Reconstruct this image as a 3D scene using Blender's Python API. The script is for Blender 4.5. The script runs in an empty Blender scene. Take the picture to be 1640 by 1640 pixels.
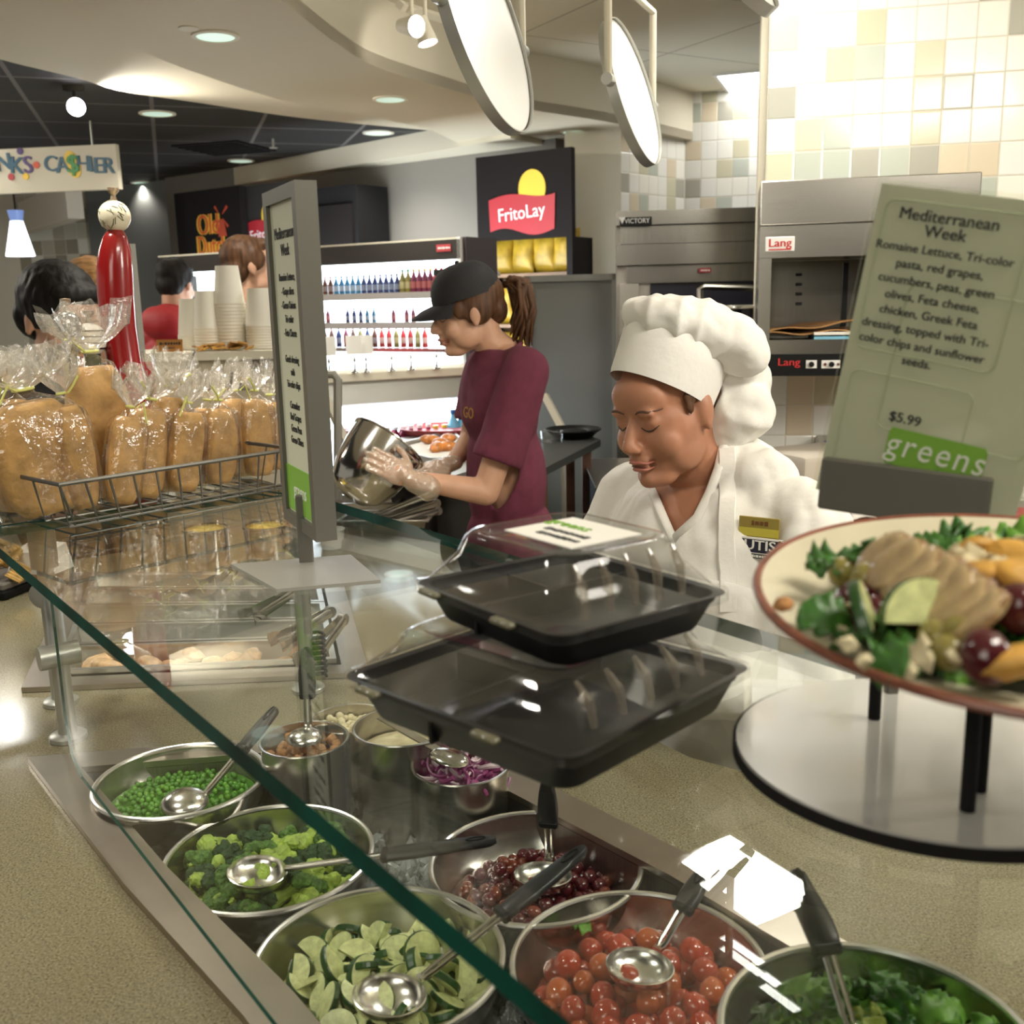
import bpy, bmesh, math, random
from mathutils import Vector, Matrix, Euler
from mathutils.bvhtree import BVHTree
random.seed(7)
sc = bpy.context.scene
COL = sc.collection
PI = math.pi

# ------------------------------------------------------------------ camera
F, CX, CY, CAMZ = 1640.0, 820.0, 820.0, 1.66
PITCH, ROLL = math.radians(11.7), math.radians(1.3)
cd = bpy.data.cameras.new('camera'); cam = bpy.data.objects.new('camera', cd); COL.objects.link(cam)
cd.sensor_width = 36.0; cd.lens = 36.0; cd.clip_start = 0.02
_f = Vector((0, math.cos(PITCH), -math.sin(PITCH))); _r = Vector((1, 0, 0)); _u = _r.cross(_f)
_c, _s = math.cos(ROLL), math.sin(ROLL)
_r2 = _r*_c - _u*_s; _u2 = _u*_c + _r*_s
cam.matrix_world = Matrix(((_r2.x, _u2.x, -_f.x, 0), (_r2.y, _u2.y, -_f.y, 0), (_r2.z, _u2.z, -_f.z, CAMZ), (0, 0, 0, 1)))
cd.dof.use_dof = True; cd.dof.focus_distance = 1.9; cd.dof.aperture_fstop = 6.6
sc.camera = cam
sc.view_settings.view_transform = 'Standard'; sc.view_settings.look = 'None'
sc.view_settings.exposure = 0.45; sc.view_settings.gamma = 1.0
sc.cycles.transparent_max_bounces = 24

# ------------------------------------------------------------------ world + large lights
w = bpy.data.worlds.new('world'); sc.world = w; w.use_nodes = True
w.node_tree.nodes['Background'].inputs[0].default_value = (1.0, 0.93, 0.80, 1)
w.node_tree.nodes['Background'].inputs[1].default_value = 0.22

def area(name, loc, target, size, power, color=(1, .94, .82), size_y=None, spread=None):
    l = bpy.data.lights.new(name, 'AREA'); l.energy = power; l.color = color
    l.shape = 'RECTANGLE'; l.size = size; l.size_y = size_y or size
    if spread: l.spread = spread
    o = bpy.data.objects.new(name, l); COL.objects.link(o); o.location = loc
    o.rotation_euler = (Vector(target)-Vector(loc)).to_track_quat('-Z', 'Y').to_euler()
    return o
def spot(name, loc, target, power, angle, color=(1, .95, .85), blend=.6, r=.04):
    l = bpy.data.lights.new(name, 'SPOT'); l.energy = power; l.color = color
    l.spot_size = math.radians(angle); l.spot_blend = blend; l.shadow_soft_size = r
    o = bpy.data.objects.new(name, l); COL.objects.link(o); o.location = loc
    o.rotation_euler = (Vector(target)-Vector(loc)).to_track_quat('-Z', 'Y').to_euler()
    return o
area('guest_side_fill', (-1.0, -1.2, 2.55), (-.4, 1.4, .8), 1.4, 20)  # wide fill light added out of view on the guest side
area('dining_light', (-3.6, 4.6, 2.66), (-3.2, 5.2, 0), 1.0, 58)
area('ceiling_fill_uplight', (2.6, 1.2, 2.25), (1.6, 2.6, 2.9), .8, 34)  # unseen uplight added to brighten the kitchen ceiling, no fixture there
area('server_side_fill', (1.2, .5, 2.86), (.5, 1.6, .6), 1.2, 40, size_y=.6)  # overhead fill added out of view for the chef and the server

# ------------------------------------------------------------------ picture point -> place
def ray(px, py):
    x = (px-CX)/F; y = -(py-CY)/F
    return (_r2*x + _u2*y + _f)
CAMP = Vector((0, 0, CAMZ))
def GP(px, py, z):
    r = ray(px, py); return CAMP + r*((z-CAMZ)/r.z)
def DP(px, py, Y):
    r = ray(px, py); return CAMP + r*(Y/r.y)
def PL(px, py, o, n):
    r = ray(px, py); n = Vector(n); return CAMP + r*((Vector(o)-CAMP).dot(n)/r.dot(n))
def V(*a): return Vector(a)

# ------------------------------------------------------------------ materials
MATS = {}
def nt(name):
    m = bpy.data.materials.new(name); m.use_nodes = True
    t = m.node_tree; b = t.nodes['Principled BSDF']
    return m, t, b
def mat(name, col, rough=.5, metal=0.0, var=0.0, scale=30, bump=0.0, bscale=None, spec=.5, emit=None, es=0, sss=0, coat=0, alpha=1, trans=0, stretch=None, ior=1.5):
    if name in MATS: return MATS[name]
    m, t, b = nt(name); N = t.nodes; L = t.links
    c = (col[0], col[1], col[2], 1)
    b.inputs['Base Color'].default_value = c; b.inputs['Roughness'].default_value = rough
    b.inputs['Metallic'].default_value = metal; b.inputs['Specular IOR Level'].default_value = spec
    b.inputs['Coat Weight'].default_value = coat; b.inputs['IOR'].default_value = ior
    b.inputs['Transmission Weight'].default_value = trans
    if sss:
        b.inputs['Subsurface Weight'].default_value = sss; b.inputs['Subsurface Radius'].default_value = (1, .4, .2); b.inputs['Subsurface Scale'].default_value = .01
    if emit: b.inputs['Emission Color'].default_value = (*emit, 1); b.inputs['Emission Strength'].default_value = es
    if var or bump:
        tc = N.new('ShaderNodeTexCoord'); src = tc.outputs['Object']
        if stretch:
            mp = N.new('ShaderNodeMapping'); mp.inputs['Scale'].default_value = stretch; L.new(src, mp.inputs[0]); src = mp.outputs[0]
        if var:
            n = N.new('ShaderNodeTexNoise'); n.inputs['Scale'].default_value = scale; n.inputs['Detail'].default_value = 5; L.new(src, n.inputs['Vector'])
            r = N.new('ShaderNodeValToRGB'); L.new(n.outputs['Fac'], r.inputs[0])
            r.color_ramp.elements[0].position = .3; r.color_ramp.elements[1].position = .7
            r.color_ramp.elements[0].color = tuple(max(0, x*(1-var)) for x in col)+(1,)
            r.color_ramp.elements[1].color = tuple(min(1, x*(1+var)) for x in col)+(1,)
            L.new(r.outputs[0], b.inputs['Base Color'])
        if bump:
            n2 = N.new('ShaderNodeTexNoise'); n2.inputs['Scale'].default_value = bscale or scale; n2.inputs['Detail'].default_value = 4; L.new(src, n2.inputs['Vector'])
            bp = N.new('ShaderNodeBump'); bp.inputs['Strength'].default_value = bump; bp.inputs['Distance'].default_value = .004
            L.new(n2.outputs['Fac'], bp.inputs['Height']); L.new(bp.outputs[0], b.inputs['Normal'])
    MATS[name] = m; return m

def stone(name='counter_stone', base=(.215, .186, .114)):
    m, t, b = nt(name); N = t.nodes; L = t.links
    tc = N.new('ShaderNodeTexCoord')
    n = N.new('ShaderNodeTexNoise'); n.inputs['Scale'].default_value = 330; n.inputs['Detail'].default_value = 3; L.new(tc.outputs['Object'], n.inputs['Vector'])
    r = N.new('ShaderNodeValToRGB'); L.new(n.outputs['Fac'], r.inputs[0]); e = r.color_ramp.elements
    e[0].position = .33; e[0].color = tuple(x*.42 for x in base)+(1,)
    e[1].position = .64; e[1].color = tuple(min(1, x*1.35) for x in base)+(1,)
    x = e.new(.45); x.color = tuple(q*.9 for q in base)+(1,)
    x = e.new(.56); x.color = base+(1,)
    L.new(r.outputs[0], b.inputs['Base Color']); b.inputs['Roughness'].default_value = .13
    return m
def tiles(name, tw, th, cols, rough=.12, grout=(.62, .58, .48), weights=None):
    m, t, b = nt(name); N = t.nodes; L = t.links
    tc = N.new('ShaderNodeTexCoord'); sp = N.new('ShaderNodeSeparateXYZ'); L.new(tc.outputs['Object'], sp.inputs[0])
    def mth(op, a, v=None):
        x = N.new('ShaderNodeMath'); x.operation = op; L.new(a, x.inputs[0])
        if v is not None:
            if hasattr(v, 'links'): L.new(v, x.inputs[1])
            else: x.inputs[1].default_value = v
        return x.outputs[0]
    ux = mth('DIVIDE', sp.outputs['X'], tw); uz = mth('DIVIDE', sp.outputs['Z'], th)
    fx = mth('FLOOR', ux); fz = mth('FLOOR', uz)
    cb = N.new('ShaderNodeCombineXYZ'); L.new(fx, cb.inputs[0]); L.new(fz, cb.inputs[1])
    wn = N.new('ShaderNodeTexWhiteNoise'); wn.noise_dimensions = '2D'; L.new(cb.outputs[0], wn.inputs['Vector'])
    rp = N.new('ShaderNodeValToRGB'); rp.color_ramp.interpolation = 'CONSTANT'; L.new(wn.outputs['Value'], rp.inputs[0])
    k = len(cols); e = rp.color_ramp.elements
    e[0].position = 0; e[0].color = (*cols[0], 1); e[1].position = 1/k; e[1].color = (*cols[1], 1)
    for i in range(2, k):
        x = e.new(i/k); x.color = (*cols[i], 1)
    gx = mth('MINIMUM', mth('FRACT', ux), mth('SUBTRACT', mth('MULTIPLY', mth('FRACT', ux), -1), -1))
    gz = mth('MINIMUM', mth('FRACT', uz), mth('SUBTRACT', mth('MULTIPLY', mth('FRACT', uz), -1), -1))
    g = mth('MINIMUM', gx, gz)
    lt = mth('LESS_THAN', g, .018)
    mx = N.new('ShaderNodeMix'); mx.data_type = 'RGBA'; L.new(lt, mx.inputs[0]); L.new(rp.outputs[0], mx.inputs[6]); mx.inputs[7].default_value = (*grout, 1)
    L.new(mx.outputs[2], b.inputs['Base Color']); b.inputs['Roughness'].default_value = rough
    sm = N.new('ShaderNodeMapRange'); sm.inputs[1].default_value = 0; sm.inputs[2].default_value = .05; L.new(g, sm.inputs[0])
    bp = N.new('ShaderNodeBump'); bp.inputs['Strength'].default_value = .6; bp.inputs['Distance'].default_value = .003
    L.new(sm.outputs[0], bp.inputs['Height']); L.new(bp.outputs[0], b.inputs['Normal'])
    return m
def gridmat(name, col, line, step, width, rough=.8, rot=0.0):
    m, t, b = nt(name); N = t.nodes; L = t.links
    tc = N.new('ShaderNodeTexCoord'); mp = N.new('ShaderNodeMapping'); mp.inputs['Rotation'].default_value = (0, 0, rot); L.new(tc.outputs['Object'], mp.inputs[0])
    sp = N.new('ShaderNodeSeparateXYZ'); L.new(mp.outputs[0], sp.inputs[0])
    outs = []
    for ax in 'XY':
        a = N.new('ShaderNodeMath'); a.operation = 'DIVIDE'; L.new(sp.outputs[ax], a.inputs[0]); a.inputs[1].default_value = step
        f = N.new('ShaderNodeMath'); f.operation = 'FRACT'; L.new(a.outputs[0], f.inputs[0])
        l = N.new('ShaderNodeMath'); l.operation = 'LESS_THAN'; L.new(f.outputs[0], l.inputs[0]); l.inputs[1].default_value = width/step
        outs.append(l.outputs[0])
    mxm = N.new('ShaderNodeMath'); mxm.operation = 'MAXIMUM'; L.new(outs[0], mxm.inputs[0]); L.new(outs[1], mxm.inputs[1])
    mx = N.new('ShaderNodeMix'); mx.data_type = 'RGBA'; L.new(mxm.outputs[0], mx.inputs[0]); mx.inputs[6].default_value = (*col, 1); mx.inputs[7].default_value = (*line, 1)
    L.new(mx.outputs[2], b.inputs['Base Color']); b.inputs['Roughness'].default_value = rough
    return m
def clear(name, tint=(1, 1, 1), base=.04, rough=0.0, bump=0, bscale=60, gcol=(1, 1, 1), power=5.0, milk=0.0, milkcol=(.9, .9, .88)):
    m = bpy.data.materials.new(name); m.use_nodes = True; t = m.node_tree; N = t.nodes; L = t.links
    for n in list(N): N.remove(n)
    out = N.new('ShaderNodeOutputMaterial'); tr = N.new('ShaderNodeBsdfTransparent'); tr.inputs[0].default_value = (*tint, 1)
    gl = N.new('ShaderNodeBsdfGlossy'); gl.inputs['Roughness'].default_value = rough; gl.inputs[0].default_value = (*gcol, 1)
    lw = N.new('ShaderNodeLayerWeight'); lw.inputs[0].default_value = .5
    pw = N.new('ShaderNodeMath'); pw.operation = 'POWER'; L.new(lw.outputs['Facing'], pw.inputs[0]); pw.inputs[1].default_value = power
    mr = N.new('ShaderNodeMapRange'); mr.inputs[3].default_value = base; mr.inputs[4].default_value = 1.0; L.new(pw.outputs[0], mr.inputs[0])
    mx = N.new('ShaderNodeMixShader'); L.new(mr.outputs[0], mx.inputs[0]); 
    src = tr.outputs[0]
    if milk:
        df = N.new('ShaderNodeBsdfDiffuse'); df.inputs[0].default_value = (*milkcol, 1)
        m2 = N.new('ShaderNodeMixShader'); m2.inputs[0].default_value = milk; L.new(tr.outputs[0], m2.inputs[1]); L.new(df.outputs[0], m2.inputs[2]); src = m2.outputs[0]
    L.new(src, mx.inputs[1]); L.new(gl.outputs[0], mx.inputs[2]); L.new(mx.outputs[0], out.inputs[0])
    if bump:
        tc = N.new('ShaderNodeTexCoord'); n2 = N.new('ShaderNodeTexNoise'); n2.inputs['Scale'].default_value = bscale; n2.inputs['Detail'].default_value = 3; L.new(tc.outputs['Object'], n2.inputs['Vector'])
        bp = N.new('ShaderNodeBump'); bp.inputs['Strength'].default_value = bump; bp.inputs['Distance'].default_value = .01; L.new(n2.outputs['Fac'], bp.inputs['Height'])
        L.new(bp.outputs[0], gl.inputs['Normal']); L.new(bp.outputs[0], lw.inputs['Normal'])
    return m

STEEL = mat('brushed_steel', (.47, .445, .395), .27, 1.0, var=.10, scale=6, stretch=(1, 1, 60))
STEEL2 = mat('polished_steel', (.66, .64, .60), .14, 1.0)
STEELD = mat('dull_steel', (.40, .37, .33), .34, 1.0, var=.12, scale=8, stretch=(60, 1, 1))
ALU = mat('satin_aluminium', (.48, .48, .44), .38, .75)
GREYP = mat('grey_painted_metal', (.15, .145, .12), .45, .35)
GREYL = mat('light_grey_metal', (.36, .35, .31), .42, .4)
BLACKP = mat('black_plastic', (.006, .006, .006), .42, spec=.25)
BLACKH = mat('black_handle', (.018, .018, .019), .35)
BLACKM = mat('matte_black', (.012, .011, .011), .8, spec=.15)
CREAM = mat('cream_paint', (.60, .535, .40), .75)
CREAM2 = mat('pale_cream_paint', (.68, .63, .50), .7)
WHITEP = mat('white_plastic', (.80, .79, .74), .4)
PAPERW = mat('white_paper', (.82, .80, .74), .7)
STONE = stone()
SKIN = mat('skin', (.41, .185, .105), .5, var=.08, scale=14, sss=.12)
SKINP = mat('pale_skin', (.60, .34, .22), .5, var=.06, scale=16, sss=.12)
WHITEC = mat('white_cotton', (.82, .80, .75), .85, bump=.35, bscale=45)
GLASS = clear('clear_glass', (.965, .988, .975), .042)
GLASSE = mat('glass_edge', (.0, .042, .030), .5, var=.7, scale=7, spec=.08)
PLASTIC = clear('clear_plastic', (.95, .95, .94), .028, .06, milk=.008)
FILM = clear('bag_film', (.97, .96, .94), .07, .12, bump=.6, bscale=38, power=3.2)

# ------------------------------------------------------------------ mesh builder
class MB:
    def __init__(s): s.bm = bmesh.new()
    def _tf(s, vs, M):
        if M is not None:
            for v in vs: v.co = M @ v.co
    def face(s, pts, mi=0):
        f = s.bm.faces.new([s.bm.verts.new(Vector(p)) for p in pts]); f.material_index = mi; return s
    def box(s, c, size, rot=None, bevel=0, seg=1, M=None):
        d = bmesh.ops.create_cube(s.bm, size=1.0); vs = d['verts']
        for v in vs: v.co = Vector((v.co.x*size[0], v.co.y*size[1], v.co.z*size[2]))
        if bevel:
            es = list({e for v in vs for e in v.link_edges})
            r = bmesh.ops.bevel(s.bm, geom=es, offset=bevel, segments=seg, affect='EDGES', profile=.5)
            vs = list({v for f in r['faces'] for v in f.verts} | {v for v in vs if v.is_valid})
        R = Euler(rot).to_matrix() if rot else None
        for v in vs:
            if R: v.co = R @ v.co
            v.co = v.co + Vector(c)
        s._tf(vs, M); return s
    def tube(s, pts, r, seg=8, closed=False, M=None, cap=True, flat=1.0):
        pts = [Vector(p) for p in pts]; n = len(pts)
        rs = r if isinstance(r, (list, tuple)) else [r]*n
        rings = []; up = None
        for i, p in enumerate(pts):
            a = pts[(i-1) % n] if (i > 0 or closed) else p; b = pts[(i+1) % n] if (i < n-1 or closed) else p
            t = (b-a)
            if t.length < 1e-9: t = Vector((0, 0, 1))
            t.normalize()
            if up is None:
                up = Vector((0, 0, 1)) if abs(t.z) < .9 else Vector((1, 0, 0))
            x = t.cross(up)
            if x.length < 1e-5: x = t.cross(Vector((.3, 1, .2)))
            x.normalize(); y = x.cross(t).normalized(); up = y
            rings.append([s.bm.verts.new(p + (x*math.cos(k*2*PI/seg)*rs[i] + y*math.sin(k*2*PI/seg)*rs[i]*flat)) for k in range(seg)])
        m = n if closed else n-1
        for i in range(m):
            A, B = rings[i], rings[(i+1) % n]
            for k in range(seg): s.bm.faces.new((A[k], A[(k+1) % seg], B[(k+1) % seg], B[k]))
        if cap and not closed:
            s.bm.faces.new(rings[0][::-1]); s.bm.faces.new(rings[-1])
        s._tf([v for q in rings for v in q], M); return s
    def cyl(s, p0, p1, r0, r1=None, seg=20, M=None): return s.tube([p0, p1], [r0, r0 if r1 is None else r1], seg, M=M)
    def lathe(s, prof, seg=32, M=None, caps=True, sx=1, sy=1, fn=None):
        rings = []
        for (r, z) in prof:
            rings.append([s.bm.verts.new(Vector((r*sx*math.cos(k*2*PI/seg), r*sy*math.sin(k*2*PI/seg), z))) for k in range(seg)])
        for i in range(len(prof)-1):
            A, B = rings[i], rings[i+1]
            for k in range(seg): s.bm.faces.new((A[k], A[(k+1) % seg], B[(k+1) % seg], B[k]))
        if caps:
            if prof[0][0] > 1e-4: s.bm.faces.new(rings[0][::-1])
            if prof[-1][0] > 1e-4: s.bm.faces.new(rings[-1])
        vs = [v for q in rings for v in q]
        if fn:
            for v in vs: v.co = fn(v.co)
        s._tf(vs, M); return s
    def ball(s, c, r, seg=16, M=None, rot=None):
        if not isinstance(r, (tuple, list)): r = (r, r, r)
        R = Euler(rot).to_matrix() if rot else None; c = Vector(c); nv = max(6, seg//2); bm = s.bm
        def mk(a, b):
            p = Vector((r[0]*math.sin(b)*math.cos(a), r[1]*math.sin(b)*math.sin(a), r[2]*math.cos(b)))
            if R: p = R @ p
            p += c
            return bm.verts.new(M @ p if M is not None else p)
        T_, B_ = mk(0, 0), mk(0, PI); g = [[mk(2*PI*k/seg, PI*j/nv) for k in range(seg)] for j in range(1, nv)]
        for k in range(seg):
            q = (k+1) % seg; bm.faces.new((T_, g[0][k], g[0][q])); bm.faces.new((B_, g[-1][q], g[-1][k]))
            for j in range(nv-2): bm.faces.new((g[j][k], g[j+1][k], g[j+1][q], g[j][q]))
        return s
    def prism(s, poly, z0, z1, M=None, holes=(), mi_side=0):
        """poly of xy points extruded z0..z1, with optional holes"""
        loops = [list(poly)]+[list(h) for h in holes]
        for z, flip in ((z1, False), (z0, True)):
            es = []; allv = []
            for lp in loops:
                vs = [s.bm.verts.new(Vector((p[0], p[1], z))) for p in lp]; allv += vs
                es += [s.bm.edges.new((vs[i], vs[(i+1) % len(vs)])) for i in range(len(vs))]
            r = bmesh.ops.triangle_fill(s.bm, edges=es, use_beauty=True)
            fs = [g for g in r['geom'] if isinstance(g, bmesh.types.BMFace)]
            for f in fs:
                f.normal_update()
                if (f.normal.z < 0) != flip: f.normal_flip()
            s._tf(allv, M)
        for lp in loops:
            a = [s.bm.verts.new(Vector((p[0], p[1], z0))) for p in lp]; b = [s.bm.verts.new(Vector((p[0], p[1], z1))) for p in lp]
            for i in range(len(lp)):
                j = (i+1) % len(lp); f = s.bm.faces.new((a[i], a[j], b[j], b[i])); f.material_index = mi_side
            s._tf(a+b, M)
        return s
    def loft(s, rings, closed=True, cap=True, M=None):
        R = [[s.bm.verts.new(Vector(p)) for p in q] for q in rings]
        for i in range(len(R)-1):
            n = len(R[i]); m = n if closed else n-1
            for k in range(m): s.bm.faces.new((R[i][k], R[i][(k+1) % n], R[i+1][(k+1) % n], R[i+1][k]))
        if cap and closed: s.bm.faces.new(R[0][::-1]); s.bm.faces.new(R[-1])
        s._tf([v for q in R for v in q], M); return s
    def sheet(s, fn, nu, nv, thick=0, M=None):
        g = [[s.bm.verts.new(Vector(fn(i/nu, j/nv))) for j in range(nv+1)] for i in range(nu+1)]
        for i in range(nu):
            for j in range(nv): s.bm.faces.new((g[i][j], g[i+1][j], g[i+1][j+1], g[i][j+1]))
        s._tf([v for q in g for v in q], M); return s
    def build(s, name, m, parent=None, smooth=35, solid=0, subsurf=0, recalc=True):
        if recalc: bmesh.ops.recalc_face_normals(s.bm, faces=s.bm.faces[:])
        me = bpy.data.meshes.new(name); s.bm.to_mesh(me); s.bm.free()
        for x in (m if isinstance(m, (list, tuple)) else [m]): me.materials.append(x)
        if smooth:
            me.shade_smooth()
            if smooth < 180: me.set_sharp_from_angle(angle=math.radians(smooth))
        o = bpy.data.objects.new(name, me); COL.objects.link(o)
        if solid:
            md = o.modifiers.new('solid', 'SOLIDIFY'); md.thickness = solid; md.offset = 0
        if subsurf:
            md = o.modifiers.new('sub', 'SUBSURF'); md.levels = subsurf; md.render_levels = subsurf
        if parent: o.parent = parent
        return o
def evald(o, rm=True):
    dg = bpy.context.evaluated_depsgraph_get(); me = bpy.data.meshes.new_from_object(o.evaluated_get(dg), depsgraph=dg)
    if rm: bpy.data.objects.remove(o)
    return me
def blob(mb, voxel=.005, smooth=6, fac=.5):
    """one continuous skin over overlapping shapes"""
    o = mb.build('tmp', [], smooth=0)
    r = o.modifiers.new('r', 'REMESH'); r.mode = 'VOXEL'; r.voxel_size = voxel
    q = o.modifiers.new('s', 'SMOOTH'); q.iterations = smooth; q.factor = fac
    me = evald(o); me.shade_smooth(); return me
def meshobj(name, me, m, parent=None):
    me.materials.clear()
    for x in (m if isinstance(m, (list, tuple)) else [m]): me.materials.append(x)
    o = bpy.data.objects.new(name, me); COL.objects.link(o)
    if parent: o.parent = parent
    return o

def tag(o, label, cat, group=None, kind=None):
    o['label'] = label; o['category'] = cat
    if group: o['group'] = group
    if kind: o['kind'] = kind
    return o
def thing(name, label, cat, loc=(0, 0, 0), rz=0, group=None, rot=None):
    o = bpy.data.objects.new(name, None); COL.objects.link(o); o.empty_display_size = .05
    o.location = loc; o.rotation_euler = rot if rot else (0, 0, rz)
    return tag(o, label, cat, group)
def struct(name, mb, m, **k):
    o = mb.build(name, m, **k); o['kind'] = 'structure'; return o
def dup(o, loc=None, rot=None, label=None, parent=None, scale=None):
    c = o.copy(); COL.objects.link(c)
    if parent: c.parent = parent
    if loc is not None: c.location = loc
    if rot is not None: c.rotation_euler = rot
    if scale is not None: c.scale = (scale,)*3 if not hasattr(scale, '__len__') else scale
    if label: c['label'] = label
    for ch in list(o.children): dup(ch, parent=c)
    return c
def text(name, s, size, m, parent, loc=(0, 0, 0), rot=(PI/2, 0, 0), bold=0.0, shear=0, ext=.0006, sx=1.0, align='CENTER', space=1.0, line=1.0):
    cu = bpy.data.curves.new(name, 'FONT'); cu.body = s; cu.size = size; cu.align_x = align; cu.align_y = 'CENTER'
    cu.shear = shear; cu.extrude = ext; cu.space_character = space; cu.space_line = line; cu.resolution_u = 3
    t = bpy.data.objects.new('t', cu); COL.objects.link(t); me = evald(t); bpy.data.curves.remove(cu)
    for v in me.vertices: v.co.x *= sx
    if bold > 0:
        bm = bmesh.new(); bm.from_mesh(me); k = bold*size*1.1
        for dx, dz in ((-k, 1.0), (k, 1.04), (0, 1.08)):
            if dx == 0: continue
            g = bmesh.ops.duplicate(bm, geom=bm.verts[:len(me.vertices)]+bm.edges[:len(me.edges)]+bm.faces[:len(me.polygons)]) if dx > 0 else {'geom': [v for v in bm.verts]}
            for v in g['geom']:
                if isinstance(v, bmesh.types.BMVert): v.co.x += dx*(2 if dx > 0 else 1); v.co.z *= dz
            bm.verts.ensure_lookup_table(); bm.edges.ensure_lookup_table(); bm.faces.ensure_lookup_table()
        bm.to_mesh(me); bm.free()
    o = meshobj(name, me, m, parent); o.location = loc; o.rotation_euler = rot; return o
UX, NX = Vector((.6, -.8, 0)), Vector((.8, .6, 0))
UANG = math.atan2(-.8, .6)
def dashes(parent, m, y, rows, rot=(PI/2, 0, 0)):
    """print too small to read: rows of short strokes (x0, x1, z, height)"""
    mb = MB(); rd = random.Random(len(rows))
    for x0, x1, z, h in rows:
        x = x0
        while x < x1:
            w_ = h*rd.uniform(.5, 1.3); mb.box((x+w_/2, y, z), (w_*.7, .0006, h*rd.uniform(.6, 1))); x += w_
    return mb.build('fine_print', m, parent, smooth=0)
def ns(n, s, z=0): return NX*n + UX*s + Vector((0, 0, z))
# ================================================================== the room
FLOORM = mat('floor_vinyl', (.30, .27, .21), .35, var=.1, scale=8)
struct('floor', MB().box((0, 4, -.05), (16, 18, .1)), FLOORM, smooth=0)
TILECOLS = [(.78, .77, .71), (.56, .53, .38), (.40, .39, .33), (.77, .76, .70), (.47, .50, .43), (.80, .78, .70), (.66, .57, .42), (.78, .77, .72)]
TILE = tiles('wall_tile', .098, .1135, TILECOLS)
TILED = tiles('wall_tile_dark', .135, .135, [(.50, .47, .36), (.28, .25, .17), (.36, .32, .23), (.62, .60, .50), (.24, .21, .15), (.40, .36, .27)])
def wall(name, a, b, z0, z1, m, thick=.12):
    """vertical slab from plan point a to b, front face on the line, facing the camera"""
    a = Vector((a[0], a[1], 0)); b = Vector((b[0], b[1], 0)); d = b-a; L = d.length
    mb = MB().box((L/2, thick/2, (z0+z1)/2), (L, thick, z1-z0))
    o = struct(name, mb, m, smooth=0); o.location = a; o.rotation_euler = (0, 0, math.atan2(d.y, d.x)); return o
ZK, ZA, ZC, ZD = 2.9, 2.62, 2.72, 2.59
# tiled wall behind the ovens on the right
WR0 = Vector((.945, 3.87)); wd = Vector((math.cos(math.radians(-12)), math.sin(math.radians(-12))))
wall('wall_right', WR0, WR0+wd*3.2, 0, ZK, TILE)
# its end running away into the back kitchen
wall('wall_right_end', WR0+Vector((0, .12)), WR0+Vector((.14, .121)), 0, ZK, CREAM2, .02)
CRN = Vector(DP(1097, 300, 6.8)[:2])
cdir = Vector((math.cos(math.radians(-14)), math.sin(math.radians(-14))))
wall('wall_back', CRN, CRN+cdir*2.6, 0, ZK, TILE)
ldir = Vector((-math.cos(math.radians(47)), -math.sin(math.radians(47))))
cl = PL(992, 300, (CRN.x, CRN.y, 0), (-math.sin(math.radians(47)), math.cos(math.radians(47)), 0))
wall('wall_corner', (cl.x, cl.y), CRN, 0, ZA, TILE)
# cream wall beside the snack rack
cr0 = DP(908, 300, 6.28)
wall('wall_cream', (cr0.x, cr0.y), (cl.x+.01, cl.y), 0, ZA, CREAM2)
# grey back wall behind cooler and racks
B2 = Vector((.8, -.6, 0)); BN = Vector((-.6, -.8, 0))
WBO = DP(763, 300, 6.95)
GREYW = mat('grey_wall_paint', (.185, .165, .135), .75)
wl = PL(282, 330, WBO, BN)
wall('wall_back_grey', (wl.x-.1, wl.y+.075), (WBO.x+.5, WBO.y-.375), 0, ZC, GREYW)
GREYW2 = mat('blue_grey_paint', (.17, .175, .165), .7)
g0 = DP(138, 330, 9.6); g1 = DP(284, 330, 9.0)
wall('wall_left_grey', (g0.x, g0.y), (g1.x, g1.y), 0, ZC, GREYW2)
t0 = DP(22, 330, 9.9); t1 = DP(139, 330, 9.65)
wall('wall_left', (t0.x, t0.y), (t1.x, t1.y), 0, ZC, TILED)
d0 = DP(-260, 330, 10.4); d1 = DP(23, 330, 9.9)
wall('wall_left_cream', (d0.x, d0.y), (d1.x, d1.y), 0, ZC, CREAM2)
wall('wall_front', (5, -3.2), (-7, -3.2), 0, ZK, mat('brown_wall', (.10, .08, .06), .8))
# ceilings
KMAT = gridmat('kitchen_ceiling_tile', (.74, .69, .55), (.45, .41, .31), .9, .012, rot=math.radians(-30))
CMAT = gridmat('dark_ceiling_tile', (.020, .019, .017), (.13, .12, .11), .61, .022, rot=math.radians(-18))
struct('ceiling', MB().box((.6, 3.2, ZK+.03), (7.2, 13, .06)), KMAT, smooth=0)
def pxy(l, z): return [tuple(GP(a, b, z)[:2]) for a, b in l]
Ain = pxy([(450, 0), (540, 70), (604, 107), (719, 143), (822, 171), (988, 198), (1155, 235)], ZA)
Aout = pxy([(72, 0), (120, 28), (200, 70), (310, 115), (450, 160), (550, 178), (620, 192), (690, 208)], ZA)
Bout = pxy([(0, 95), (60, 110), (130, 127), (200, 147), (320, 165), (460, 186), (560, 197), (690, 209)], ZC-.05)
def catmull(p, k=6):
    q = [p[0]]+list(p)+[p[-1]]; out = []
    for i in range(1, len(q)-2):
        for j in range(k):
            t = j/k; a, b, c, d = (Vector(x) for x in q[i-1:i+3])
            out.append(tuple(.5*((2*b)+(-a+c)*t+(2*a-5*b+4*c-d)*t*t+(-a+3*b-3*c+d)*t**3)))
    return out+[tuple(p[-1])]
inner = catmull([(-.9, -3.0), (-.95, 1.0), (-.85, 2.6)]+Ain)
outer = catmull([(-1.7, -3.0), (-1.62, 1.0), (-1.5, 2.6)]+Aout)
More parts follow.
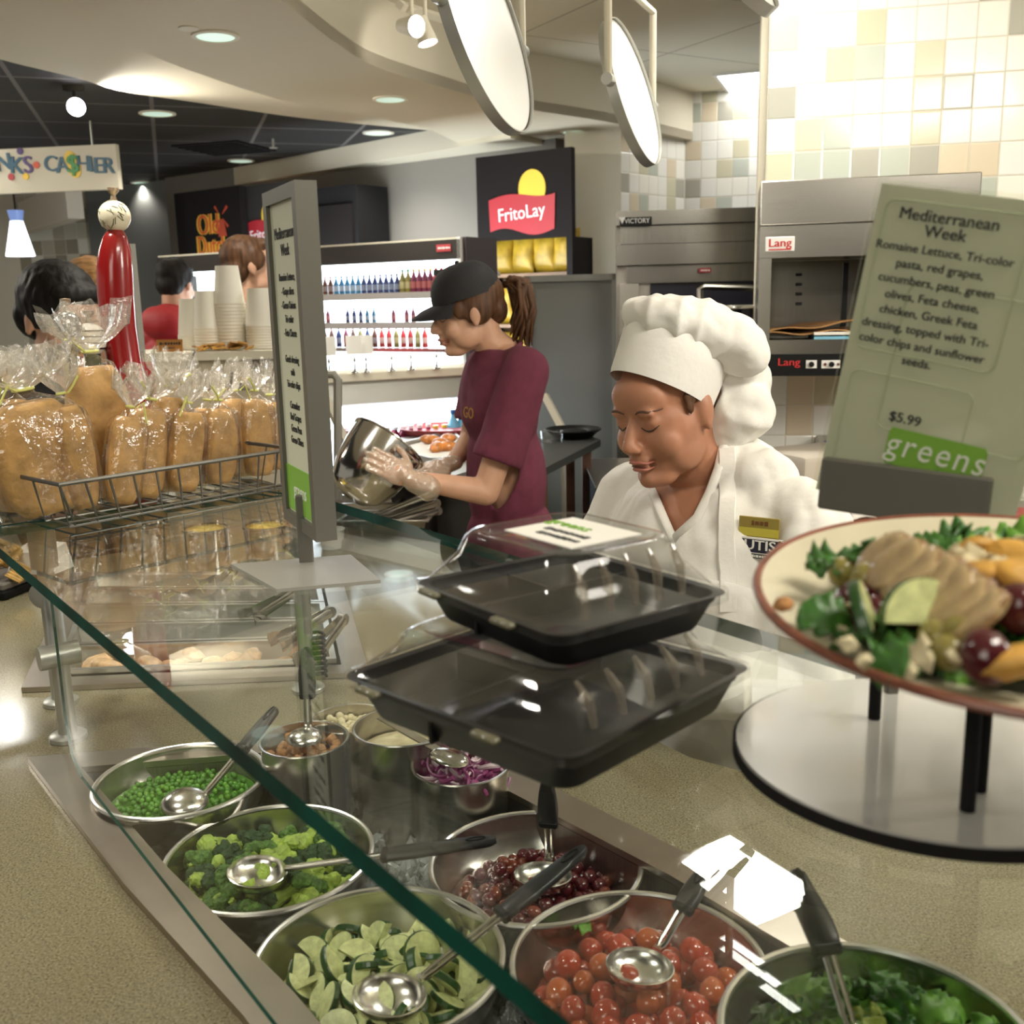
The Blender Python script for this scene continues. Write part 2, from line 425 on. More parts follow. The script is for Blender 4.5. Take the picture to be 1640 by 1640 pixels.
struct('ceiling_dark', MB().prism([(x+.12, y) for x, y in outer]+[(-.3, 6.7), (.2, 7.1), (.2, 12), (-8, 12), (-8, -3)], ZC, ZC+.06), CMAT, smooth=0)
polyA = inner+[(1.6, 7.3), (1.2, 8.2), (.1, 8.2)]+outer[::-1]
SOFF = mat('soffit_paint', (.60, .53, .39), .8)
struct('ceiling_soffit', MB().prism(polyA, ZA, ZA+.05), SOFF, smooth=0)
mb = MB()
for i in range(len(inner)-1):
    a, b = inner[i], inner[i+1]; mb.face([(a[0], a[1], ZA), (b[0], b[1], ZA), (b[0], b[1], ZK), (a[0], a[1], ZK)])
bmesh.ops.remove_doubles(mb.bm, verts=mb.bm.verts[:], dist=.0005)
struct('trim_1', mb, CREAM2, smooth=180)
bo = catmull([(-2.7, -3.0), (-2.6, 1.5), (-2.35, 3.6)]+Bout)
struct('ceiling_band', MB().prism(outer+[(-.3, 6.6)]+bo[::-1], ZC-.05, ZC-.01), SOFF, smooth=0)
# lower soffit in front of the back wall
dA, dB = GP(258, 291, ZC), GP(690, 208, ZC)
dB = dB + (dB-dA)*.2
bk = Vector((.55, .85, 0))*2.4
struct('ceiling_lower', MB().prism([dA[:2], dB[:2], (dB+bk)[:2], (dA+bk)[:2]], ZD, ZC+.02), CREAM, smooth=0)
fa = GP(45, 372, 2.35); fb = GP(122, 348, 2.35)
struct('trim_2', MB().box(((fa.x+fb.x)/2, (fa.y+fb.y)/2, 2.47), ((fb-fa).length, .12, .26), rot=(0, 0, math.atan2(fb.y-fa.y, fb.x-fa.x))), CREAM2, smooth=0)

# ------------------------------------------------------------------ ceiling fixtures
GLOWW = mat('light_diffuser', (.9, .9, .88), .6, emit=(1, .97, .9), es=36)
GLOWS = mat('slot_diffuser', (.9, .9, .88), .6, emit=(1, .97, .9), es=14)
GLOWB = mat('back_diffuser', (.9, .9, .88), .6, emit=(1, .97, .92), es=6)
DLENS = mat('downlight_lens', (.55, .66, .58), .3, emit=(.72, 1, .82), es=.42)
def troffer(label, c, sx, sy, rz, m, z=ZK):
    t = thing('ceiling_light', label, 'ceiling light', (c[0], c[1], z), rz)
    mb = MB(); mb.prism([(-sx/2-.02, -sy/2-.02), (sx/2+.02, -sy/2-.02), (sx/2+.02, sy/2+.02), (-sx/2-.02, sy/2+.02)], -.012, 0, holes=[[(-sx/2, -sy/2), (sx/2, -sy/2), (sx/2, sy/2), (-sx/2, sy/2)]])
    mb.build('frame', WHITEP, t, smooth=0)
    MB().box((0, 0, -.004), (sx, sy, .006)).build('diffuser', m, t, smooth=0)
    return t
troffer('bright ceiling light washing over the top of the white tiled wall', (.79, 3.30), .28, .44, math.radians(30), GLOWW)
troffer('square bright ceiling panel seen beside the tiled wall at the back', (1.66, 6.55), .6, .85, math.radians(-20), GLOWB)
for (x, y, lb) in ((.69, 2.86, 'narrow slot ceiling light nearest the tiled wall lamp'), (.77, 2.67, 'middle one of three narrow slot ceiling lights'), (.92, 2.60, 'narrow slot ceiling light furthest right of three')):
    troffer(lb, (x, y), .035, .17, math.radians(32), GLOWS)['group'] = 'slot ceiling lights'
DLL = [((345, 57), ZA, 'largest round downlight in the cream soffit at top left', 34), ((625, 158), ZA, 'round downlight in the soffit left of the hanging white discs', 26), ((920, 210), ZA, 'round downlight in the soffit above the snack rack and grey board', 20),
       ((252, 181), ZC, 'round downlight in the dark ceiling right of the spot lamp', 26), ((606, 212), ZC, 'downlight at the dark ceiling tip beside the soffit', 24), ((386, 257), ZC, 'downlight in the dark ceiling above the red snack logos', 30), ((228, 292), ZC, 'far downlight in the dark ceiling right of the cashier sign', 30), ((110, 320), ZC, 'far downlight in the dark ceiling above the tiled pillar', 95), ((20, 324), ZC, 'farthest left downlight in the dark ceiling behind the pendant lamp', 95)]
for (px, z, lb, pw) in DLL:
    p = GP(px[0], px[1], z); r = .085 if z == ZA else .10
    t = thing('recessed_downlight', lb, 'ceiling light', p, group='round recessed downlights')
    MB().lathe([(r*.82, -.001), (r*.82, -.008), (r, -.006), (r, -.0005)], 28, caps=False).build('trim_ring', CREAM2, t)
    MB().lathe([(0, -.003), (r*.8, -.003), (r*.8, -.006), (0, -.006)], 28).build('lens', DLENS, t)
    spot('downlight_beam', (p.x, p.y, p.z-.03), (p.x, p.y, 0), pw, 120, blend=.7, r=.06)
# more downlights of the same ring, just outside the picture, over the counter
for (x, y, lb, pw) in ((-1.25, 2.2, 'downlight over the left end of the salad counter', 44), (-1.2, .9, 'downlight over the guest edge of the salad counter', 40)):
    t = thing('recessed_downlight', lb, 'ceiling light', (x, y, ZA), group='round recessed downlights')
    MB().lathe([(.07, -.001), (.07, -.008), (.085, -.006), (.085, -.0005)], 28, caps=False).build('trim_ring', CREAM2, t)
    MB().lathe([(0, -.003), (.068, -.003), (.068, -.006), (0, -.006)], 28).build('lens', DLENS, t)
    spot('downlight_beam', (x, y, ZA-.03), (x, y, 0), pw, 120, blend=.7, r=.06)
t = thing('recessed_downlight', 'bright downlight in the dark ceiling mirrored in the counter top', 'ceiling light', (-3.3, 6.25, ZC), group='round recessed downlights')
MB().lathe([(.10, -.001), (.10, -.008), (.12, -.006), (.12, -.0005)], 28, caps=False).build('trim_ring', CREAM2, t); MB().lathe([(0, -.003), (.098, -.003), (.098, -.006), (0, -.006)], 28).build('lens', mat('bright_lens', (.9, .9, .9), .4, emit=(1, .98, .92), es=45), t)
p = GP(302, 45, ZA)
tag(MB().lathe([(0, -.004), (.035, -.004), (.035, -.0005), (0, -.0005)], 24, M=Matrix.Translation(p)).build('ceiling_cover_plate', CREAM2), 'round blank cover plate beside the largest downlight', 'cover plate')
# ================================================================== serving counter with two wells
ZT = .87
def q2(l, z=ZT): return [tuple(GP(a, b, z)[:2]) for a, b in l]
def inset(poly, d):
    """shrink a convex plan polygon by d"""
    n = len(poly); c = Vector((sum(p[0] for p in poly)/n, sum(p[1] for p in poly)/n)); out = []
    for i in range(n):
        a, b, e = (Vector(poly[(i+k-1) % n]) for k in range(3))
        d1 = (b-a).normalized(); d2 = (e-b).normalized()
        n1 = Vector((-d1.y, d1.x)); n2 = Vector((-d2.y, d2.x))
        if n1.dot(c-b) < 0: n1 = -n1
        if n2.dot(c-b) < 0: n2 = -n2
        m = n1+n2; out.append(tuple(b + m*(d/max(.25, m.dot(n1)))))
    return out
wa, wb = q2([(45, 1222)])[0], q2([(200, 1428)])[0]
wc = q2([(390, 1640)])[0]
we = tuple((Vector(wc)+Vector((.30, -.40)))[:])          # runs on below the picture
wf = tuple((Vector(q2([(1290, 1498)])[0])+Vector((.33, -.42)))[:])
wg = q2([(1120, 1388)])[0]
wh = (-.165, 1.800)
COLD = [wa, wb, wc, we, wf, wg, wh]
HOT = q2([(35, 1110), (592, 1085), (545, 922), (118, 922)])
guest = [(.25, -3.42), (.22, -3.2), (.06, -2.6), (-.1, -1.8), (-.2, -1.0), (-.22, .4)]
serve = [(1.40, .4), (1.38, -.4), (1.33, -.85), (1.24, -1.15), (1.26, -1.6), (1.50, -2.2), (1.79, -2.70), (1.92, -3.1), (1.9, -3.42)]
outline = [tuple(ns(n, s)[:2]) for n, s in guest]+[tuple(ns(n, s)[:2]) for n, s in serve]
ctr = thing('serving_counter', 'long curved speckled beige stone serving counter carrying the salad bar', 'counter')
ih, ic = inset(HOT, .012), inset(COLD, .012)
MB().prism(outline, ZT-.04, ZT, holes=[ih, ic]).build('countertop', STONE, ctr, smooth=0)
MB().prism(inset(outline, .06), .12, ZT-.042, holes=[inset(HOT, -.02), inset(COLD, -.02)]).build('cabinet_body', mat('counter_front_laminate', (.33, .29, .22), .5), ctr, smooth=0)
MB().prism(inset(outline, .12), 0, .118).build('toe_kick', BLACKM, ctr, smooth=0)

def well(name, label, poly, fw, depth, fh=.012):
    t = thing(name, label, 'food well'); inn = inset(poly, fw)
    MB().prism(poly, ZT+.001, ZT+fh, holes=[inn]).build('rim', mat('well_rim_steel', (.50, .45, .385), .33, 1.0, var=.12, scale=6, stretch=(1, 1, 60)), t, smooth=0)
    mb = MB(); n = len(inn)
    for i in range(n):
        a, b = inn[i], inn[(i+1) % n]
        mb.face([(a[0], a[1], ZT), (b[0], b[1], ZT), (b[0], b[1], ZT-depth), (a[0], a[1], ZT-depth)])
    mb.prism(inn, ZT-depth-.004, ZT-depth)
    mb.build('basin', STEELD, t, smooth=0); return t, inn
cold, coldin = well('cold_well', 'long stainless steel ice well set in the counter front', COLD, .062, .20)
hot, hotin = well('hot_well', 'steel framed hot well with shallow pans left of the menu stand base', HOT, .055, .19)

# crushed ice bed
ICE = clear('ice', (.80, .86, .86), .08, .12, bump=.9, bscale=70, power=3.5, milk=.62, milkcol=(.42, .44, .43))
def icebed():
    mb = MB(); poly = inset(coldin, .004)
    xs = [p[0] for p in poly]; ys = [p[1] for p in poly]
    def inside(x, y):
        r = False
        for i in range(len(poly)):
            (x1, y1), (x2, y2) = poly[i], poly[(i+1) % len(poly)]
            if (y1 > y) != (y2 > y) and x < (x2-x1)*(y-y1)/(y2-y1)+x1: r = not r
        return r
    mb.prism(poly, ZT-.197, ZT-.095)
    rnd = random.Random(3)
    k = 0
    while k < 1500:
        x = rnd.uniform(min(xs), max(xs)); y = rnd.uniform(min(ys), max(ys))
        if not inside(x, y): continue
        s = rnd.uniform(.006, .017); k += 1
        d = bmesh.ops.create_icosphere(mb.bm, subdivisions=1, radius=s)
        R = Euler((rnd.random()*6, rnd.random()*6, 0)).to_matrix()
        for v in d['verts']:
            v.co = R @ Vector((v.co.x, v.co.y*rnd.uniform(.5, 1), v.co.z*.6)) + Vector((x, y, ZT-.094+rnd.uniform(0, .018)))
    return mb.build('crushed_ice', ICE, smooth=0, recalc=False)
tag(icebed(), 'grey crushed ice around the salad bowls in the cold well', 'ice', kind='stuff')

# ------------------------------------------------------------------ hot pans
rows = [(1083, 1056), (1049, 1010), (1004, 970), (964, 940), (936, 926)]
pan_labels = ['front hot pan holding browned chicken pieces', 'empty steel pan second from front in the hot well', 'shallow steel pan in the middle of the hot well', 'steel pan second from back in the hot well', 'rearmost narrow steel pan in the hot well']
pans = []
hy = [Vector(p) for p in hotin]
def hotpt(u, v):     # u left-right, v front-back over the well opening
    f = hy[0].lerp(hy[1], u); b = hy[3].lerp(hy[2], u); return f.lerp(b, v)
vs_ = [0.005, .215, .41, .605, .80, .995]
for i in range(5):
    v0, v1 = vs_[i]+.004, vs_[i+1]-.004
    P4 = [hotpt(.01, v0), hotpt(.985, v0), hotpt(.985, v1), hotpt(.01, v1)]
    rim = [tuple(p) for p in P4]; inn = inset(rim, .014); bot = inset(rim, .03)
    t = tag(MB().prism([(0, 0), (1, 0), (0, 1)], 0, 1).build('food_pan', mat('pan_steel', (.70, .69, .64), .33, 1.0), smooth=0), pan_labels[i], 'pan', 'steel pans in the hot well')
    mb = MB(); mb.prism(rim, ZT+.014, ZT+.024, holes=[inn])
    for k in range(4):
        a, b, c, d = inn[k], inn[(k+1) % 4], bot[(k+1) % 4], bot[k]
        mb.face([(a[0], a[1], ZT+.016), (b[0], b[1], ZT+.016), (c[0], c[1], ZT-.085), (d[0], d[1], ZT-.085)])
    mb.prism(bot, ZT-.087, ZT-.085)
    bmesh.ops.recalc_face_normals(mb.bm, faces=mb.bm.faces[:]); mb.bm.to_mesh(t.data); mb.bm.free(); pans.append((bot, t))
CHK = mat('cooked_chicken', (.58, .36, .19), .45, var=.35, scale=60, bump=.5)
rnd = random.Random(5)
for i in range(26):
    a, b, c, d = (Vector(p) for p in pans[0][0]); u, v = rnd.uniform(.05, .95), rnd.uniform(.12, .88)
    p = a.lerp(b, u).lerp(d.lerp(c, u), v)
    mb = MB().ball((0, 0, 0), (rnd.uniform(.03, .05), rnd.uniform(.017, .026), rnd.uniform(.012, .02)), 10)
    for q in mb.bm.verts: q.co *= 1+rnd.uniform(-.13, .13)
    o = tag(mb.build('chicken_piece', CHK, smooth=60), 'browned chicken piece lying in the front hot pan', 'food', 'chicken pieces in the front hot pan')
    o.location = (p.x, p.y, ZT-.028+rnd.uniform(0, .045)); o.rotation_euler = (rnd.uniform(-.3, .3), rnd.uniform(-.3, .3), rnd.uniform(0, 6))
# pale contents of the others
FOODS = [(2, 'green salad mix', (.16, .26, .06), 'chopped green vegetables in the middle hot pan'), (3, 'red peppers', (.42, .20, .12), 'chopped red vegetables in the second pan from the back')]
for idx, nm, col, lab in FOODS:
    bot = pans[idx][0]; a, b, c, d = (Vector(p) for p in bot); mb = MB()
    for i in range(160):
        u, v = rnd.uniform(.02, .98), rnd.uniform(.1, .9); p = a.lerp(b, u).lerp(d.lerp(c, u), v)
        mb.box((p.x, p.y, ZT-.065+rnd.uniform(0, .03)), (rnd.uniform(.012, .03), .012, .008), rot=(rnd.random()*3, rnd.random()*3, rnd.random()*3))
    tag(mb.build('chopped_vegetables', mat(nm.replace(' ', '_'), col, .5, var=.4, scale=40), smooth=0), lab, 'food', kind='stuff')
# tongs lying across the right ends of the hot pans
def tongs(label, a, b, spread, grp):
    a, b = Vector(a), Vector(b); L = (b-a).length
    t = thing('serving_tongs', label, 'tongs', a, group=grp, rot=(b-a).to_track_quat('X', 'Z').to_euler())
    for s in (-1, 1):
        n = 12
        mb = MB(); rings = []
        for i in range(n+1):
            f = i/n; x = f*L; y = s*(.006+spread*(1-f)); wd_ = .011 if f > .15 else .017
            rings.append([(x, y-.0012, -wd_), (x, y+.0012, -wd_), (x, y+.0012+s*.003, 0), (x, y+.0012, wd_), (x, y-.0012, wd_), (x, y-.0012+s*.003, 0)])
        mb.loft(rings); mb.build('arm', STEEL2, t, smooth=50)
    MB().cyl((L, -.008, 0), (L, .008, 0), .014, seg=12).build('hinge', STEELD, t)
    return t
tongs('steel tongs resting on the front right corner of the hot well', GP(487, 1062, .905), GP(549, 992, .96), .02, 'tongs at the hot well')
tongs('steel tongs on the hot pans just behind the support post', GP(440, 1030, .90), GP(528, 980, .94), .02, 'tongs at the hot well')
tongs('steel tongs at the back right of the hot pans', GP(395, 990, .90), GP(475, 945, .93), .02, 'tongs at the hot well')
tongs('steel tongs near the rear edge of the hot well', GP(360, 935, .90), GP(378, 905, .93), .02, 'tongs at the hot well')

# ------------------------------------------------------------------ glass sneeze guard
ZS = 1.27; TH = .019
NF, NB = .317, .93
S0, S1 = -3.02, .35
sg = thing('sneeze_guard', 'glass sneeze guard shelf with thick green edge over the salad wells', 'sneeze guard')
GLASSF = clear('thin_pane_glass', (.985, .997, .99), .006, power=9)
def slab(name, pts, th, up=Vector((0, 0, 1)), gm=GLASS):
    mb = MB(); a = [Vector(p) for p in pts]; b = [p-up*th for p in a]; n = len(a)
    mb.face(a, 0); mb.face(b[::-1], 0)
    for i in range(n): mb.face([a[i], b[i], b[(i+1) % n], a[(i+1) % n]], 1)
    return mb.build(name, [gm, GLASSE], sg, smooth=0)
SM = -2.06
slab('shelf_pane', [ns(NF, SM+.004, ZS), ns(NF, S1, ZS), ns(NB, S1, ZS), ns(NB, SM+.004, ZS)], TH)
slab('shelf_pane', [ns(NF, S0, ZS), ns(NF, SM-.004, ZS), ns(NB, SM-.004, ZS), ns(NB, S0, ZS)], TH)
pz0 = .985
slab('front_pane', [ns(NF+.012, -1.57, ZS-TH-.002), ns(NF+.012, S1, ZS-TH-.002), ns(NF+.012, S1, pz0), ns(NF+.012, -1.51, pz0), ns(NF+.012, -1.555, pz0+.02), ns(NF+.012, -1.57, pz0+.07)], .004, NX, GLASSF)
def foot(c):
    mb = MB().lathe([(.0, 0), (.034, 0), (.034, .008), (.030, .011), (.017, .013), (.0165, .03), (.0145, .031)], 24, M=Matrix.Translation(c))
    return mb
pA = GP(110, 1183, ZT); pB = GP(98, 1127, ZT); pC = GP(494, 1106, ZT)
zt = ZT+.001
def post(c, ztop, r=.0165, dx=0):
    mb = foot(Vector((c.x, c.y, zt))); mb.cyl((c.x, c.y, zt+.01), (c.x+dx, c.y, ztop), r); mb.build('post', ALU, sg)
post(pA, 1.04); post(pB, ZS-TH-.001); post(pC, ZS-TH-.001)
jz = 1.035; jA = Vector((pA.x, pA.y, jz)); jB = Vector((pB.x+.012, pB.y-.01, 1.115))
mb = MB().cyl(jA-UX*.0-NX*.035, jA+NX*.035, .022); mb.build('clamp', ALU, sg)
side = (jB-jA).cross(Vector((0, 0, 1))).normalized()
MB().tube([jA, jA.lerp(jB, .5), jB], [.017, .016, .02], 14).build('arm', ALU, sg)
MB().cyl(jB-Vector((.0, .04, 0)), jB+Vector((0, .01, 0)), .027).build('clamp', ALU, sg)
for c in (pB, pC): MB().lathe([(.0, 0), (.03, 0), (.03, .01), (0, .01)], 20, M=Matrix.Translation((c.x, c.y, ZS-TH-.0115))).build('glass_pad', ALU, sg)
MB().cyl((pB.x, pB.y, 1.16), (pB.x, pB.y, 1.25), .026).build('sleeve', ALU, sg)
MB().tube([(pC.x+.028+.012*math.cos(i*.9), pC.y+.012*math.sin(i*.9), zt+.03+i*.0016) for i in range(60)], .0035, 6).build('cord_coil', BLACKP, sg)

spot('hot_well_fill', (-.75, 2.55, 2.58), (-.72, 2.5, ZT), 60, 60, blend=.8, r=.08)  # bare spot added to brighten the hot pans, no fixture above
# ================================================================== salad bowls and what is in them
BR, BZ = .150, .866
BOWLIN = mat('bowl_steel', (.52, .50, .46), .22, 1.0, var=.06, scale=4, stretch=(1, 1, 40))
def bowl_mesh(R, H):
    prof = []
    for i in range(15):
        a = i/14*PI/2; prof.append((R*.42+(R*.58)*math.sin(a), -H+H*(1-math.cos(a))))
    outer = prof+[(R+.004, .001), (R+.006, -.002), (R+.0045, -.005), (R+.001, -.004)]
    inn = [(max(r-.0022, .001), z+.0018) for r, z in prof[::-1]]
    inn[0] = (R-.001, .0012)
    return [(0, -H)]+prof[0:]+[(R+.0015, .002)][:0]+[(R+.004, .0015), (R+.006, -.001), (R+.004, -.004), (R+.0005, -.0045)], inn
def steel_bowl(label, c, R=BR, H=.095):
    t = thing('steel_bowl', label, 'bowl', c, group='steel salad bowls in the ice well')
    prof = []
    for i in range(15):
        a = i/14*PI/2; prof.append((R*.40+(R*.60)*math.sin(a), -H*math.cos(a)))
    out = [(0, -H)]+prof; inn = [(r-.002 if r > .003 else 0, z+.002) for r, z in prof[::-1]]+[(0, -H+.002)]
    MB().lathe(out+[(R-.001, .002)]+inn[1:], 56, caps=False).build('body', BOWLIN, t, smooth=60)
    MB().tube([(R*math.cos(i*2*PI/56), R*math.sin(i*2*PI/56), .001) for i in range(56)], .0042, 8, closed=True).build('rolled_rim', mat('lit_rim_steel', (.80, .78, .74), .30, 1.0), t)  # rim colour paler than the body, standing in for overhead light
    return t
def bowlr(R, H, d):      # inner radius at depth d under the rim
    z = min(.999, d/H); return R*.40+R*.60*math.sqrt(max(0, 1-z*z))
BW = {}
for nm, px, R, lb in (('peas', (289, 1249), .136, 'steel bowl of green peas at the left end of the ice well'),
                   ('broccoli', (432, 1371), BR, 'steel bowl of broccoli florets between peas and cucumbers'),
                   ('cucumber', (608, 1536), .152, 'steel bowl of sliced cucumbers in the front row'),
                   ('grapes', (858, 1385), BR, 'steel bowl of dark red grapes behind the cucumbers'),
                   ('tomatoes', (1022, 1546), .152, 'steel bowl of cherry tomatoes right of the cucumbers'),
                   ('greens', (1405, 1668), .141, 'steel bowl of leafy chopped greens at the lower right')):
    c = GP(px[0], px[1], BZ+(.119 if nm == 'greens' else .026 if nm == 'peas' else .004 if nm in ('tomatoes', 'cucumber') else 0)); BW[nm] = (c, R); steel_bowl(lb, c, R)
def scatter(rnd, n, R, dmin, tries=4000, bias=(0, 0)):
    pts = []
    for _ in range(tries):
        if len(pts) >= n: break
        a = rnd.random()*2*PI; r = R*math.sqrt(rnd.random()); x, y = r*math.cos(a)+bias[0], r*math.sin(a)+bias[1]
        if all((x-p[0])**2+(y-p[1])**2 > dmin*dmin for p in pts): pts.append((x, y))
    return pts
def base_fill(name, c, R, H, d0, d1, m, label):
    """the packed lower part of a heap nobody could count"""
    r0 = bowlr(R, H, d0)-.004
    mb = MB().lathe([(0, -d1), (bowlr(R, H, d1)*.8, -d1), (bowlr(R, H, (d0+d1)/2)-.006, -(d0+d1)/2), (r0, -d0), (r0*.5, -d0+.006), (0, -d0+.008)], 28)
    o = mb.build(name, m); o.location = c; return tag(o, label, 'food', kind='stuff')
rnd = random.Random(11)
# --- peas
PEA = mat('pea_green', (.055, .20, .010), .3, var=.25, scale=3)
PEA2 = mat('pea_light', (.10, .29, .018), .3)
c, R = BW['peas']
base_fill('peas_heap', c, R, .095, .042, .085, PEA, 'lower packed layer of green peas in the left bowl')
me1 = MB().ball((0, 0, 0), .0049, 10).build('pea', PEA); me2 = MB().ball((0, 0, 0), .0047, 10).build('pea', PEA2)
first = True; k = 0
pts = scatter(rnd, 296, .108, .0088, 30000)
for (x, y) in pts:
    src = me1 if rnd.random() < .7 else me2
    o = src if k == 0 else dup(src)
    o.location = (c.x+x, c.y+y, c.z-.040+.012*(1-(x*x+y*y)/.0135)+rnd.uniform(-.003, .006))
    tag(o, 'green pea heaped in the left bowl', 'pea', 'green peas in the left bowl'); k += 1
me2.location = (c.x+.02, c.y+.02, c.z-.022); tag(me2, 'green pea heaped in the left bowl', 'pea', 'green peas in the left bowl')
# --- broccoli
BDK = mat('broccoli_dark', (.014, .045, .008), .7, var=.5, scale=120, bump=1.0, bscale=260)
BLT = mat('broccoli_pale', (.27, .38, .055), .55, var=.35, scale=60, bump=.3)
BMID = mat('broccoli_mid', (.06, .14, .016), .65, var=.5, scale=120, bump=.8, bscale=240)
def floret(seed, crown, stem):
    rr = random.Random(seed); t = thing('broccoli_floret', '', 'broccoli')
    mb = MB()
    for i in range(16):
        a = rr.random()*6.28; q = rr.random()**.5*.016
        mb.ball((q*math.cos(a), q*math.sin(a), .018-q*.35+rr.uniform(-.002, .002)), (rr.uniform(.0065, .0095),)*3, 8)
    for v in mb.bm.verts: v.co += Vector((rr.uniform(-1, 1), rr.uniform(-1, 1), rr.uniform(-1, 1)))*.0011
    mb.build('crown', crown, t, smooth=0)
    mb = MB().tube([(0, 0, -.02), (.001, 0, -.008), (0, .001, .004)], [.0085, .0065, .009], 8)
    for i in range(4):
        a = i*1.6; mb.tube([(0, 0, -.006), (.010*math.cos(a), .010*math.sin(a), .012)], [.0045, .004], 6)
    mb.build('stem', stem, t); return t
protos = [floret(1, BDK, BLT), floret(2, BMID, BLT), floret(3, BDK, BMID), floret(4, BLT, BLT)]
c, R = BW['broccoli']
base_fill('broccoli_heap', c, R, .095, .05, .085, BMID, 'lower layer of broccoli in the second bowl')
k = 0
for (x, y) in scatter(rnd, 56, .118, .0245, 9000):
    i = k if k < 4 else rnd.choice([0, 0, 1, 2, 3, 3, 1]); o = protos[i] if k < 4 else dup(protos[i])
    up = rnd.random(); o.location = (c.x+x, c.y+y, c.z-.042+.018*(1-(x*x+y*y)/.014)+rnd.uniform(-.004, .008))
    o.rotation_euler = (rnd.uniform(-1.0, 1.0) if up < .6 else rnd.uniform(1.4, 2.6), rnd.uniform(-.9, .9), rnd.uniform(0, 6))
    s = rnd.uniform(1.1, 1.5); o.scale = (s, s, s)
    tag(o, 'broccoli floret heaped in the second steel bowl', 'broccoli', 'broccoli florets in the bowl'); k += 1
# --- cucumber half slices
CSK = mat('cucumber_skin', (.018, .06, .012), .3, var=.3, scale=40)
CFL = mat('cucumber_flesh', (.56, .60, .28), .3, var=.22, scale=130, sss=.05)
def cuke(full, R_=.0275, h=.0075):
    n = 18; mb = MB(); a0 = 0; a1 = 2*PI if full else PI
    pts = [(R_*math.cos(a0+(a1-a0)*i/n), R_*math.sin(a0+(a1-a0)*i/n)) for i in range(n+(0 if full else 1))]
    for z, fl in ((h/2, 0), (-h/2, 1)):
        q = [(x*.97, y*.97, z) for x, y in pts]; mb.face(q if not fl else q[::-1], 0)
    m = len(pts)
    for i in range(m):
        j = (i+1) % m; a, b = pts[i], pts[j]; last = (not full) and j == 0
        mb.face([(a[0]*.97, a[1]*.97, h/2), (a[0], a[1], h*.3), (b[0], b[1], h*.3), (b[0]*.97, b[1]*.97, h/2)], 0 if last else 1)
        mb.face([(a[0], a[1], h*.3), (a[0], a[1], -h*.3), (b[0], b[1], -h*.3), (b[0], b[1], h*.3)], 0 if last else 1)
        mb.face([(a[0], a[1], -h*.3), (a[0]*.97, a[1]*.97, -h/2), (b[0]*.97, b[1]*.97, -h/2), (b[0], b[1], -h*.3)], 0 if last else 1)
    return mb.build('cucumber_slice', [CFL, CSK], smooth=0)
ck = [cuke(False), cuke(True, .024), cuke(False, .029, .009), cuke(False, .026, .011)]
c, R = BW['cucumber']
base_fill('cucumber_heap', c, R, .095, .052, .085, CFL, 'lower layer of cucumber slices in the front bowl')
k = 0
for lay, nn, rr_, dz in ((0, 34, .114, -.044), (1, 44, .110, -.030)):
    for (x, y) in scatter(rnd, nn, rr_, .017, 5000):
        i = k if k < 4 else rnd.choice([0, 0, 2, 3, 1]); o = ck[i] if k < 4 else dup(ck[i])
        o.location = (c.x+x, c.y+y, c.z+dz+.014*(1-(x*x+y*y)/.0125)+rnd.uniform(-.004, .006))
        o.rotation_euler = (rnd.uniform(-1.1, 1.1), rnd.uniform(-1.1, 1.1), rnd.uniform(0, 6)); s = rnd.uniform(.9, 1.15); o.scale = (s, s, s)
        tag(o, 'cut cucumber slice heaped in the front steel bowl', 'cucumber', 'cucumber slices in the front bowl'); k += 1
# --- grapes
GRP = mat('red_grape', (.085, .012, .016), .16, var=.4, scale=18, coat=.3)
GRP2 = mat('brown_red_grape', (.16, .035, .018), .16, var=.3, scale=18, coat=.3)
c, R = BW['grapes']
base_fill('grape_heap', c, R, .095, .058, .085, GRP, 'lower layer of red grapes in the bowl')
gm = [MB().ball((0, 0, 0), (.0105, .0105, .0118), 14).build('grape', GRP), MB().ball((0, 0, 0), (.0098, .0098, .0112), 14).build('grape', GRP2)]
k = 0
for (x, y) in scatter(rnd, 105, .108, .0165, 9000)+scatter(rnd, 40, .09, .02, 4000):
    o = gm[k] if k < 2 else dup(gm[0 if rnd.random() < .65 else 1])
    o.location = (c.x+x, c.y+y, c.z-.053+rnd.uniform(0, .008)+(.011 if k > 104 else 0)); o.rotation_euler = (rnd.uniform(0, 3), rnd.uniform(0, 3), 0)
    tag(o, 'dark red grape in the steel bowl behind the cucumbers', 'grape', 'red grapes in the bowl'); k += 1
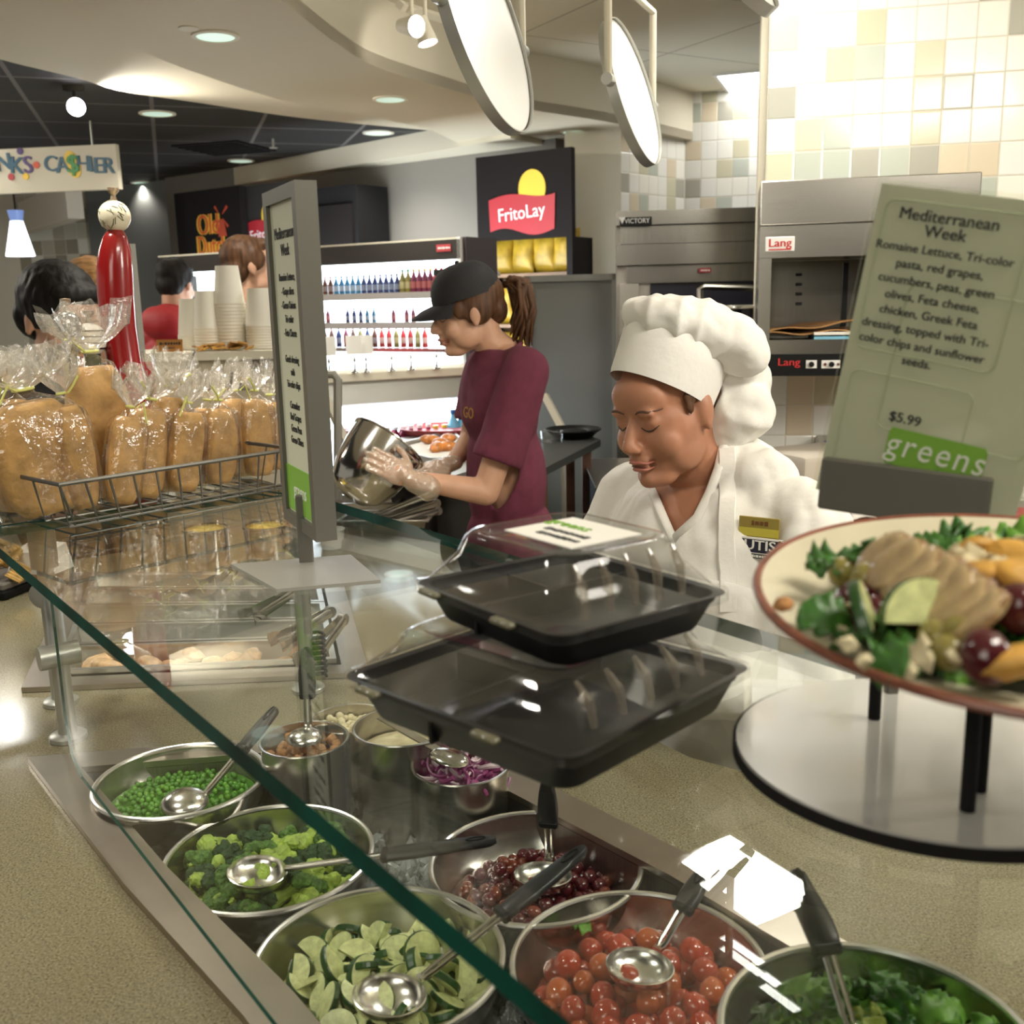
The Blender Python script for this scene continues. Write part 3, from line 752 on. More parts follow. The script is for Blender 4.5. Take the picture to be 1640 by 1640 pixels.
# --- tomatoes
TOM = mat('tomato_red', (.36, .040, .014), .13, var=.2, scale=9, coat=.4)
TOM2 = mat('tomato_orange', (.44, .09, .02), .13, var=.2, scale=9, coat=.4)
c, R = BW['tomatoes']
base_fill('tomato_heap', c, R, .095, .058, .085, TOM, 'lower layer of cherry tomatoes in the bowl')
tm = []
for m_, r_ in ((TOM, .0165), (TOM2, .0155)):
    tm.append(MB().lathe([(0, -r_*1.1), (r_*.5, -r_*.98), (r_*.86, -r_*.6), (r_, 0), (r_*.88, r_*.58), (r_*.5, r_*.98), (r_*.15, r_*1.08), (0, r_*1.03)], 18).build('cherry_tomato', m_))
k = 0
for lay, nn, rr_, dm, dz in ((0, 50, .116, .0285, -.046), (1, 26, .098, .033, -.026)):
    for (x, y) in scatter(rnd, nn, rr_, dm, 6000):
        o = tm[k] if k < 2 else dup(tm[0 if rnd.random() < .68 else 1])
        o.location = (c.x+x, c.y+y, c.z+dz+rnd.uniform(-.003, .006)); o.rotation_euler = (rnd.uniform(0, 3), rnd.uniform(0, 3), 0)
        s = rnd.uniform(.9, 1.1); o.scale = (s, s, s)
        tag(o, 'shiny red cherry tomato in the bowl at lower right', 'tomato', 'cherry tomatoes in the bowl'); k += 1
# --- leafy greens
LF = [mat('leaf_bright', (.10, .24, .025), .45, var=.4, scale=40, bump=.4, bscale=70), mat('leaf_dark', (.035, .12, .015), .4, var=.4, scale=40, bump=.4, bscale=70), mat('leaf_yellow', (.30, .36, .06), .45, var=.3, scale=40, bump=.3)]
def leaf(seed, m, L=.05, W=.036, ruff=.007, name='lettuce_leaf'):
    rr = random.Random(seed); ph = rr.random()*6; cv = rr.uniform(3, 9)
    def fn(u, v):
        x = (u-.5)*L; y = (v-.5)*2; wd_ = W*.5*max(.05, math.sin(PI*min(1, .08+u*.97)))**.6
        e = abs(y)
        return (x, y*wd_, ruff*e*e*math.sin(u*cv*3+ph+(2 if y > 0 else 0))-.25*x*x/L*4+.006*(1-e)*math.sin(ph+u*3))
    return MB().sheet(fn, 14, 8).build(name, m, smooth=180, solid=.0012)
lp = [leaf(1, LF[0]), leaf(2, LF[1]), leaf(3, LF[0], .06, .05, .011), leaf(4, LF[2], .04, .02), leaf(5, LF[1], .05, .045, .012)]
c, R = BW['greens']
base_fill('greens_heap', c, R, .095, .042, .085, LF[1], 'lower layer of chopped greens in the lower right bowl')
k = 0
for lay, nn, dz in ((0, 60, -.036), (1, 62, -.018)):
    for (x, y) in scatter(rnd, nn, .108-.012*lay, .0165, 6000):
        i = k if k < 5 else rnd.choice([0, 0, 1, 2, 2, 3, 4]); o = lp[i] if k < 5 else dup(lp[i])
        o.location = (c.x+x, c.y+y, c.z+dz+.020*(1-(x*x+y*y)/.0118)+rnd.uniform(-.004, .008))
        o.rotation_euler = (rnd.uniform(-.9, .9), rnd.uniform(-.9, .9), rnd.uniform(0, 6)); s = rnd.uniform(.8, 1.2); o.scale = (s, s, s)
        tag(o, 'torn leaf of chopped greens in the lower right bowl', 'lettuce', 'chopped greens in the lower right bowl'); k += 1
o = dup(lp[0]); pt = GP(929, 1482, .86); o.location = pt; o.rotation_euler = (.3, .4, 2.2); o.scale = (.7,)*3
tag(o, 'small green leaf on the edge of the tomato bowl', 'lettuce'); 
if 'group' in o: del o['group']

# ------------------------------------------------------------------ ladles
def ladle(label, bc, he, r=.042, flip=False, frac=.47, hw=.013, bend=.0):
    """bc centre of the ladle bowl rim, he end of the black handle"""
    bc, he = Vector(bc), Vector(he); d = he-bc; hd = Vector((d.x, d.y, 0)); 
    if hd.length < .02: hd = Vector((0, 1, 0))
    hd.normalize()
    t = thing('ladle', label, 'ladle', bc, group='black handled steel ladles')
    prof = [(r*math.sin(a), -r*.62*math.cos(a)) for a in [i/9*PI/2 for i in range(10)]]
    pr = prof+[(r-.0014, .0006)]+[(max(0, q-.0014), z+.0014) for q, z in prof[::-1]]
    M = Matrix.Rotation(PI, 4, hd.cross(Vector((0, 0, 1)))) if flip else Matrix.Identity(4)
    tilt = Matrix.Rotation(-.12, 4, hd.cross(Vector((0, 0, 1)))) if not flip else Matrix.Identity(4)
    MB().lathe(pr, 32, M=M @ tilt, caps=False).build('bowl', mat('ladle_steel', (.72, .70, .66), .22, 1.0), t, smooth=60)
    s0 = hd*(r*.96)+Vector((0, 0, .002)); e = d
    s1 = s0.lerp(e, frac); up = Vector((0, 0, 1)); sd = (e-s0).cross(up)
    sd = sd.normalized() if sd.length > 1e-4 else Vector((1, 0, 0))
    mb = MB()
    for q in (-.0042, .0042): mb.tube([s0+sd*q*.6, s0.lerp(s1, .15)+sd*q, s1+sd*q], .0030, 8)
    mb.box(tuple(s0.lerp(s1, .04)), (.014, .012, .004), rot=(0, 0, math.atan2(hd.y, hd.x)))
    mb.build('shaft', STEEL2, t)
    ax = (e-s1).normalized(); nrm = sd.cross(ax).normalized(); L = (e-s1).length
    mb = MB(); rings = []; n = 16
    for i in range(n+1):
        f = i/n; w_ = hw*(.72+.42*math.sin(PI*min(1, .25+f*.8))); 
        if f > .93: w_ *= math.sqrt(max(.05, 1-((f-.93)/.075)**2))
        th = .0058 if 0.03 < f < .97 else .0045; p = s1+ax*(f*L)+nrm*(bend*math.sin(f*PI*.5)**2)
        rings.append([p+sd*w_*x+nrm*th*y for x, y in ((-1, -.4), (-.75, -1), (.75, -1), (1, -.4), (1, .4), (.75, 1), (-.75, 1), (-1, .4))])
    mb.loft(rings); hnd = mb.build('handle', BLACKH, t, smooth=50)
    pe = s1+ax*(L*.82)+nrm*(bend*.92+.0062)
    MB().tube([pe+ax*.014*math.cos(a)+sd*.0042*math.sin(a) for a in [i*2*PI/16 for i in range(16)]], .0012, 6, closed=True).build('hanging_slot', BLACKP, hnd)
    MB().box((0, 0, 0), (.012, hw*2.1, .014), bevel=.003, M=Matrix.Translation(s1) @ Matrix((tuple(ax)+(0,), tuple(sd)+(0,), tuple(nrm)+(0,), (0, 0, 0, 1))).transposed()).build('collar', BLACKP, hnd)
    return t
z0 = BZ+.008
ladle('ladle lying in the peas with its black handle up to the right', GP(296, 1288, z0+.010), GP(443, 1134, .985), .038, True, .52)
ladle('ladle sitting open on the broccoli with handle reaching right', GP(412, 1395, z0+.008), GP(795, 1345, .915), .042)
ladle('ladle in the cucumbers with handle over the grapes bowl', GP(624, 1592, z0+.006), GP(938, 1358, .965), .043)
ladle('ladle standing in the grapes with handle pointing at the boxes', GP(870, 1400, z0-.018), GP(876, 1250, .985), .042, False, .45)
ladle('ladle on the tomatoes with handle toward the back rim', GP(1025, 1546, z0+.004), GP(1130, 1393, .94), .041, False, .5)
ladle('ladle in the leafy greens with curved black handle standing up', GP(1400, 1700, z0+.12), GP(1283, 1384, 1.10), .042, False, .46, .014, -.02)

# ------------------------------------------------------------------ crocks behind the bowls
def crock(label, c, r, H, bottom=None):
    t = thing('steel_crock', label, 'crock', (c.x, c.y, c.z-H), group='round steel crocks in the ice well')
    MB().lathe([(0, 0), (r*.97, 0), (r, .006), (r, H-.004), (r+.004, H-.001), (r+.003, H+.001), (r-.001, H), (r-.0025, .004), (0, .004)], 40, caps=False).build('body', STEEL, t, smooth=50); return t
cA = GP(487, 1183, .925); crock('steel crock of croutons with an upside down ladle', cA, .074, .175)
cB = GP(560, 1150, .915); crock('steel crock of crumbled cheese behind the croutons', cB, .066, .165)
cO = GP(738, 1222, .925); crock('steel crock heaped with sliced red onion', cO, .078, .175)
cC = GP(645, 1162, .955); crock('tall dark reflecting steel crock left of the onions', cC, .082, .205)
CRU = mat('crouton', (.42, .20, .07), .8, var=.4, scale=80, bump=.6)
FET = mat('crumbled_cheese', (.62, .54, .34), .8, var=.15, scale=60, bump=.4)
ONI = mat('onion_white', (.66, .52, .56), .35, var=.1); ONP = mat('onion_purple', (.26, .055, .16), .3, var=.2)
for i, (x, y) in enumerate(scatter(rnd, 26, .060, .019, 4000)):
    o = tag(MB().box((0, 0, 0), (.017, .015, .014), bevel=.003).build('crouton', CRU), 'toasted bread crouton in the steel crock', 'crouton', 'croutons in the crock') if i == 0 else dup(o0)
    if i == 0: o0 = o
    o.location = (cA.x+x, cA.y+y, cA.z-.028+rnd.uniform(0, .012)); o.rotation_euler = (rnd.random()*3, rnd.random()*3, rnd.random()*3)
for cc, r_, m_, nm, lb in ((cA, .069, CRU, 'crouton_heap', 'packed croutons lower in the steel crock'), (cC, .076, FET, 'chopped_egg', 'pale chopped filling in the tall dark crock')):
    o = MB().lathe([(0, -.12), (r_, -.12), (r_, -.042), (r_*.5, -.036), (0, -.034)], 24).build(nm, m_); o.location = cc; tag(o, lb, 'food', kind='stuff')
mb = MB()
for (x, y) in scatter(rnd, 90, .058, .009, 4000): mb.ball((x, y, -.03+rnd.uniform(0, .014)), rnd.uniform(.005, .009), 6)
o = mb.build('cheese_crumbles', FET, smooth=0); o.location = cB; tag(o, 'crumbled pale cheese in the crock behind the croutons', 'cheese', kind='stuff')
k = 0
for (x, y) in scatter(rnd, 46, .062, .009, 4000):
    r_ = rnd.uniform(.012, .028); a0 = rnd.random()*6; aa = [a0+i*.26 for i in range(10)]
    mb = MB().tube([(r_*math.cos(a)-.4*r_*math.cos(a0+1.2), r_*math.sin(a)-.4*r_*math.sin(a0+1.2), .002*math.sin(a*3)) for a in aa], .0026, 6, flat=1.6)
    o = tag(mb.build('onion_slice', ONP if k % 2 else ONI), 'curved slice of red onion in the steel crock', 'onion', 'red onion slices in the crock'); k += 1
    o.location = (cO.x+x, cO.y+y, cO.z-.02+.02*(1-(x*x+y*y)/.004)+rnd.uniform(-.008, .008)); o.rotation_euler = (rnd.uniform(-.8, .8), rnd.uniform(-.8, .8), 0)
o = MB().lathe([(0, -.12), (.068, -.12), (.068, -.03), (0, -.018)], 24).build('onion_heap', ONP); o.location = cO; tag(o, 'packed red onion lower in the steel crock', 'food', kind='stuff')
ladle('ladle turned over in the crouton crock with handle straight up', cA+Vector((.004, -.012, .004)), GP(486, 1046, 1.06)*0+Vector((cA.x+.004, cA.y+.05, 1.075)), .031, True, .42)
# shiny spoon resting over the dark crock and onions
a, b = GP(612, 1152, .955), GP(735, 1222, .945)
t = thing('serving_spoon', 'long polished steel spoon resting on the dark crock and the onions', 'spoon', a, rot=(b-a).to_track_quat('X', 'Z').to_euler())
L = (b-a).length
mb = MB().ball((L*.88, 0, 0), (.04, .026, .007), 16); mb.build('spoon_bowl', STEEL2, t)
MB().box((L*.38, 0, .002), (L*.8, .018, .003), bevel=.001).build('handle', STEEL2, t)
# ================================================================== things standing on the glass shelf
ZG = ZS+.0006
TXT = mat('print_black', (.02, .02, .02), .6); TXTG = mat('print_green', (.20, .42, .045), .6); TXTL = mat('print_pale_green', (.42, .47, .30), .6); TXTW = mat('print_white', (.75, .78, .68), .6)
CARD = mat('menu_paper', (.60, .615, .47), .55); CARDC = mat('menu_sleeve', (.58, .59, .46), .28)
MENU1 = "Mediterranean\nWeek"
MENU2 = "Romaine Lettuce, Tri-color\npasta, red grapes,\ncucumbers, peas, green\nolives, Feta cheese,\nchicken, Greek Feta\ndressing, topped with Tri-\ncolor chips and sunflower\nseeds."
# --- left menu stand
sb = [GP(370, 908, ZG), GP(443, 949, ZG), GP(610, 934, ZG), GP(562, 893, ZG)]
ctr_ = sum(sb, Vector())/4
pf = GP(490, 905, ZG)
ms = thing('menu_stand', 'grey framed menu stand on a square metal base on the glass shelf', 'menu stand', (pf.x, pf.y, ZG))
MB().prism([tuple((p-pf)[:2]) for p in sb], 0, .005).build('base_plate', GREYL, ms, smooth=0)
Fl = DP(436, 560, pf.y)
D_ = pf.y
tl, tr, bl, br_ = DP(418, 328, D_-.02), DP(498, 318, D_+.06), DP(450, 800, D_-.02), DP(525, 843, D_+.06)
hgt = ((tl-bl).length+(tr-br_).length)/2
# frame: an upright board seen almost edge on
wdt = .20; cz = (tl.z+tr.z+bl.z+br_.z)/4
fx = Vector((wdt*.34*.9, wdt*.93, 0)); yaw = math.radians(66)
board = MB(); H_ = .50; Wd = .19
board.prism([(-Wd/2, -H_/2), (Wd/2, -H_/2), (Wd/2, H_/2), (-Wd/2, H_/2)], -.020, .011, holes=[[(-Wd/2+.02, -H_/2+.02), (Wd/2-.02, -H_/2+.02), (Wd/2-.02, H_/2-.02), (-Wd/2+.02, H_/2-.02)]])
fr = board.build('frame', GREYP, ms, smooth=0)
fc = DP(474, 583, D_+.01); fr.location = fc-Vector((pf.x, pf.y, ZG)); fr.rotation_euler = Euler((PI/2, 0, math.radians(-64)), 'XYZ')
MB().box((0, 0, 0), (Wd-.036, H_-.036, .010)).build('menu_paper', CARD, fr, smooth=0)
MB().box((0, -H_/2+.058, .0056), (Wd-.040, .07, .0012)).build('green_panel', TXTG, fr, smooth=0)
def t2(s, size, y, z=.0056, p=fr, sx=1.0, m=TXT, name='menu_lettering', x=0, bold=.006, line=1.0, space=1.0): return text(name, s, size, m, p, (x, y, z), (0, 0, 0), bold, 0, .0003, sx, 'CENTER', space, line)
t2(MENU1, .024, .175, sx=.8); t2("Romaine Lettuce,\n- Grape slices\n- Green Onions\nTri-color\n- Feta Cheese", .016, .085, sx=.8, line=1.25)
t2("Greek dressing\nwith\nTri-color chips", .0155, -.012, sx=.8, line=1.2); t2("Cucumber\nRed Grapes\nGreen Peas\nGreen Olives", .016, -.088, sx=.8, line=1.1); t2("greens", .03, -H_/2+.058, .0064, m=TXTW, sx=.9)
zb = fr.location.z-H_/2
MB().box((fr.location.x*.35, fr.location.y*.35, (zb+.05)/2), (.022, .014, zb+.06), rot=(0, 0, math.radians(10)), bevel=.002).build('post', GREYP, ms, smooth=0)

# --- clear lidded takeaway boxes
def takeout(label, L, Fp, Rp, z, hb, hl, rimo, inset_top, name_card=False, lid_in=.03):
    a = (Vector(L)-Vector(Fp)); b = (Vector(Rp)-Vector(Fp)); a.z = b.z = 0
    la, lb = a.length, b.length; ax = a.normalized(); by = Vector((-ax.y, ax.x, 0)); 
    if by.dot(b) < 0: by = -by
    t = thing('takeout_box', label, 'takeaway box', (Fp.x, Fp.y, z+.0008), group='black takeaway boxes with clear lids')
    def rr(o, zz, r=.02, k=5):
        x0, y0, x1, y1 = -o, -o, la+o, lb+o; r = min(r, (x1-x0)/2.1, (y1-y0)/2.1); out = []
        for cx_, cy_, s0 in ((x1-r, y1-r, 0), (x0+r, y1-r, 1), (x0+r, y0+r, 2), (x1-r, y0+r, 3)):
            for i in range(k+1):
                q = (s0+i/k)*PI/2; p = ax*(cx_+r*math.cos(q))+by*(cy_+r*math.sin(q)); out.append((p.x, p.y, zz))
        return out
    mb = MB(); ro = rimo
    mb.loft([rr(0, 0), rr(.002, .003), rr(ro*.75, hb*.78), rr(ro*.85, hb*.80), rr(ro, hb), rr(ro+.005, hb+.001), rr(ro+.005, hb-.003), rr(ro-.001, hb-.0025)][:6]+[rr(ro-.003, hb), rr(ro*.72, hb*.76), rr(-.001, .004)])
    mb.build('tray', BLACKP, t, smooth=40)
    # dividing walls and ribs of the tray
    mb = MB()
    for f in (.5,): mb.box(tuple(ax*la*.62+by*lb*.5+Vector((0, 0, hb*.42))), (.004, lb*1.08, hb*.8), rot=(0, 0, math.atan2(ax.y, ax.x)))
    mb.box(tuple(ax*la*.81+by*lb*.5+Vector((0, 0, hb*.42))), (la*.38, .004, hb*.8), rot=(0, 0, math.atan2(ax.y, ax.x)))
    mb.build('dividers', BLACKP, t, smooth=0)
    mb = MB(); ti = -lid_in; hL = hb+hl
    mb.loft([rr(ro+.007, hb-.006), rr(ro+.007, hb+.003), rr(ro-.002, hb+.006), rr(ti*.35, hb+hl*.62, .03), rr(ti*.7, hb+hl*.92, .03), rr(ti, hL, .03), rr(ti-.008, hL, .025), rr(ti-.011, hL-.003, .025), rr(-la*.3, hL-.003, .02)])
    lid = mb.build('lid', PLASTIC, t, smooth=50)
    # ribs pressed in the lid's right flank
    mb = MB()
    for i in range(5):
        f = .14+.17*i; p0 = ax*(-ro*.2)+by*(lb*f)+Vector((0, 0, hb+.006)); p1 = ax*(lid_in*.75)+by*(lb*f)+Vector((0, 0, hb+hl*.9)); pm = p0.lerp(p1, .5)-ax*.004+Vector((0, 0, .004))
        mb.tube([p0, pm, p1], [.003, .0045, .002], 8)
    mb.build('ribs', clear('rib_plastic', (.80, .78, .74), .07, .08, milk=.10, milkcol=(.62, .54, .44)), lid)
    for f in (.12, .74):
        p = ax*(la*(1-f))+by*(-ro-.010)+Vector((0, 0, hb-.001))
        MB().box(tuple(p), (.030, .010, .006), rot=(0, 0, math.atan2(ax.y, ax.x)), bevel=.002).build('latch', mat('latch_plastic', (.13, .12, .075), .25), lid, smooth=40)
    if name_card:
        cdo = MB().box((0, 0, 0), (la*.52, lb*.5, .0012)).build('label_card', PAPERW, t, smooth=0)
        p = ax*la*.46+by*lb*.5+Vector((0, 0, hL+.0012)); cdo.location = p; cdo.rotation_euler = (0, 0, math.atan2(ax.y, ax.x)+PI)
        text('card_lettering', "greens", .022, TXTG, cdo, (-.02, .015, .0008), (0, 0, 0), .01); dashes(cdo, TXT, 0, [(-.03, .03, .0, .008), (-.022, .036, -.016, .009)]).matrix_local = Matrix.Translation((0, -.008, .001)) @ Matrix.Rotation(-PI/2, 4, 'X')
    return t
bL, bF, bR = GP(597, 1146, ZG), GP(907, 1272, ZG), GP(1176, 1158, ZG); bR2 = bF+(bR-bF)*1.10
takeout('larger black takeaway box with clear lid, lower of the stacked two', bL, bF, bR2, ZG, .040, .046, .017, .02, False, .022)
z2 = ZG+.0855
takeout('smaller black takeaway box with white card on its lid, upper of two', GP(705, 988, z2), GP(900, 1072, z2), GP(1105, 1000, z2), z2, .034, .054, .015, .02, True, .016)

# --- turntable with its wire legs, plate and salad
tc = GP(1490, 1197, ZG+.012); rad = (tc-GP(1175, 1180, ZG+.012)).length
DISC = mat('frosted_disc', (.46, .455, .43), .16, spec=.8, coat=.6)
tt = thing('display_turntable', 'round pale grey turntable with black rim carrying the plate stand', 'turntable', (tc.x, tc.y, ZG))
MB().lathe([(0, .006), (rad-.003, .006), (rad-.001, .008), (rad-.002, .012), (0, .012)], 72).build('disc', DISC, tt)
MB().lathe([(rad-.006, .0005), (rad+.001, .0005), (rad+.001, .0105), (rad-.0005, .0105), (rad-.0015, .0055), (rad-.006, .0055)], 72, caps=False).build('rim', BLACKM, tt)
MB().lathe([(0, 0), (rad*.7, 0), (rad*.7, .005), (0, .005)], 40).build('base', GREYL, tt)
pz = 1.436
pc = GP(1650, 966, pz+.018)
PR = .178
stand = thing('plate_stand', 'low dark stand with straight legs holding up the salad plate', 'plate stand', (tc.x, tc.y, ZG+.0125))
SC = Vector((pc.x-tc.x, pc.y-tc.y, 0)); hz = pz-ZG-.0125-.004
legp = [GP(1400, 1150, ZG+.0125), GP(1549, 1297, ZG+.0125)]
lg = [p-Vector((tc.x, tc.y, ZG+.0125)) for p in legp]; cen = SC*.6
lg += [cen*2-lg[1]*1.0, cen*2-lg[0]*1.0]
lg = lg[:2]+[Vector((p.x, p.y, 0)) for p in (cen+(cen-lg[0])*.55, cen+(cen-lg[1])*.55)]
for p in lg:
    MB().cyl((p.x, p.y, 0), (p.x, p.y, hz-.004), .0056, .0056, 12).build('leg', BLACKM, stand)
MB().lathe([(0, hz-.007), (PR*.60, hz-.007), (PR*.60, hz-.001), (0, hz-.001)], 40, M=Matrix.Translation((SC.x, SC.y, 0))).build('top', BLACKM, stand)
MB().tube([(SC.x+.07*math.cos(i*.2618), SC.y+.07*math.sin(i*.2618), hz-.010) for i in range(24)], .003, 6, closed=True).build('ring', BLACKM, stand)
PLC = mat('plate_glaze', (.60, .54, .39), .25, var=.07, scale=14, coat=.3); PLR = mat('plate_rust_rim', (.22, .075, .045), .3, var=.3, scale=30)
plate = thing('dinner_plate', 'large cream dinner plate with rust red rim holding the display salad', 'plate', (pc.x, pc.y, pz))
pp = [(0, 0), (PR*.6, 0), (PR*.70, .003), (PR*.97, .019), (PR*1.0, .022), (PR*1.0, .025), (PR*.965, .0245), (PR*.68, .009), (PR*.60, .006), (0, .006)]
MB().lathe(pp, 72).build('dish', PLC, plate, smooth=60)
MB().tube([(PR*math.cos(i*2*PI/72), PR*math.sin(i*2*PI/72), .0232) for i in range(72)], .0034, 8, closed=True).build('rim', PLR, plate)
plate.rotation_euler = (.09, -.01, 0)
CH2 = mat('sliced_chicken', (.46, .33, .17), .4, var=.3, scale=45, bump=.5, coat=.2)
CHIP = mat('corn_chip', (.52, .28, .05), .55, var=.3, scale=50, bump=.4)
OLV = mat('green_olive', (.26, .22, .06), .25, var=.2)
PAS = mat('pasta', (.50, .38, .15), .4, var=.2)
def at(px, py, dz): return GP(px, py, pz+dz)
def place(o, p, rot=(0, 0, 0), s=1.0, lab=None, cat=None, grp=None):
    o.location = p; o.rotation_euler = rot; o.scale = (s, s, s)
    if lab: tag(o, lab, cat, grp)
    return o
def lump(name, m, r, seed, j=.12, seg=14, ss=1):
    rr = random.Random(seed); mb = MB().ball((0, 0, 0), r, seg)
    for v in mb.bm.verts: v.co *= 1+rr.uniform(-j, j)
    return mb.build(name, m, smooth=180 if ss else 0, subsurf=ss)
rr = random.Random(21)
o = base = MB().lathe([(0, 0), (PR*.72, .002), (PR*.66, .016), (PR*.4, .030), (0, .034)], 30).build('salad_bed', LF[1]); place(o, (pc.x+.012, pc.y+.006, pz+.006), lab='green salad bed under the toppings on the plate', cat='salad'); o['kind'] = 'stuff'
# leaves round the bed
leaves = []
k = 0
for i in range(110):
    a = rr.random()*6.28; q = (.25+.75*rr.random())*PR*.76; o = dup(lp[rr.choice([0, 1, 1, 4, 2])])
    z = pz+.014+.034*max(0, 1-(q/(PR*.80))**2)+rr.uniform(0, .006)
    place(o, (pc.x+.012+q*math.cos(a), pc.y+.006+q*math.sin(a), z), (rr.uniform(-.5, .5), rr.uniform(-.5, .5), rr.random()*6), rr.uniform(.6, 1.0), 'torn green leaf in the plated display salad', 'lettuce', 'leaves on the display plate')
for i in range(46):
    px = rr.uniform(1315, 1640); py = rr.uniform(985, 1078) if i < 34 else rr.uniform(880, 905); o = dup(lp[rr.choice([0, 1, 1, 4])])
    pt_ = at(px, py, rr.uniform(.012, .026) if i < 34 else .045); dv2 = Vector((pt_.x-pc.x, pt_.y-pc.y, 0))
    if dv2.length > PR*.78: pt_ = pt_-dv2*(1-PR*.74/dv2.length)
    place(o, pt_, (rr.uniform(-.7, .7), rr.uniform(-.7, .7), rr.random()*6), rr.uniform(.45, .75), 'torn green leaf in the plated display salad', 'lettuce', 'leaves on the display plate')
for px, py, dz, s, rt in ((1335, 985, .028, .8, (.9, .2, .4)), (1400, 893, .048, .75, (1.3, .2, 1.7)), (1375, 1022, .026, .7, (.4, .2, 2.4)), (1450, 1048, .024, .8, (.5, -.3, .3))):
    o = dup(lp[1]); place(o, at(px, py, dz), rt, s, 'torn green leaf in the plated display salad', 'lettuce', 'leaves on the display plate')
CH3 = mat('browned_edge', (.22, .12, .045), .5, var=.4, scale=50)
def chick(seed, W, H, T):
    rr_ = random.Random(seed); n = 22; mb = MB(); rim = []
    for k in range(n):
        a = k*2*PI/n; rim.append((W*math.cos(a)*(1+rr_.uniform(-.06, .06)), H*math.sin(a)*(1+rr_.uniform(-.08, .08))*(1.0 if math.sin(a) > 0 else .8)))
    prof = [(.55, T*.5), (.92, T*.46), (1.0, T*.2), (1.0, -T*.25), (.9, -T*.5)]
    mb.loft([[(x*q, y*q, z+rr_.uniform(-.0006, .0006)) for x, y in rim] for q, z in prof])
    for f in mb.bm.faces:
        c_ = f.calc_center_median(); f.material_index = 1 if (c_.x/W)**2+(c_.y/H)**2 > .86 else 0
    return mb.build('chicken_slice', [CH2, CH3], smooth=60, recalc=True)
cs0 = [chick(q, .024, .019, .010) for q in range(3)]
for i in range(7):
    f = i/6; o = cs0[i] if i < 3 else dup(cs0[i % 3]); px = 1415+(1560-1415)*f; py = 893+(985-893)*f
    place(o, at(px, py, .056-.010*f), (.55+.1*math.sin(i*2), -.75, -.55+.12*math.sin(i*3)), 1.05-.05*abs(i-3), 'sliced chicken piece fanned across the plated salad', 'chicken', 'chicken slices on the display plate')
for i, (px, py, dz) in enumerate(((1455, 905, .046), (1535, 940, .048))):
    o = dup(cs0[i]); place(o, at(px, py, dz), (.2, .1, i*1.4), 1.1, 'sliced chicken piece fanned across the plated salad', 'chicken', 'chicken slices on the display plate')
for i, (px, py, dz, r) in enumerate(((1370, 965, .028, .0125), (1415, 952, .034, .012), (1460, 970, .034, .012), (1578, 1052, .030, .0128), (1610, 955, .045, .013), (1632, 975, .044, .013), (1400, 985, .026, .011))):
    o = dup(gm[0]); place(o, at(px, py, dz), (.4, .3, i), r/.0094, 'dark red grape on the plated display salad', 'grape', 'grapes on the display plate')
for i, (px, py, dz, s) in enumerate(((1625, 1060, .028, 1.2), (1560, 885, .056, 1.0), (1620, 900, .056, 1.1), (1590, 920, .055, 1.1), (1640, 925, .056, 1.2))):
    o = lump('corn_chip', CHIP, (.021, .015, .008), 30+i, .15) if i == 0 else dup(chip0)
    if i == 0: chip0 = o
    place(o, at(px, py, dz), (rr.uniform(-.8, .8), rr.uniform(-.8, .8), i), s, 'orange corn chip on the plated display salad', 'chip', 'corn chips on the display plate')
for i, (px, py, dz) in enumerate(((1390, 925, .042), (1350, 915, .036), (1500, 1020, .030), (1520, 1045, .026), (1540, 1010, .036))):
    o = MB().ball((0, 0, 0), (.0115, .0105, .0105), 12).build('green_olive', OLV) if i == 0 else dup(olv0)
    if i == 0: olv0 = o
    place(o, at(px, py, dz), (0, 0, i), 1, 'green olive on the plated display salad', 'olive', 'olives on the display plate')
fes = []
for i in range(34):
    if i < 16: px, py, dz = rr.uniform(1520, 1660), rr.uniform(868, 905), .060
    else: px, py, dz = rr.uniform(1330, 1640), rr.uniform(960, 1080), .030
    if i < 4:
        mb = MB(); [mb.bm.verts.new((rr.uniform(-.006, .006), rr.uniform(-.005, .005), rr.uniform(-.004, .004))) for _ in range(12)]; bmesh.ops.convex_hull(mb.bm, input=mb.bm.verts[:]); o = mb.build('cheese_crumble', FET, smooth=0); fes.append(o)
    else: o = dup(fes[i % 4])
    place(o, at(px, py, dz), (rr.random()*3, rr.random()*3, 0), rr.uniform(.6, 1.5), 'crumble of white cheese on the plated salad', 'cheese', 'cheese crumbles on the display plate')
for i, (px, py, dz, a) in enumerate(((1480, 1000, .034, .15), (1390, 1000, .03, 1.2))):
    o = dup(ck[0]); place(o, at(px, py, dz), (1.2, .1, a), 1.0, ('cucumber slice standing on edge under the chicken strip', 'cucumber slice at the left of the plated salad')[i], 'cucumber')
    if 'group' in o: del o['group']
# chunk of something beige on the plate's left brim
place(lump('crouton', CRU, (.007, .006, .005), 77, .2), at(1255, 968, .030), lab='small brown crouton on the left brim of the plate', cat='crouton')

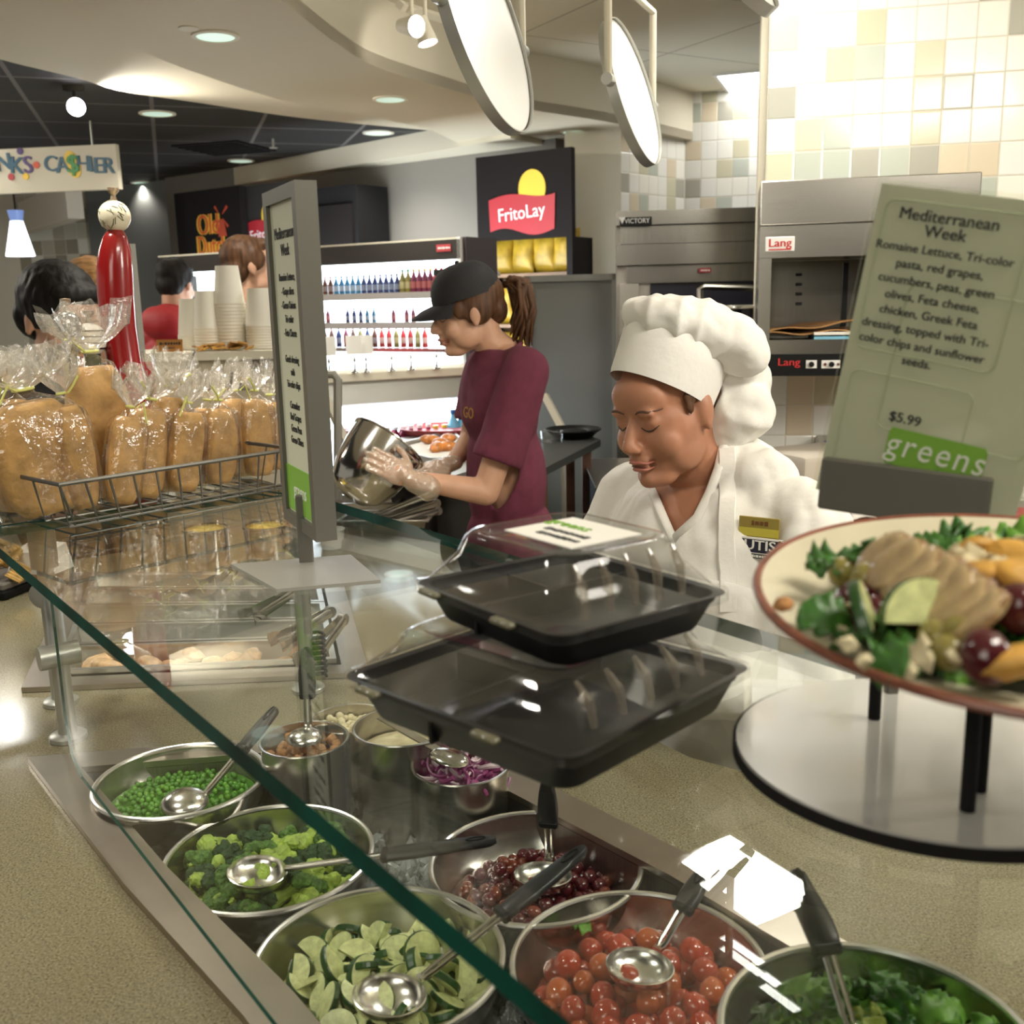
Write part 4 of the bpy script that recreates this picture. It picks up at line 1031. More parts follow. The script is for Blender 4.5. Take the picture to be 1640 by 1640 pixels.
# --- right menu card in its holder
mY = .97
hb0, hb1 = DP(1315, 772, mY), DP(1585, 810, mY-.085)
hd_ = (hb1-hb0); wdd = hd_.length; hx = Vector((hd_.x, hd_.y, 0)).normalized()
mh = thing('menu_card_holder', 'grey clamp holder with leaning green menu card standing behind the plate', 'menu holder', (0, 0, 0))
stemt = (hb0+hb1)/2; stemb = Vector((stemt.x, stemt.y, ZG))
stemt2 = DP(1442, 850, stemt.y)
mh.location = (stemb.x, stemb.y, ZG)
def rel(p): return Vector(p)-Vector((stemb.x, stemb.y, ZG))
MB().box((0, 0, .003), (.09, .09, .006), bevel=.002).build('base_plate', GREYL, mh, smooth=0)
MB().box((stemt2.x-stemb.x, 0, (stemt.z-ZG-.02)/2+.004), (.012, .010, stemt.z-ZG-.02), bevel=.002).build('stem', GREYP, mh, smooth=0)
xd = hd_.normalized(); nd = Vector((hx.y, -hx.x, 0)); lean = .10
zd = (Vector((0, 0, 1))-xd*xd.z).normalized(); yd = zd.cross(xd).normalized()
Rm = Matrix((xd, yd, zd)).transposed()
def ob_on(o, p): 
    o.matrix_local = Matrix.Translation(rel(p)) @ Rm.to_4x4(); return o
cl = ob_on(MB().box((0, 0, 0), (wdd, .012, .050), bevel=.002).build('clamp', GREYP, mh, smooth=0), stemt)
ob_on(MB().box((0, .010, 0), (wdd*.96, .006, .036)).build('back_jaw', GREYP, mh, smooth=0), stemt)
cw, chh = .176, .285
card = MB().box((0, 0, chh/2), (cw, .0016, chh)).build('menu_card', CARD, mh, smooth=0)
shear = 0
cpos = (hb0+hb1)/2+zd*.0
card.matrix_local = Matrix.Translation(rel(cpos)+xd*.006-zd*.02+yd*.006) @ Rm.to_4x4() @ Matrix.Rotation(math.radians(7.5), 4, 'Y') @ Matrix.Rotation(math.radians(4), 4, 'X')
MB().box((0, 0, chh/2+.002), (cw+.008, .0034, chh+.004)).build('plastic_sleeve', clear('sleeve_plastic', (.97, .98, .95), .03, .1), card, smooth=0)
def t3(s, size, z, x=0, m=TXT, bold=.022, line=1.0, sx=1.0, space=1.0, name='menu_lettering', y=-.0024): return text(name, s, size, m, card, (x, y, z), (PI/2, 0, 0), bold, 0, .0003, sx, 'CENTER', space, line)
t3(MENU1, .0140, chh*.90, line=.88, bold=.012, x=-.026); t3(MENU2, .0104, chh*.655, line=1.32, sx=1.0, bold=.012, x=-.024); t3("$5.99", .0128, chh*.305, bold=.012, x=-.022)
GBX = MB().prism([(x, y) for x, y in [(-.048, -.018), (.048, -.018), (.051, -.014), (.051, .014), (.048, .018), (-.048, .018), (-.051, .014), (-.051, -.014)]], 0, .0006).build('green_panel', TXTG, card, smooth=0)
GBX.location = (.010, -.0020, chh*.212); GBX.rotation_euler = (PI/2, 0, 0); GBX.scale = (.84, .95, 1)
text('panel_lettering', "greens", .034, TXTW, GBX, (0, .002, .0009), (0, 0, 0), -.004, .15, .0002, 1.0, 'CENTER', 1.15)
text('panel_lettering', "fine", .016, TXT, GBX, (.012, -.019, .0010), (0, 0, 0), -.004, .3, .0002)
mb = MB()
for (x0, z0_, x1, z1_) in ((-.080, .96, .040, .50), (-.045, .72, .082, .26), (-.078, .43, .030, .02)):
    x0, x1 = x0+.0, x1; zA, zB = chh*z0_, chh*z1_; r = .008
    pts = []
    for cx_, cz_, s0 in ((x1-r, max(zA, zB)-r, 0), (x0+r, max(zA, zB)-r, 1), (x0+r, min(zA, zB)+r, 2), (x1-r, min(zA, zB)+r, 3)):
        for i in range(5): q = (s0+i/4)*PI/2; pts.append((cx_+r*math.cos(q), -.0019, cz_+r*math.sin(q)))
    mb.tube(pts, .0006, 4, closed=True)
mb.build('printed_outlines', TXTL, card, smooth=0)

# ------------------------------------------------------------------ bread basket and bagged loaves
WIRE = mat('basket_wire', (.16, .155, .14), .35, .8)
bz0 = ZG+.004
bA, bB = GP(120, 842, bz0), GP(445, 782, bz0)          # near bottom edge
ev = (bB-bA); ev.z = 0; Lb = ev.length*1.06; ex = ev.normalized(); ey = Vector((-ex.y, ex.x, 0))
rimA, rimB = DP(132, 772, bA.y-.03), DP(440, 722, bB.y-.03)
hR = ((rimA.z-bz0)+(rimB.z-bz0))/2
bs = thing('wire_basket', 'grey wire basket full of bagged bread loaves on the glass shelf', 'basket', (bA.x, bA.y, bz0))
Wb = .27
def bp(u, v, z): o = .018*(z/hR); return ex*(-.02-o+u*(Lb+2*o))+ey*(-o-.02+v*(Wb+2*o))+Vector((0, 0, z))
u0 = -.0
MB().tube([bp(0, 0, hR), bp(1, 0, hR), bp(1, 1, hR), bp(0, 1, hR)], .0042, 8, closed=True).build('rim', WIRE, bs)
mb = MB()
nw = 11
for i in range(nw+1):
    u = i/nw; u2 = min(1, u+.05); mb.tube([bp(u, 0, hR), bp((u+u2)/2, .0, .004), bp((u+u2)/2, 1, .004), bp(u, 1, hR)], .0022, 6)
for j in range(4):
    v = j/3; mb.tube([bp(0, v, hR), bp(0, v, .004), bp(1, v, .004), bp(1, v, hR)], .0022, 6)
mb.tube([bp(0, 0, .012), bp(1, 0, .012)], .0022, 6)
mb.build('wires', WIRE, bs)
CRUST = mat('bread_crust', (.47, .275, .095), .6, var=.36, scale=22, bump=.8, bscale=60)
FILMT = clear('crinkled_film', (.96, .95, .93), .10, .15, bump=.8, bscale=60, power=2.4, milk=.16, milkcol=(.85, .80, .70))
TIE = mat('twist_tie', (.55, .56, .16), .5)
def loaf_mesh(seed, Wl, Hl, Tl):
    r_ = random.Random(seed); mb = MB(); rings = []; n = 14
    for i in range(n+1):
        f = i/n; e = min(1, math.sin(PI*min(.975, .03+f*.945))**.20); w_ = Wl*e*(1-.10*f); t_ = Tl*(.5+.5*e)*(1+.05*math.sin(f*7+seed))
        q = []
        for k in range(20):
            a = k*2*PI/20; ca, sa = math.cos(a), math.sin(a); q.append((w_*abs(ca)**.55*(1 if ca > 0 else -1)*(1+r_.uniform(-.02, .02)), t_*abs(sa)**.7*(1 if sa > 0 else -1)+.006*math.sin(f*4+seed), f*Hl))
        rings.append(q)
    return mb.loft(rings)
def bag_mesh(seed, Wl, Hl, Tl, neck=0):
    r_ = random.Random(seed+90); mb = MB(); rings = []; n = 20
    prof = [(0, .55), (.02, 1.04), (.15, 1.07), (.5, 1.07), (.85, 1.05), (.96, .9), (1.02, .55), (1.08, .22), (1.12, .16)] if not neck else [(1.12, .16), (1.16, .34), (1.22, .62), (1.29, .88), (1.36, 1.0), (1.44, 1.12)]
    for f, s in prof:
        q = []
        for k in range(40):
            a = k*2*PI/40; ca, sa = math.cos(a), math.sin(a); j = 1+r_.uniform(-.03, .03)+(.22*math.sin(k*PI/2.6+seed) if f > 1.1 else .035*math.sin(k*PI/3+f*5))
            ww = Wl*s*j; tt_ = (Tl*s*1.05 if f < 1.0 else Wl*s*.55)*j
            q.append((ww*abs(ca)**.6*(1 if ca > 0 else -1), tt_*abs(sa)**.75*(1 if sa > 0 else -1), f*Hl+(r_.uniform(-.018, .022) if f > 1.3 else 0)))
        rings.append(q)
    mb.loft(rings, cap=False); return mb
# (base px, base py, top px, top py, half width px, depth step, thickness)
LOAVES = [(84, 815, 42, 645, 72, .14, .044, 'bagged bread loaf at the near left corner of the wire basket'),
          (136, 812, 102, 650, 30, .12, .032, 'narrow bagged loaf just right of the leftmost big loaf'),
          (180, 798, 148, 588, 58, .21, .036, 'tallest bagged loaf standing left of the red pepper mill'),
          (190, 806, 207, 668, 28, .10, .030, 'slim bagged loaf leaning right in front of the tallest loaf'),
          (222, 804, 240, 656, 40, .13, .034, 'bagged loaf leaning right beneath the red pepper mill'),
          (262, 790, 270, 636, 34, .15, .032, 'bagged loaf in the middle of the basket behind the leaning one'),
          (293, 792, 300, 660, 30, .11, .032, 'bagged loaf left of the green twist tie'),
          (318, 790, 330, 655, 26, .16, .030, 'bagged loaf under the green twist tie'),
          (350, 788, 350, 655, 30, .13, .030, 'bagged loaf right of the green twist tie'),
          (384, 780, 375, 640, 28, .18, .030, 'bagged loaf near the right end of the basket'),
          (413, 778, 408, 640, 28, .15, .030, 'bagged loaf beside the menu stand at the basket end'),
          (440, 772, 432, 645, 24, .19, .028, 'last bagged loaf half hidden behind the menu stand'),
          (20, 760, 15, 640, 34, .20, .034, 'bagged loaf at the far left edge behind the big loaf')]
for i, (bx, by_, tx, ty, hw_, dv, tk, lb) in enumerate(LOAVES):
    p0 = PL(bx, by_, bs.location+ey*(dv), ey) if False else None
    # plane parallel to the basket front, dv behind it
    org = Vector(bs.location)+ey*(dv-.0)
    p0 = PL(bx, by_, org, ey); p0.z = bz0+.008; p1 = PL(tx, ty, org+ey*.0, ey)
    d_ = p1-p0; Hl = d_.length; hw = hw_*p0.y/F*1.06
    t = thing('bagged_bread', lb, 'bread', p0, group='bagged bread loaves in the wire basket')
    zdir = d_.normalized(); xdir = (ex-zdir*ex.dot(zdir)).normalized(); ydir = zdir.cross(xdir)
    t.rotation_euler = Matrix((xdir, ydir, zdir)).transposed().to_euler()
    loaf_mesh(i+1, hw*.93, Hl, tk*.9).build('loaf', CRUST, t, smooth=180)
    bg = bag_mesh(i+1, hw, Hl*1.0, tk).build('plastic_bag', FILM, t, smooth=180); bag_mesh(i+1, hw*.95, Hl, tk, 1).build('bag_top', FILMT, t, smooth=180)
    if i == 2: bt_ = t.children[-1]; bt_.scale = (.6, .6, .6); bt_.location = (0, 0, Hl*1.12*.4)
    n_ = Hl*1.12
    mb = MB().tube([(hw*.22*math.cos(a), hw*.14*math.sin(a), n_) for a in [k*PI/6 for k in range(12)]], .0024, 6, closed=True)
    sg_ = 1 if i % 2 else -1
    mb.tube([(hw*.2*sg_, -.012, n_), (hw*.4*sg_, -.02, n_+.012), (hw*.75*sg_, -.022, n_+.03*(1 if i % 3 else -1))], .0022, 6); mb.build('twist_tie', TIE, t)
# ================================================================== people
HAIRB = mat('dark_hair', (.009, .007, .006), .6, var=.4, scale=60, stretch=(1, 1, .15), bump=.9, spec=.25); HAIRBR = mat('brown_hair', (.085, .038, .016), .55, var=.5, scale=70, stretch=(1, 1, .12), bump=.9, spec=.3); HAIRL = mat('light_brown_hair', (.27, .14, .055), .5, var=.5, scale=70, stretch=(.15, 1, 1), bump=.9, spec=.3)
LIPM = mat('lips', (.40, .14, .10), .45); BROW = mat('eyebrow', (.10, .05, .03), .7); LASH = mat('eyelash', (.03, .018, .014), .6)
def xf(loc, d, pitch=0, roll=0, s=1.0):
    """frame whose local +Y looks along plan direction d, pitched down by pitch"""
    yaw = math.atan2(d[1], d[0])-PI/2
    return Matrix.Translation(loc) @ Matrix.Rotation(yaw, 4, 'Z') @ Matrix.Rotation(-pitch, 4, 'X') @ Matrix.Rotation(roll, 4, 'Y') @ Matrix.Scale(s, 4)
def cap_(mb, a, b, r0, r1, M=None, seg=14, k=5):
    a, b = Vector(a), Vector(b); mb.tube([a.lerp(b, i/k) for i in range(k+1)], [r0+(r1-r0)*i/k for i in range(k+1)], seg, M=M); mb.ball(a, r0*.995, seg, M=M); mb.ball(b, r1*.995, seg, M=M)
def head_shape(mb, M, full=1.0, ears=True):
    B = lambda c, r, rot=None: mb.ball(c, r, 20, M=M, rot=rot)
    B((0, -.018, .035), (.076, .094, .084)); B((0, .018, -.02), (.066*full, .074, .085)); B((0, .030, -.072), (.050*full, .052, .042))
    B((0, .078, -.098), (.021, .019, .017)); B((0, .055, -.098), (.036*full, .035, .022)); B((0, .058, .045), (.055, .034, .04))
    for s in (-1, 1):
        B((.037*s, .058, -.035), (.027*full, .026, .030)); B((.040*s*full, .020, -.062), (.026, .046, .040))
        B((.031*s, .074, .006), (.0155, .0135, .011)); B((.028*s, .082, .026), (.022, .011, .008), (0, .15*s, 0))
        B((.0115*s, .103, -.034), (.0085, .010, .0075))
        if ears: B((.078*s, -.012, -.004), (.009, .019, .032), (.15, 0, 0)); B((.080*s, -.008, -.030), (.007, .010, .012))
    cap_(mb, (0, .086, .012), (0, .112, -.026), .0085, .0115, M); B((0, .112, -.028), (.0125, .0115, .0105))
    B((0, .094, -.056), (.024, .011, .0085)); B((0, .092, -.070), (.020, .0105, .0085)); B((0, .086, -.048), (.02, .012, .012))
_BV = {}
def bvh(me):
    if me.name not in _BV:
        b = bmesh.new(); b.from_mesh(me); _BV[me.name] = BVHTree.FromBMesh(b); b.free()
    return _BV[me.name]
def surf_tube(me, M, pts, r, name, m, parent, off=.0006, flat=.6, seg=6):
    """a thin raised mark laid on the face: pts are (x, z) seen from the front"""
    bv = bvh(me); R = M.to_3x3(); out = []
    for x, z in pts:
        o = M @ Vector((x, .25, z)); d = (R @ Vector((0, -1, 0))).normalized(); h = bv.ray_cast(o, d)
        if h[0] is not None: out.append(h[0]-d*off)
    n = len(out)
    if n < 2: return
    rr_ = [r*(.35+.65*math.sin(PI*(i+.4)/(n-.2))) for i in range(n)] if not isinstance(r, list) else r
    return MB().tube(out, rr_, seg).build(name, m, parent, smooth=180)
def face_marks(me, M, par, brow=True):
    for s in (-1, 1):
        if brow: surf_tube(me, M, [(s*(.013+.036*i/8), .0255+.006*math.sin(PI*(i/8)**.8)) for i in range(9)], .0026, 'eyebrow', BROW, par)
        surf_tube(me, M, [(s*(.017+.029*i/8), .0015-.0075*math.sin(PI*i/8)) for i in range(9)], .0017, 'eyelashes', LASH, par)
    surf_tube(me, M, [(-.022+.044*i/12, -.0575-.0055*abs(i/6-1)**2+.0022*abs(math.sin(2*PI*i/12))) for i in range(13)], .0042, 'lips', LIPM, par)
    surf_tube(me, M, [(-.018+.036*i/12, -.0695-.0040*abs(i/6-1)**2) for i in range(13)], .0045, 'lips', LIPM, par)
    surf_tube(me, M, [(-.023+.046*i/12, -.0630-.0070*abs(i/6-1)**2) for i in range(13)], .0012, 'mouth_line', mat('mouth_line', (.13, .035, .03), .6), par, .0022)
def hand(mb, M, curl=.5, spread=.1, thumb=1):
    """palm along +Y from the wrist at the origin, thumb on the +X side (thumb=1)"""
    mb.ball((0, .045, 0), (.040, .048, .014), 14, M=M); cap_(mb, (0, -.01, 0), (0, .02, 0), .024, .028, M)
    for i, (x, L) in enumerate(((-.031, .058), (-.0105, .072), (.0105, .078), (.031, .070))):
        x *= -thumb*-1; a = x*spread*10; p = Vector((x*.9, .080-abs(x)*.25, 0)); ang = curl*.5
        r = .0094
        for k, seg in enumerate((.45, .32, .23)):
            d = Vector((math.sin(a)*math.cos(ang), math.cos(a)*math.cos(ang), -math.sin(ang))); q = p+d*(L*seg); cap_(mb, p, q, r, r*.93, M, 10, 3); p = q; r *= .93; ang += curl*.55
    p = Vector((.030*thumb, .025, -.004)); d1 = Vector((.62*thumb, .70, -.25)).normalized(); q = p+d1*.042; cap_(mb, p, q, .0125, .0105, M, 10, 3)
    d2 = Vector((.30*thumb, .88, -.35)).normalized(); cap_(mb, q, q+d2*.032, .0105, .009, M, 10, 3)
def cols(p, x, y, z): return Matrix.Translation(Vector(p)) @ Matrix((tuple(x), tuple(y), tuple(z))).transposed().to_4x4()
def lookM(p, d, up):
    d = Vector(d).normalized(); up = Vector(up); z = (up-d*up.dot(d)).normalized(); x = d.cross(z)
    return cols(p, x, d, z)
def cut(me, fn):
    bm = bmesh.new(); bm.from_mesh(me); bmesh.ops.delete(bm, geom=[f for f in bm.faces if fn(f.calc_center_median())], context='FACES')
    bv_ = [v for v in bm.verts if v.is_boundary]
    for _ in range(14):
        new = []
        for v in bv_:
            nb_ = [e.other_vert(v).co for e in v.link_edges if e.is_boundary]
            new.append(v.co*.4+(sum(nb_, Vector())/len(nb_))*.6 if nb_ else v.co.copy())
        for v, c_ in zip(bv_, new): v.co = c_
    bm.to_mesh(me); bm.free(); return me
def wrinkle(me, amp, freq, seed=0, mask=None):
    from mathutils import noise
    N_ = [v.normal.copy() for v in me.vertices]
    for v, n_ in zip(me.vertices, N_):
        k = amp if mask is None else amp*mask(v.co)
        v.co += n_*(k*noise.noise(Vector((v.co.x*freq+seed, v.co.y*freq, v.co.z*freq*.45))))
    me.update(); return me

# ------------------------------------------------------------------ the chef
HS = 1.10
hc = DP(1066, 655, 1.95)                                        # centre of the head
fdir = (-.74, -.67)
MH = xf(hc, fdir, math.radians(17), math.radians(3), HS)
bdir = Vector((-.80, -.60, 0)).normalized(); side = Vector((-bdir.y, bdir.x, 0))    # side = her left... plan axes of the trunk
chef = thing('person', 'woman in white chef jacket and tall soft white hat looking down behind the counter', 'person', (0, 0, 0))
nb = hc+Vector((.100, .070, -.085))                                # base of neck
MT = xf((nb.x, nb.y, 0), bdir) @ Matrix.Diagonal((1.2, 1.15, 1, 1))                                    # trunk frame, +Y forward
zn = nb.z
mb = MB(); head_shape(mb, MH, 1.12)
cap_(mb, MH @ Vector((0, -.028, -.05)), MH @ Vector((0, -.03, -.11)), .062, .062); cap_(mb, MH @ Vector((0, -.025, -.09)), (nb.x, nb.y, zn-.07), .063, .068)
T = lambda x, y, z: MT @ Vector((x, y, z))
for s in (-1, 1): cap_(mb, T(.02*s, .0, zn-.075), T(.165*s, -.01, zn-.12), .052, .055)
mb.ball((0, .02, zn-.22), (.165, .105, .17), 20, M=MT); mb.ball((0, .01, zn-.50), (.15, .10, .25), 16, M=MT); mb.ball((0, 0, zn-.72), (.17, .12, .16), 16, M=MT)
el = {}; 
sh = {s: T(.205*s, -.01, zn-.145) for s in (-1, 1)}
el = {s: T(.265*s, .06, zn-.40) for s in (-1, 1)}
wr = {-1: T(-.13, .20, .965), 1: T(.14, .20, .965)}
for s in (-1, 1):
    cap_(mb, sh[s], el[s], .052, .043); cap_(mb, el[s], wr[s], .042, .028)
    fd = T(.06*s, .36, .93)-wr[s]; hand(mb, lookM(wr[s], fd, (0, 0, 1)), .55, .08, -s)
for s in (-1, 1): cap_(mb, T(.09*s, 0, zn-.75), T(.10*s, .02, .47), .085, .06); cap_(mb, T(.10*s, .02, .47), T(.10*s, 0, .1), .058, .04)
meb = blob(mb, .0048, 12); body = meshobj('body', meb, SKIN, chef)
face_marks(meb, MH, body)
# jacket
mb = MB()
for s in (-1, 1):
    cap_(mb, T(.03*s, -.015, zn-.085), T(.185*s, -.012, zn-.122), .060, .066); cap_(mb, sh[s], el[s], .074, .068); cap_(mb, el[s], el[s].lerp(wr[s], .85), .066, .052)
mb.ball((0, .015, zn-.24), (.205, .130, .20), 22, M=MT); mb.ball((0, .015, zn-.52), (.19, .128, .27), 20, M=MT); mb.ball((0, .01, zn-.76), (.20, .14, .16), 18, M=MT)
mb.ball((-.01, -.012, zn-.045), (.095, .085, .075), 20, M=MT); mb.ball((-.05, -.02, zn-.045), (.10, .07, .06), 18, M=MT)
for s in (-1, 1): mb.ball((.085*s, .085, zn-.27), (.085, .065, .085), 16, M=MT)
MTI = MT.inverted()
mej = blob(mb, .0075, 5); wrinkle(mej, .014, 13, 3); wrinkle(mej, .006, 34, 9); 

def topx(c):
    v = cam.matrix_world.inverted() @ c; return CX+F*v.x/-v.z, CY-F*v.y/-v.z
def inpoly(x, y, poly):
    r = False
    for i in range(len(poly)):
        (x1, y1), (x2, y2) = poly[i], poly[(i+1) % len(poly)]
        if (y1 > y) != (y2 > y) and x < (x2-x1)*(y-y1)/(y2-y1)+x1: r = not r
    return r
VL = [(1022, 742), (1036, 770), (1050, 800), (1066, 835), (1080, 866)]
VR = [(1160, 712), (1152, 750), (1138, 792), (1118, 830), (1080, 866)]
VP = VL+VR[::-1]+[(1150, 690), (1040, 690)]
bvj = bvh(mej)
def hit(bv, px, py, off=.004):
    r = ray(px, py).normalized(); h = bv.ray_cast(CAMP, r)
    return (h[0]+h[1]*off, h[1]) if h[0] is not None else (None, None)
lapL = [hit(bvj, *p)[0] for p in VL]; lapR = [hit(bvj, *p)[0] for p in VR]
def vneck(c):
    p = MTI @ c
    if p.z > zn+.030: return True
    return p.y > -.06 and inpoly(*topx(c), VP)
cut(mej, vneck)
jk = meshobj('chef_jacket', mej, WHITEC, chef); md = jk.modifiers.new('solid', 'SOLIDIFY'); md.thickness = .004; md.offset = 1
for q in (lapL, lapR):
    q = [p for p in q if p is not None]
    if len(q) > 2: MB().tube(q, [.010]*len(q), 8, flat=.55).build('lapel', WHITEC, jk, smooth=180)
def frameN(c, n, m):
    n = n.normalized(); zz = (Vector((0, 0, 1))-n*n.z).normalized(); xx = zz.cross(n)
    return cols(c, xx, -n, zz)
def strip(name, pix, w_, m, parent, thick=.003, bv=None):
    P_ = [hit(bv or bvj, *p, off=.005) for p in pix]; P_ = [p for p in P_ if p[0] is not None]; mb = MB(); rings = []
    for i, (p, n_) in enumerate(P_):
        a = P_[max(0, i-1)][0]; b = P_[min(len(P_)-1, i+1)][0]; t_ = (b-a).normalized(); sd_ = t_.cross(n_).normalized()
        rings.append([p-sd_*w_, p-sd_*w_*.9+n_*thick, p+sd_*w_*.9+n_*thick, p+sd_*w_])
    mb.loft(rings); return mb.build(name, m, parent, smooth=60)
strip('apron_strap', [(1165, 722+16*i) for i in range(0, 17)], .016, WHITEC, chef)
bibpx = [(1080+i*30, 918+6*i) for i in range(7)]
mb = MB(); g = []
for (px, py) in bibpx:
    top, n_ = hit(bvj, px, py, .009)
    if top is None: continue
    g.append([top+n_*(.004*math.sin(px*.13))+Vector((0, 0, -.03*k))+n_*.0015*k for k in range(9)])
mb.loft([[q[k] for q in g] for k in range(9)], closed=False, cap=False); mb.build('apron', WHITEC, chef, smooth=180, solid=.003)
GOLD = mat('gold_badge', (.42, .33, .08), .35, .35)
def patch(px, py, wz, hz_, name, m, parent, th=.004, off=.006, n0=None):
    c, n_ = hit(bvj, px, py, off+.008)
    n_ = Vector((-.55, -.83, .05)) if n0 is None else n0
    o = MB().box((0, 0, 0), (wz, th, hz_), bevel=.001).build(name, m, parent, smooth=0); o.matrix_world = frameN(c, n_, 0); return o
bd = patch(1214, 848, .076, .038, 'name_badge', GOLD, chef, off=.012)
MB().box((0, -.0026, -.009), (.075, .001, .015)).build('badge_stripe', mat('badge_yellow', (.58, .50, .07), .4), bd, smooth=0)
dashes(bd, mat('badge_brown', (.16, .06, .02), .5), -.003, [(-.014, .012, .008, .009)])
pt = patch(1216, 880, .078, .040, 'chef_patch', PAPERW, chef, th=.002, off=.008)
MB().box((0, -.0012, .004), (.076, .001, .024)).build('patch_field', mat('patch_dark', (.015, .015, .035), .6), pt, smooth=0)
text('patch_lettering', "UTIS", .026, PAPERW, pt, (-.004, -.002, .005), bold=.02, sx=1.15)
MB().box((0, -.0012, -.0145), (.076, .001, .009)).build('patch_band', mat('patch_band_grey', (.10, .10, .10), .6), pt, smooth=0)
dashes(pt, PAPERW, -.002, [(-.032, .030, -.0145, .005)])
MB().ball((.033, -.002, .004), (.006, .002, .014), 10).build('patch_emblem', mat('patch_brown', (.20, .07, .03), .6), pt)
patch(1235, 928, .014, .020, 'pocket_tab', mat('navy_tab', (.02, .03, .10), .6), chef, off=.014)
# hair, ear side
mb = MB()
for s in (-1, 1):
    mb.ball((.072*s, .006, .030), (.0085, .026, .016), 14, M=MH); mb.ball((.0745*s, .022, .014), (.005, .010, .014), 12, M=MH)
mb.ball((0, -.075, .0), (.062, .036, .055), 16, M=MH); mb.ball((0, -.085, -.045), (.05, .025, .04), 14, M=MH)
meshobj('hair', blob(mb, .004, 3), HAIRBR, chef)
# hat: stiff band tilted back, soft gathered crown falling toward the back
hat = thing('chef_hat', '', ''); 
for k in ('label', 'category'): del hat[k]
hat.parent = chef
HM = MH @ Matrix.Translation((0, .0, .034)) @ Matrix.Rotation(math.radians(42), 4, 'X') @ Matrix.Rotation(math.radians(-7), 4, 'Y')
n = 64
mb = MB(); prof = [(1.0, -.004), (1.02, .004), (1.045, .050), (1.07, .088), (1.03, .092), (.98, .085), (.97, .0)]
mb.lathe([(r, z) for r, z in prof], n, M=HM @ Matrix.Diagonal((.082, .101, 1, 1)), caps=False); mb.build('hat_band', WHITEC, hat, smooth=60)
mb = MB(); Q = lambda x, y, z: (x, y, z)
mb.ball((0, -.020, .112), (.112, .130, .056), 24, M=HM); mb.ball((0, .060, .108), (.085, .062, .042), 20, M=HM); mb.ball((0, -.120, .085), (.100, .075, .070), 20, M=HM)
mb.ball((-.055, -.135, .02), (.062, .055, .075), 18, M=HM); mb.ball((.03, -.15, .03), (.06, .05, .06), 18, M=HM); mb.ball((-.075, -.05, .115), (.055, .07, .045), 18, M=HM); mb.ball((0, 0, .095), (.092, .11, .03), 20, M=HM)
meh = blob(mb, .0045, 8); HMI = HM.inverted()
from mathutils import noise
NH = [v.normal.copy() for v in meh.vertices]
for v, vn in zip(meh.vertices, NH):
    p = HMI @ v.co; a = math.atan2(p.x, p.y); r_ = math.hypot(p.x, p.y); lo = max(0, min(1, (.15-p.z)/.07))
    q = a*6.5+2.2*noise.noise(p*9)+p.z*9; k = .009*(1-abs(math.sin(q)))*min(1, r_/.06)*(.45+.55*lo) + .016*noise.noise(Vector((p.x*7, p.y*7, p.z*11)))+.004*noise.noise(p*40)
    v.co += vn*k
meh.update(); meshobj('hat_crown', meh, WHITEC, hat)

# ------------------------------------------------------------------ the server in the maroon shirt
MAROON = mat('maroon_cotton', (.135, .024, .048), .9, var=.12, scale=30, bump=.2, bscale=60)
GLOVE = clear('glove_film', (.90, .86, .78), .12, .25, bump=.6, bscale=60, milk=.30, milkcol=(.72, .62, .48))
wm = thing('person', 'young woman in maroon T-shirt and black cap tipping a steel bowl', 'person')
WY = 3.3; S2 = 1.06
hw = DP(748, 500, WY); MW = xf(hw, (-.985, -.17), math.radians(14), math.radians(-2), S2)
nbw = hw+Vector((.112, 0.02, -.068)); MTW = xf((nbw.x, nbw.y, 0), (-.93, -.36)); zw = nbw.z; TW = lambda x, y, z: MTW @ Vector((x, y, z))
mb = MB(); head_shape(mb, MW, .92)
cap_(mb, MW @ Vector((0, -.035, -.05)), MW @ Vector((0, -.04, -.11)), .052, .050); cap_(mb, MW @ Vector((0, -.035, -.09)), TW(0, 0, zw-.06), .050, .054)
for s in (-1, 1): cap_(mb, TW(.02*s, 0, zw-.075), TW(.15*s, -.01, zw-.10), .045, .05)
mb.ball((0, .01, zw-.22), (.15, .095, .17), 20, M=MTW); mb.ball((0, 0, zw-.48), (.13, .09, .22), 18, M=MTW); mb.ball((0, -.01, zw-.68), (.165, .12, .15), 18, M=MTW)
wristR = DP(660, 768, WY-.27); elbR = DP(778, 788, WY-.20)
shR = TW(-.175, -.005, zw-.115); shL = TW(.175, 0, zw-.115)
elbL = TW(.20, .05, zw-.36); wristL = DP(725, 742, WY+.02)
cap_(mb, shR, elbR, .050, .043); cap_(mb, elbR, wristR, .043, .027); cap_(mb, shL, elbL, .047, .040); cap_(mb, elbL, wristL, .040, .026)
hdirR = DP(585, 728, WY-.26)-wristR; HR = lookM(wristR, hdirR, (.2, -.95, .25)); hand(mb, HR, .35, .10, 1)
hdirL = DP(650, 762, WY-.02)-wristL; hand(mb, lookM(wristL, hdirL, (0, -.5, .8)), .6, .06, -1)
for s in (-1, 1): cap_(mb, TW(.085*s, -.01, zw-.72), TW(.09*s, .01, .47), .088, .058); cap_(mb, TW(.09*s, .01, .47), TW(.09*s, -.01, .08), .056, .038)
mew = blob(mb, .0048, 5); bw = meshobj('body', mew, SKINP, wm); face_marks(mew, MW, bw)
mb = MB()
for s in (-1, 1): cap_(mb, TW(.03*s, -.01, zw-.078), TW(.16*s, -.01, zw-.104), .050, .058)
cap_(mb, shR, shR.lerp(elbR, .70), .070, .078); cap_(mb, shL, shL.lerp(elbL, .72), .066, .074)
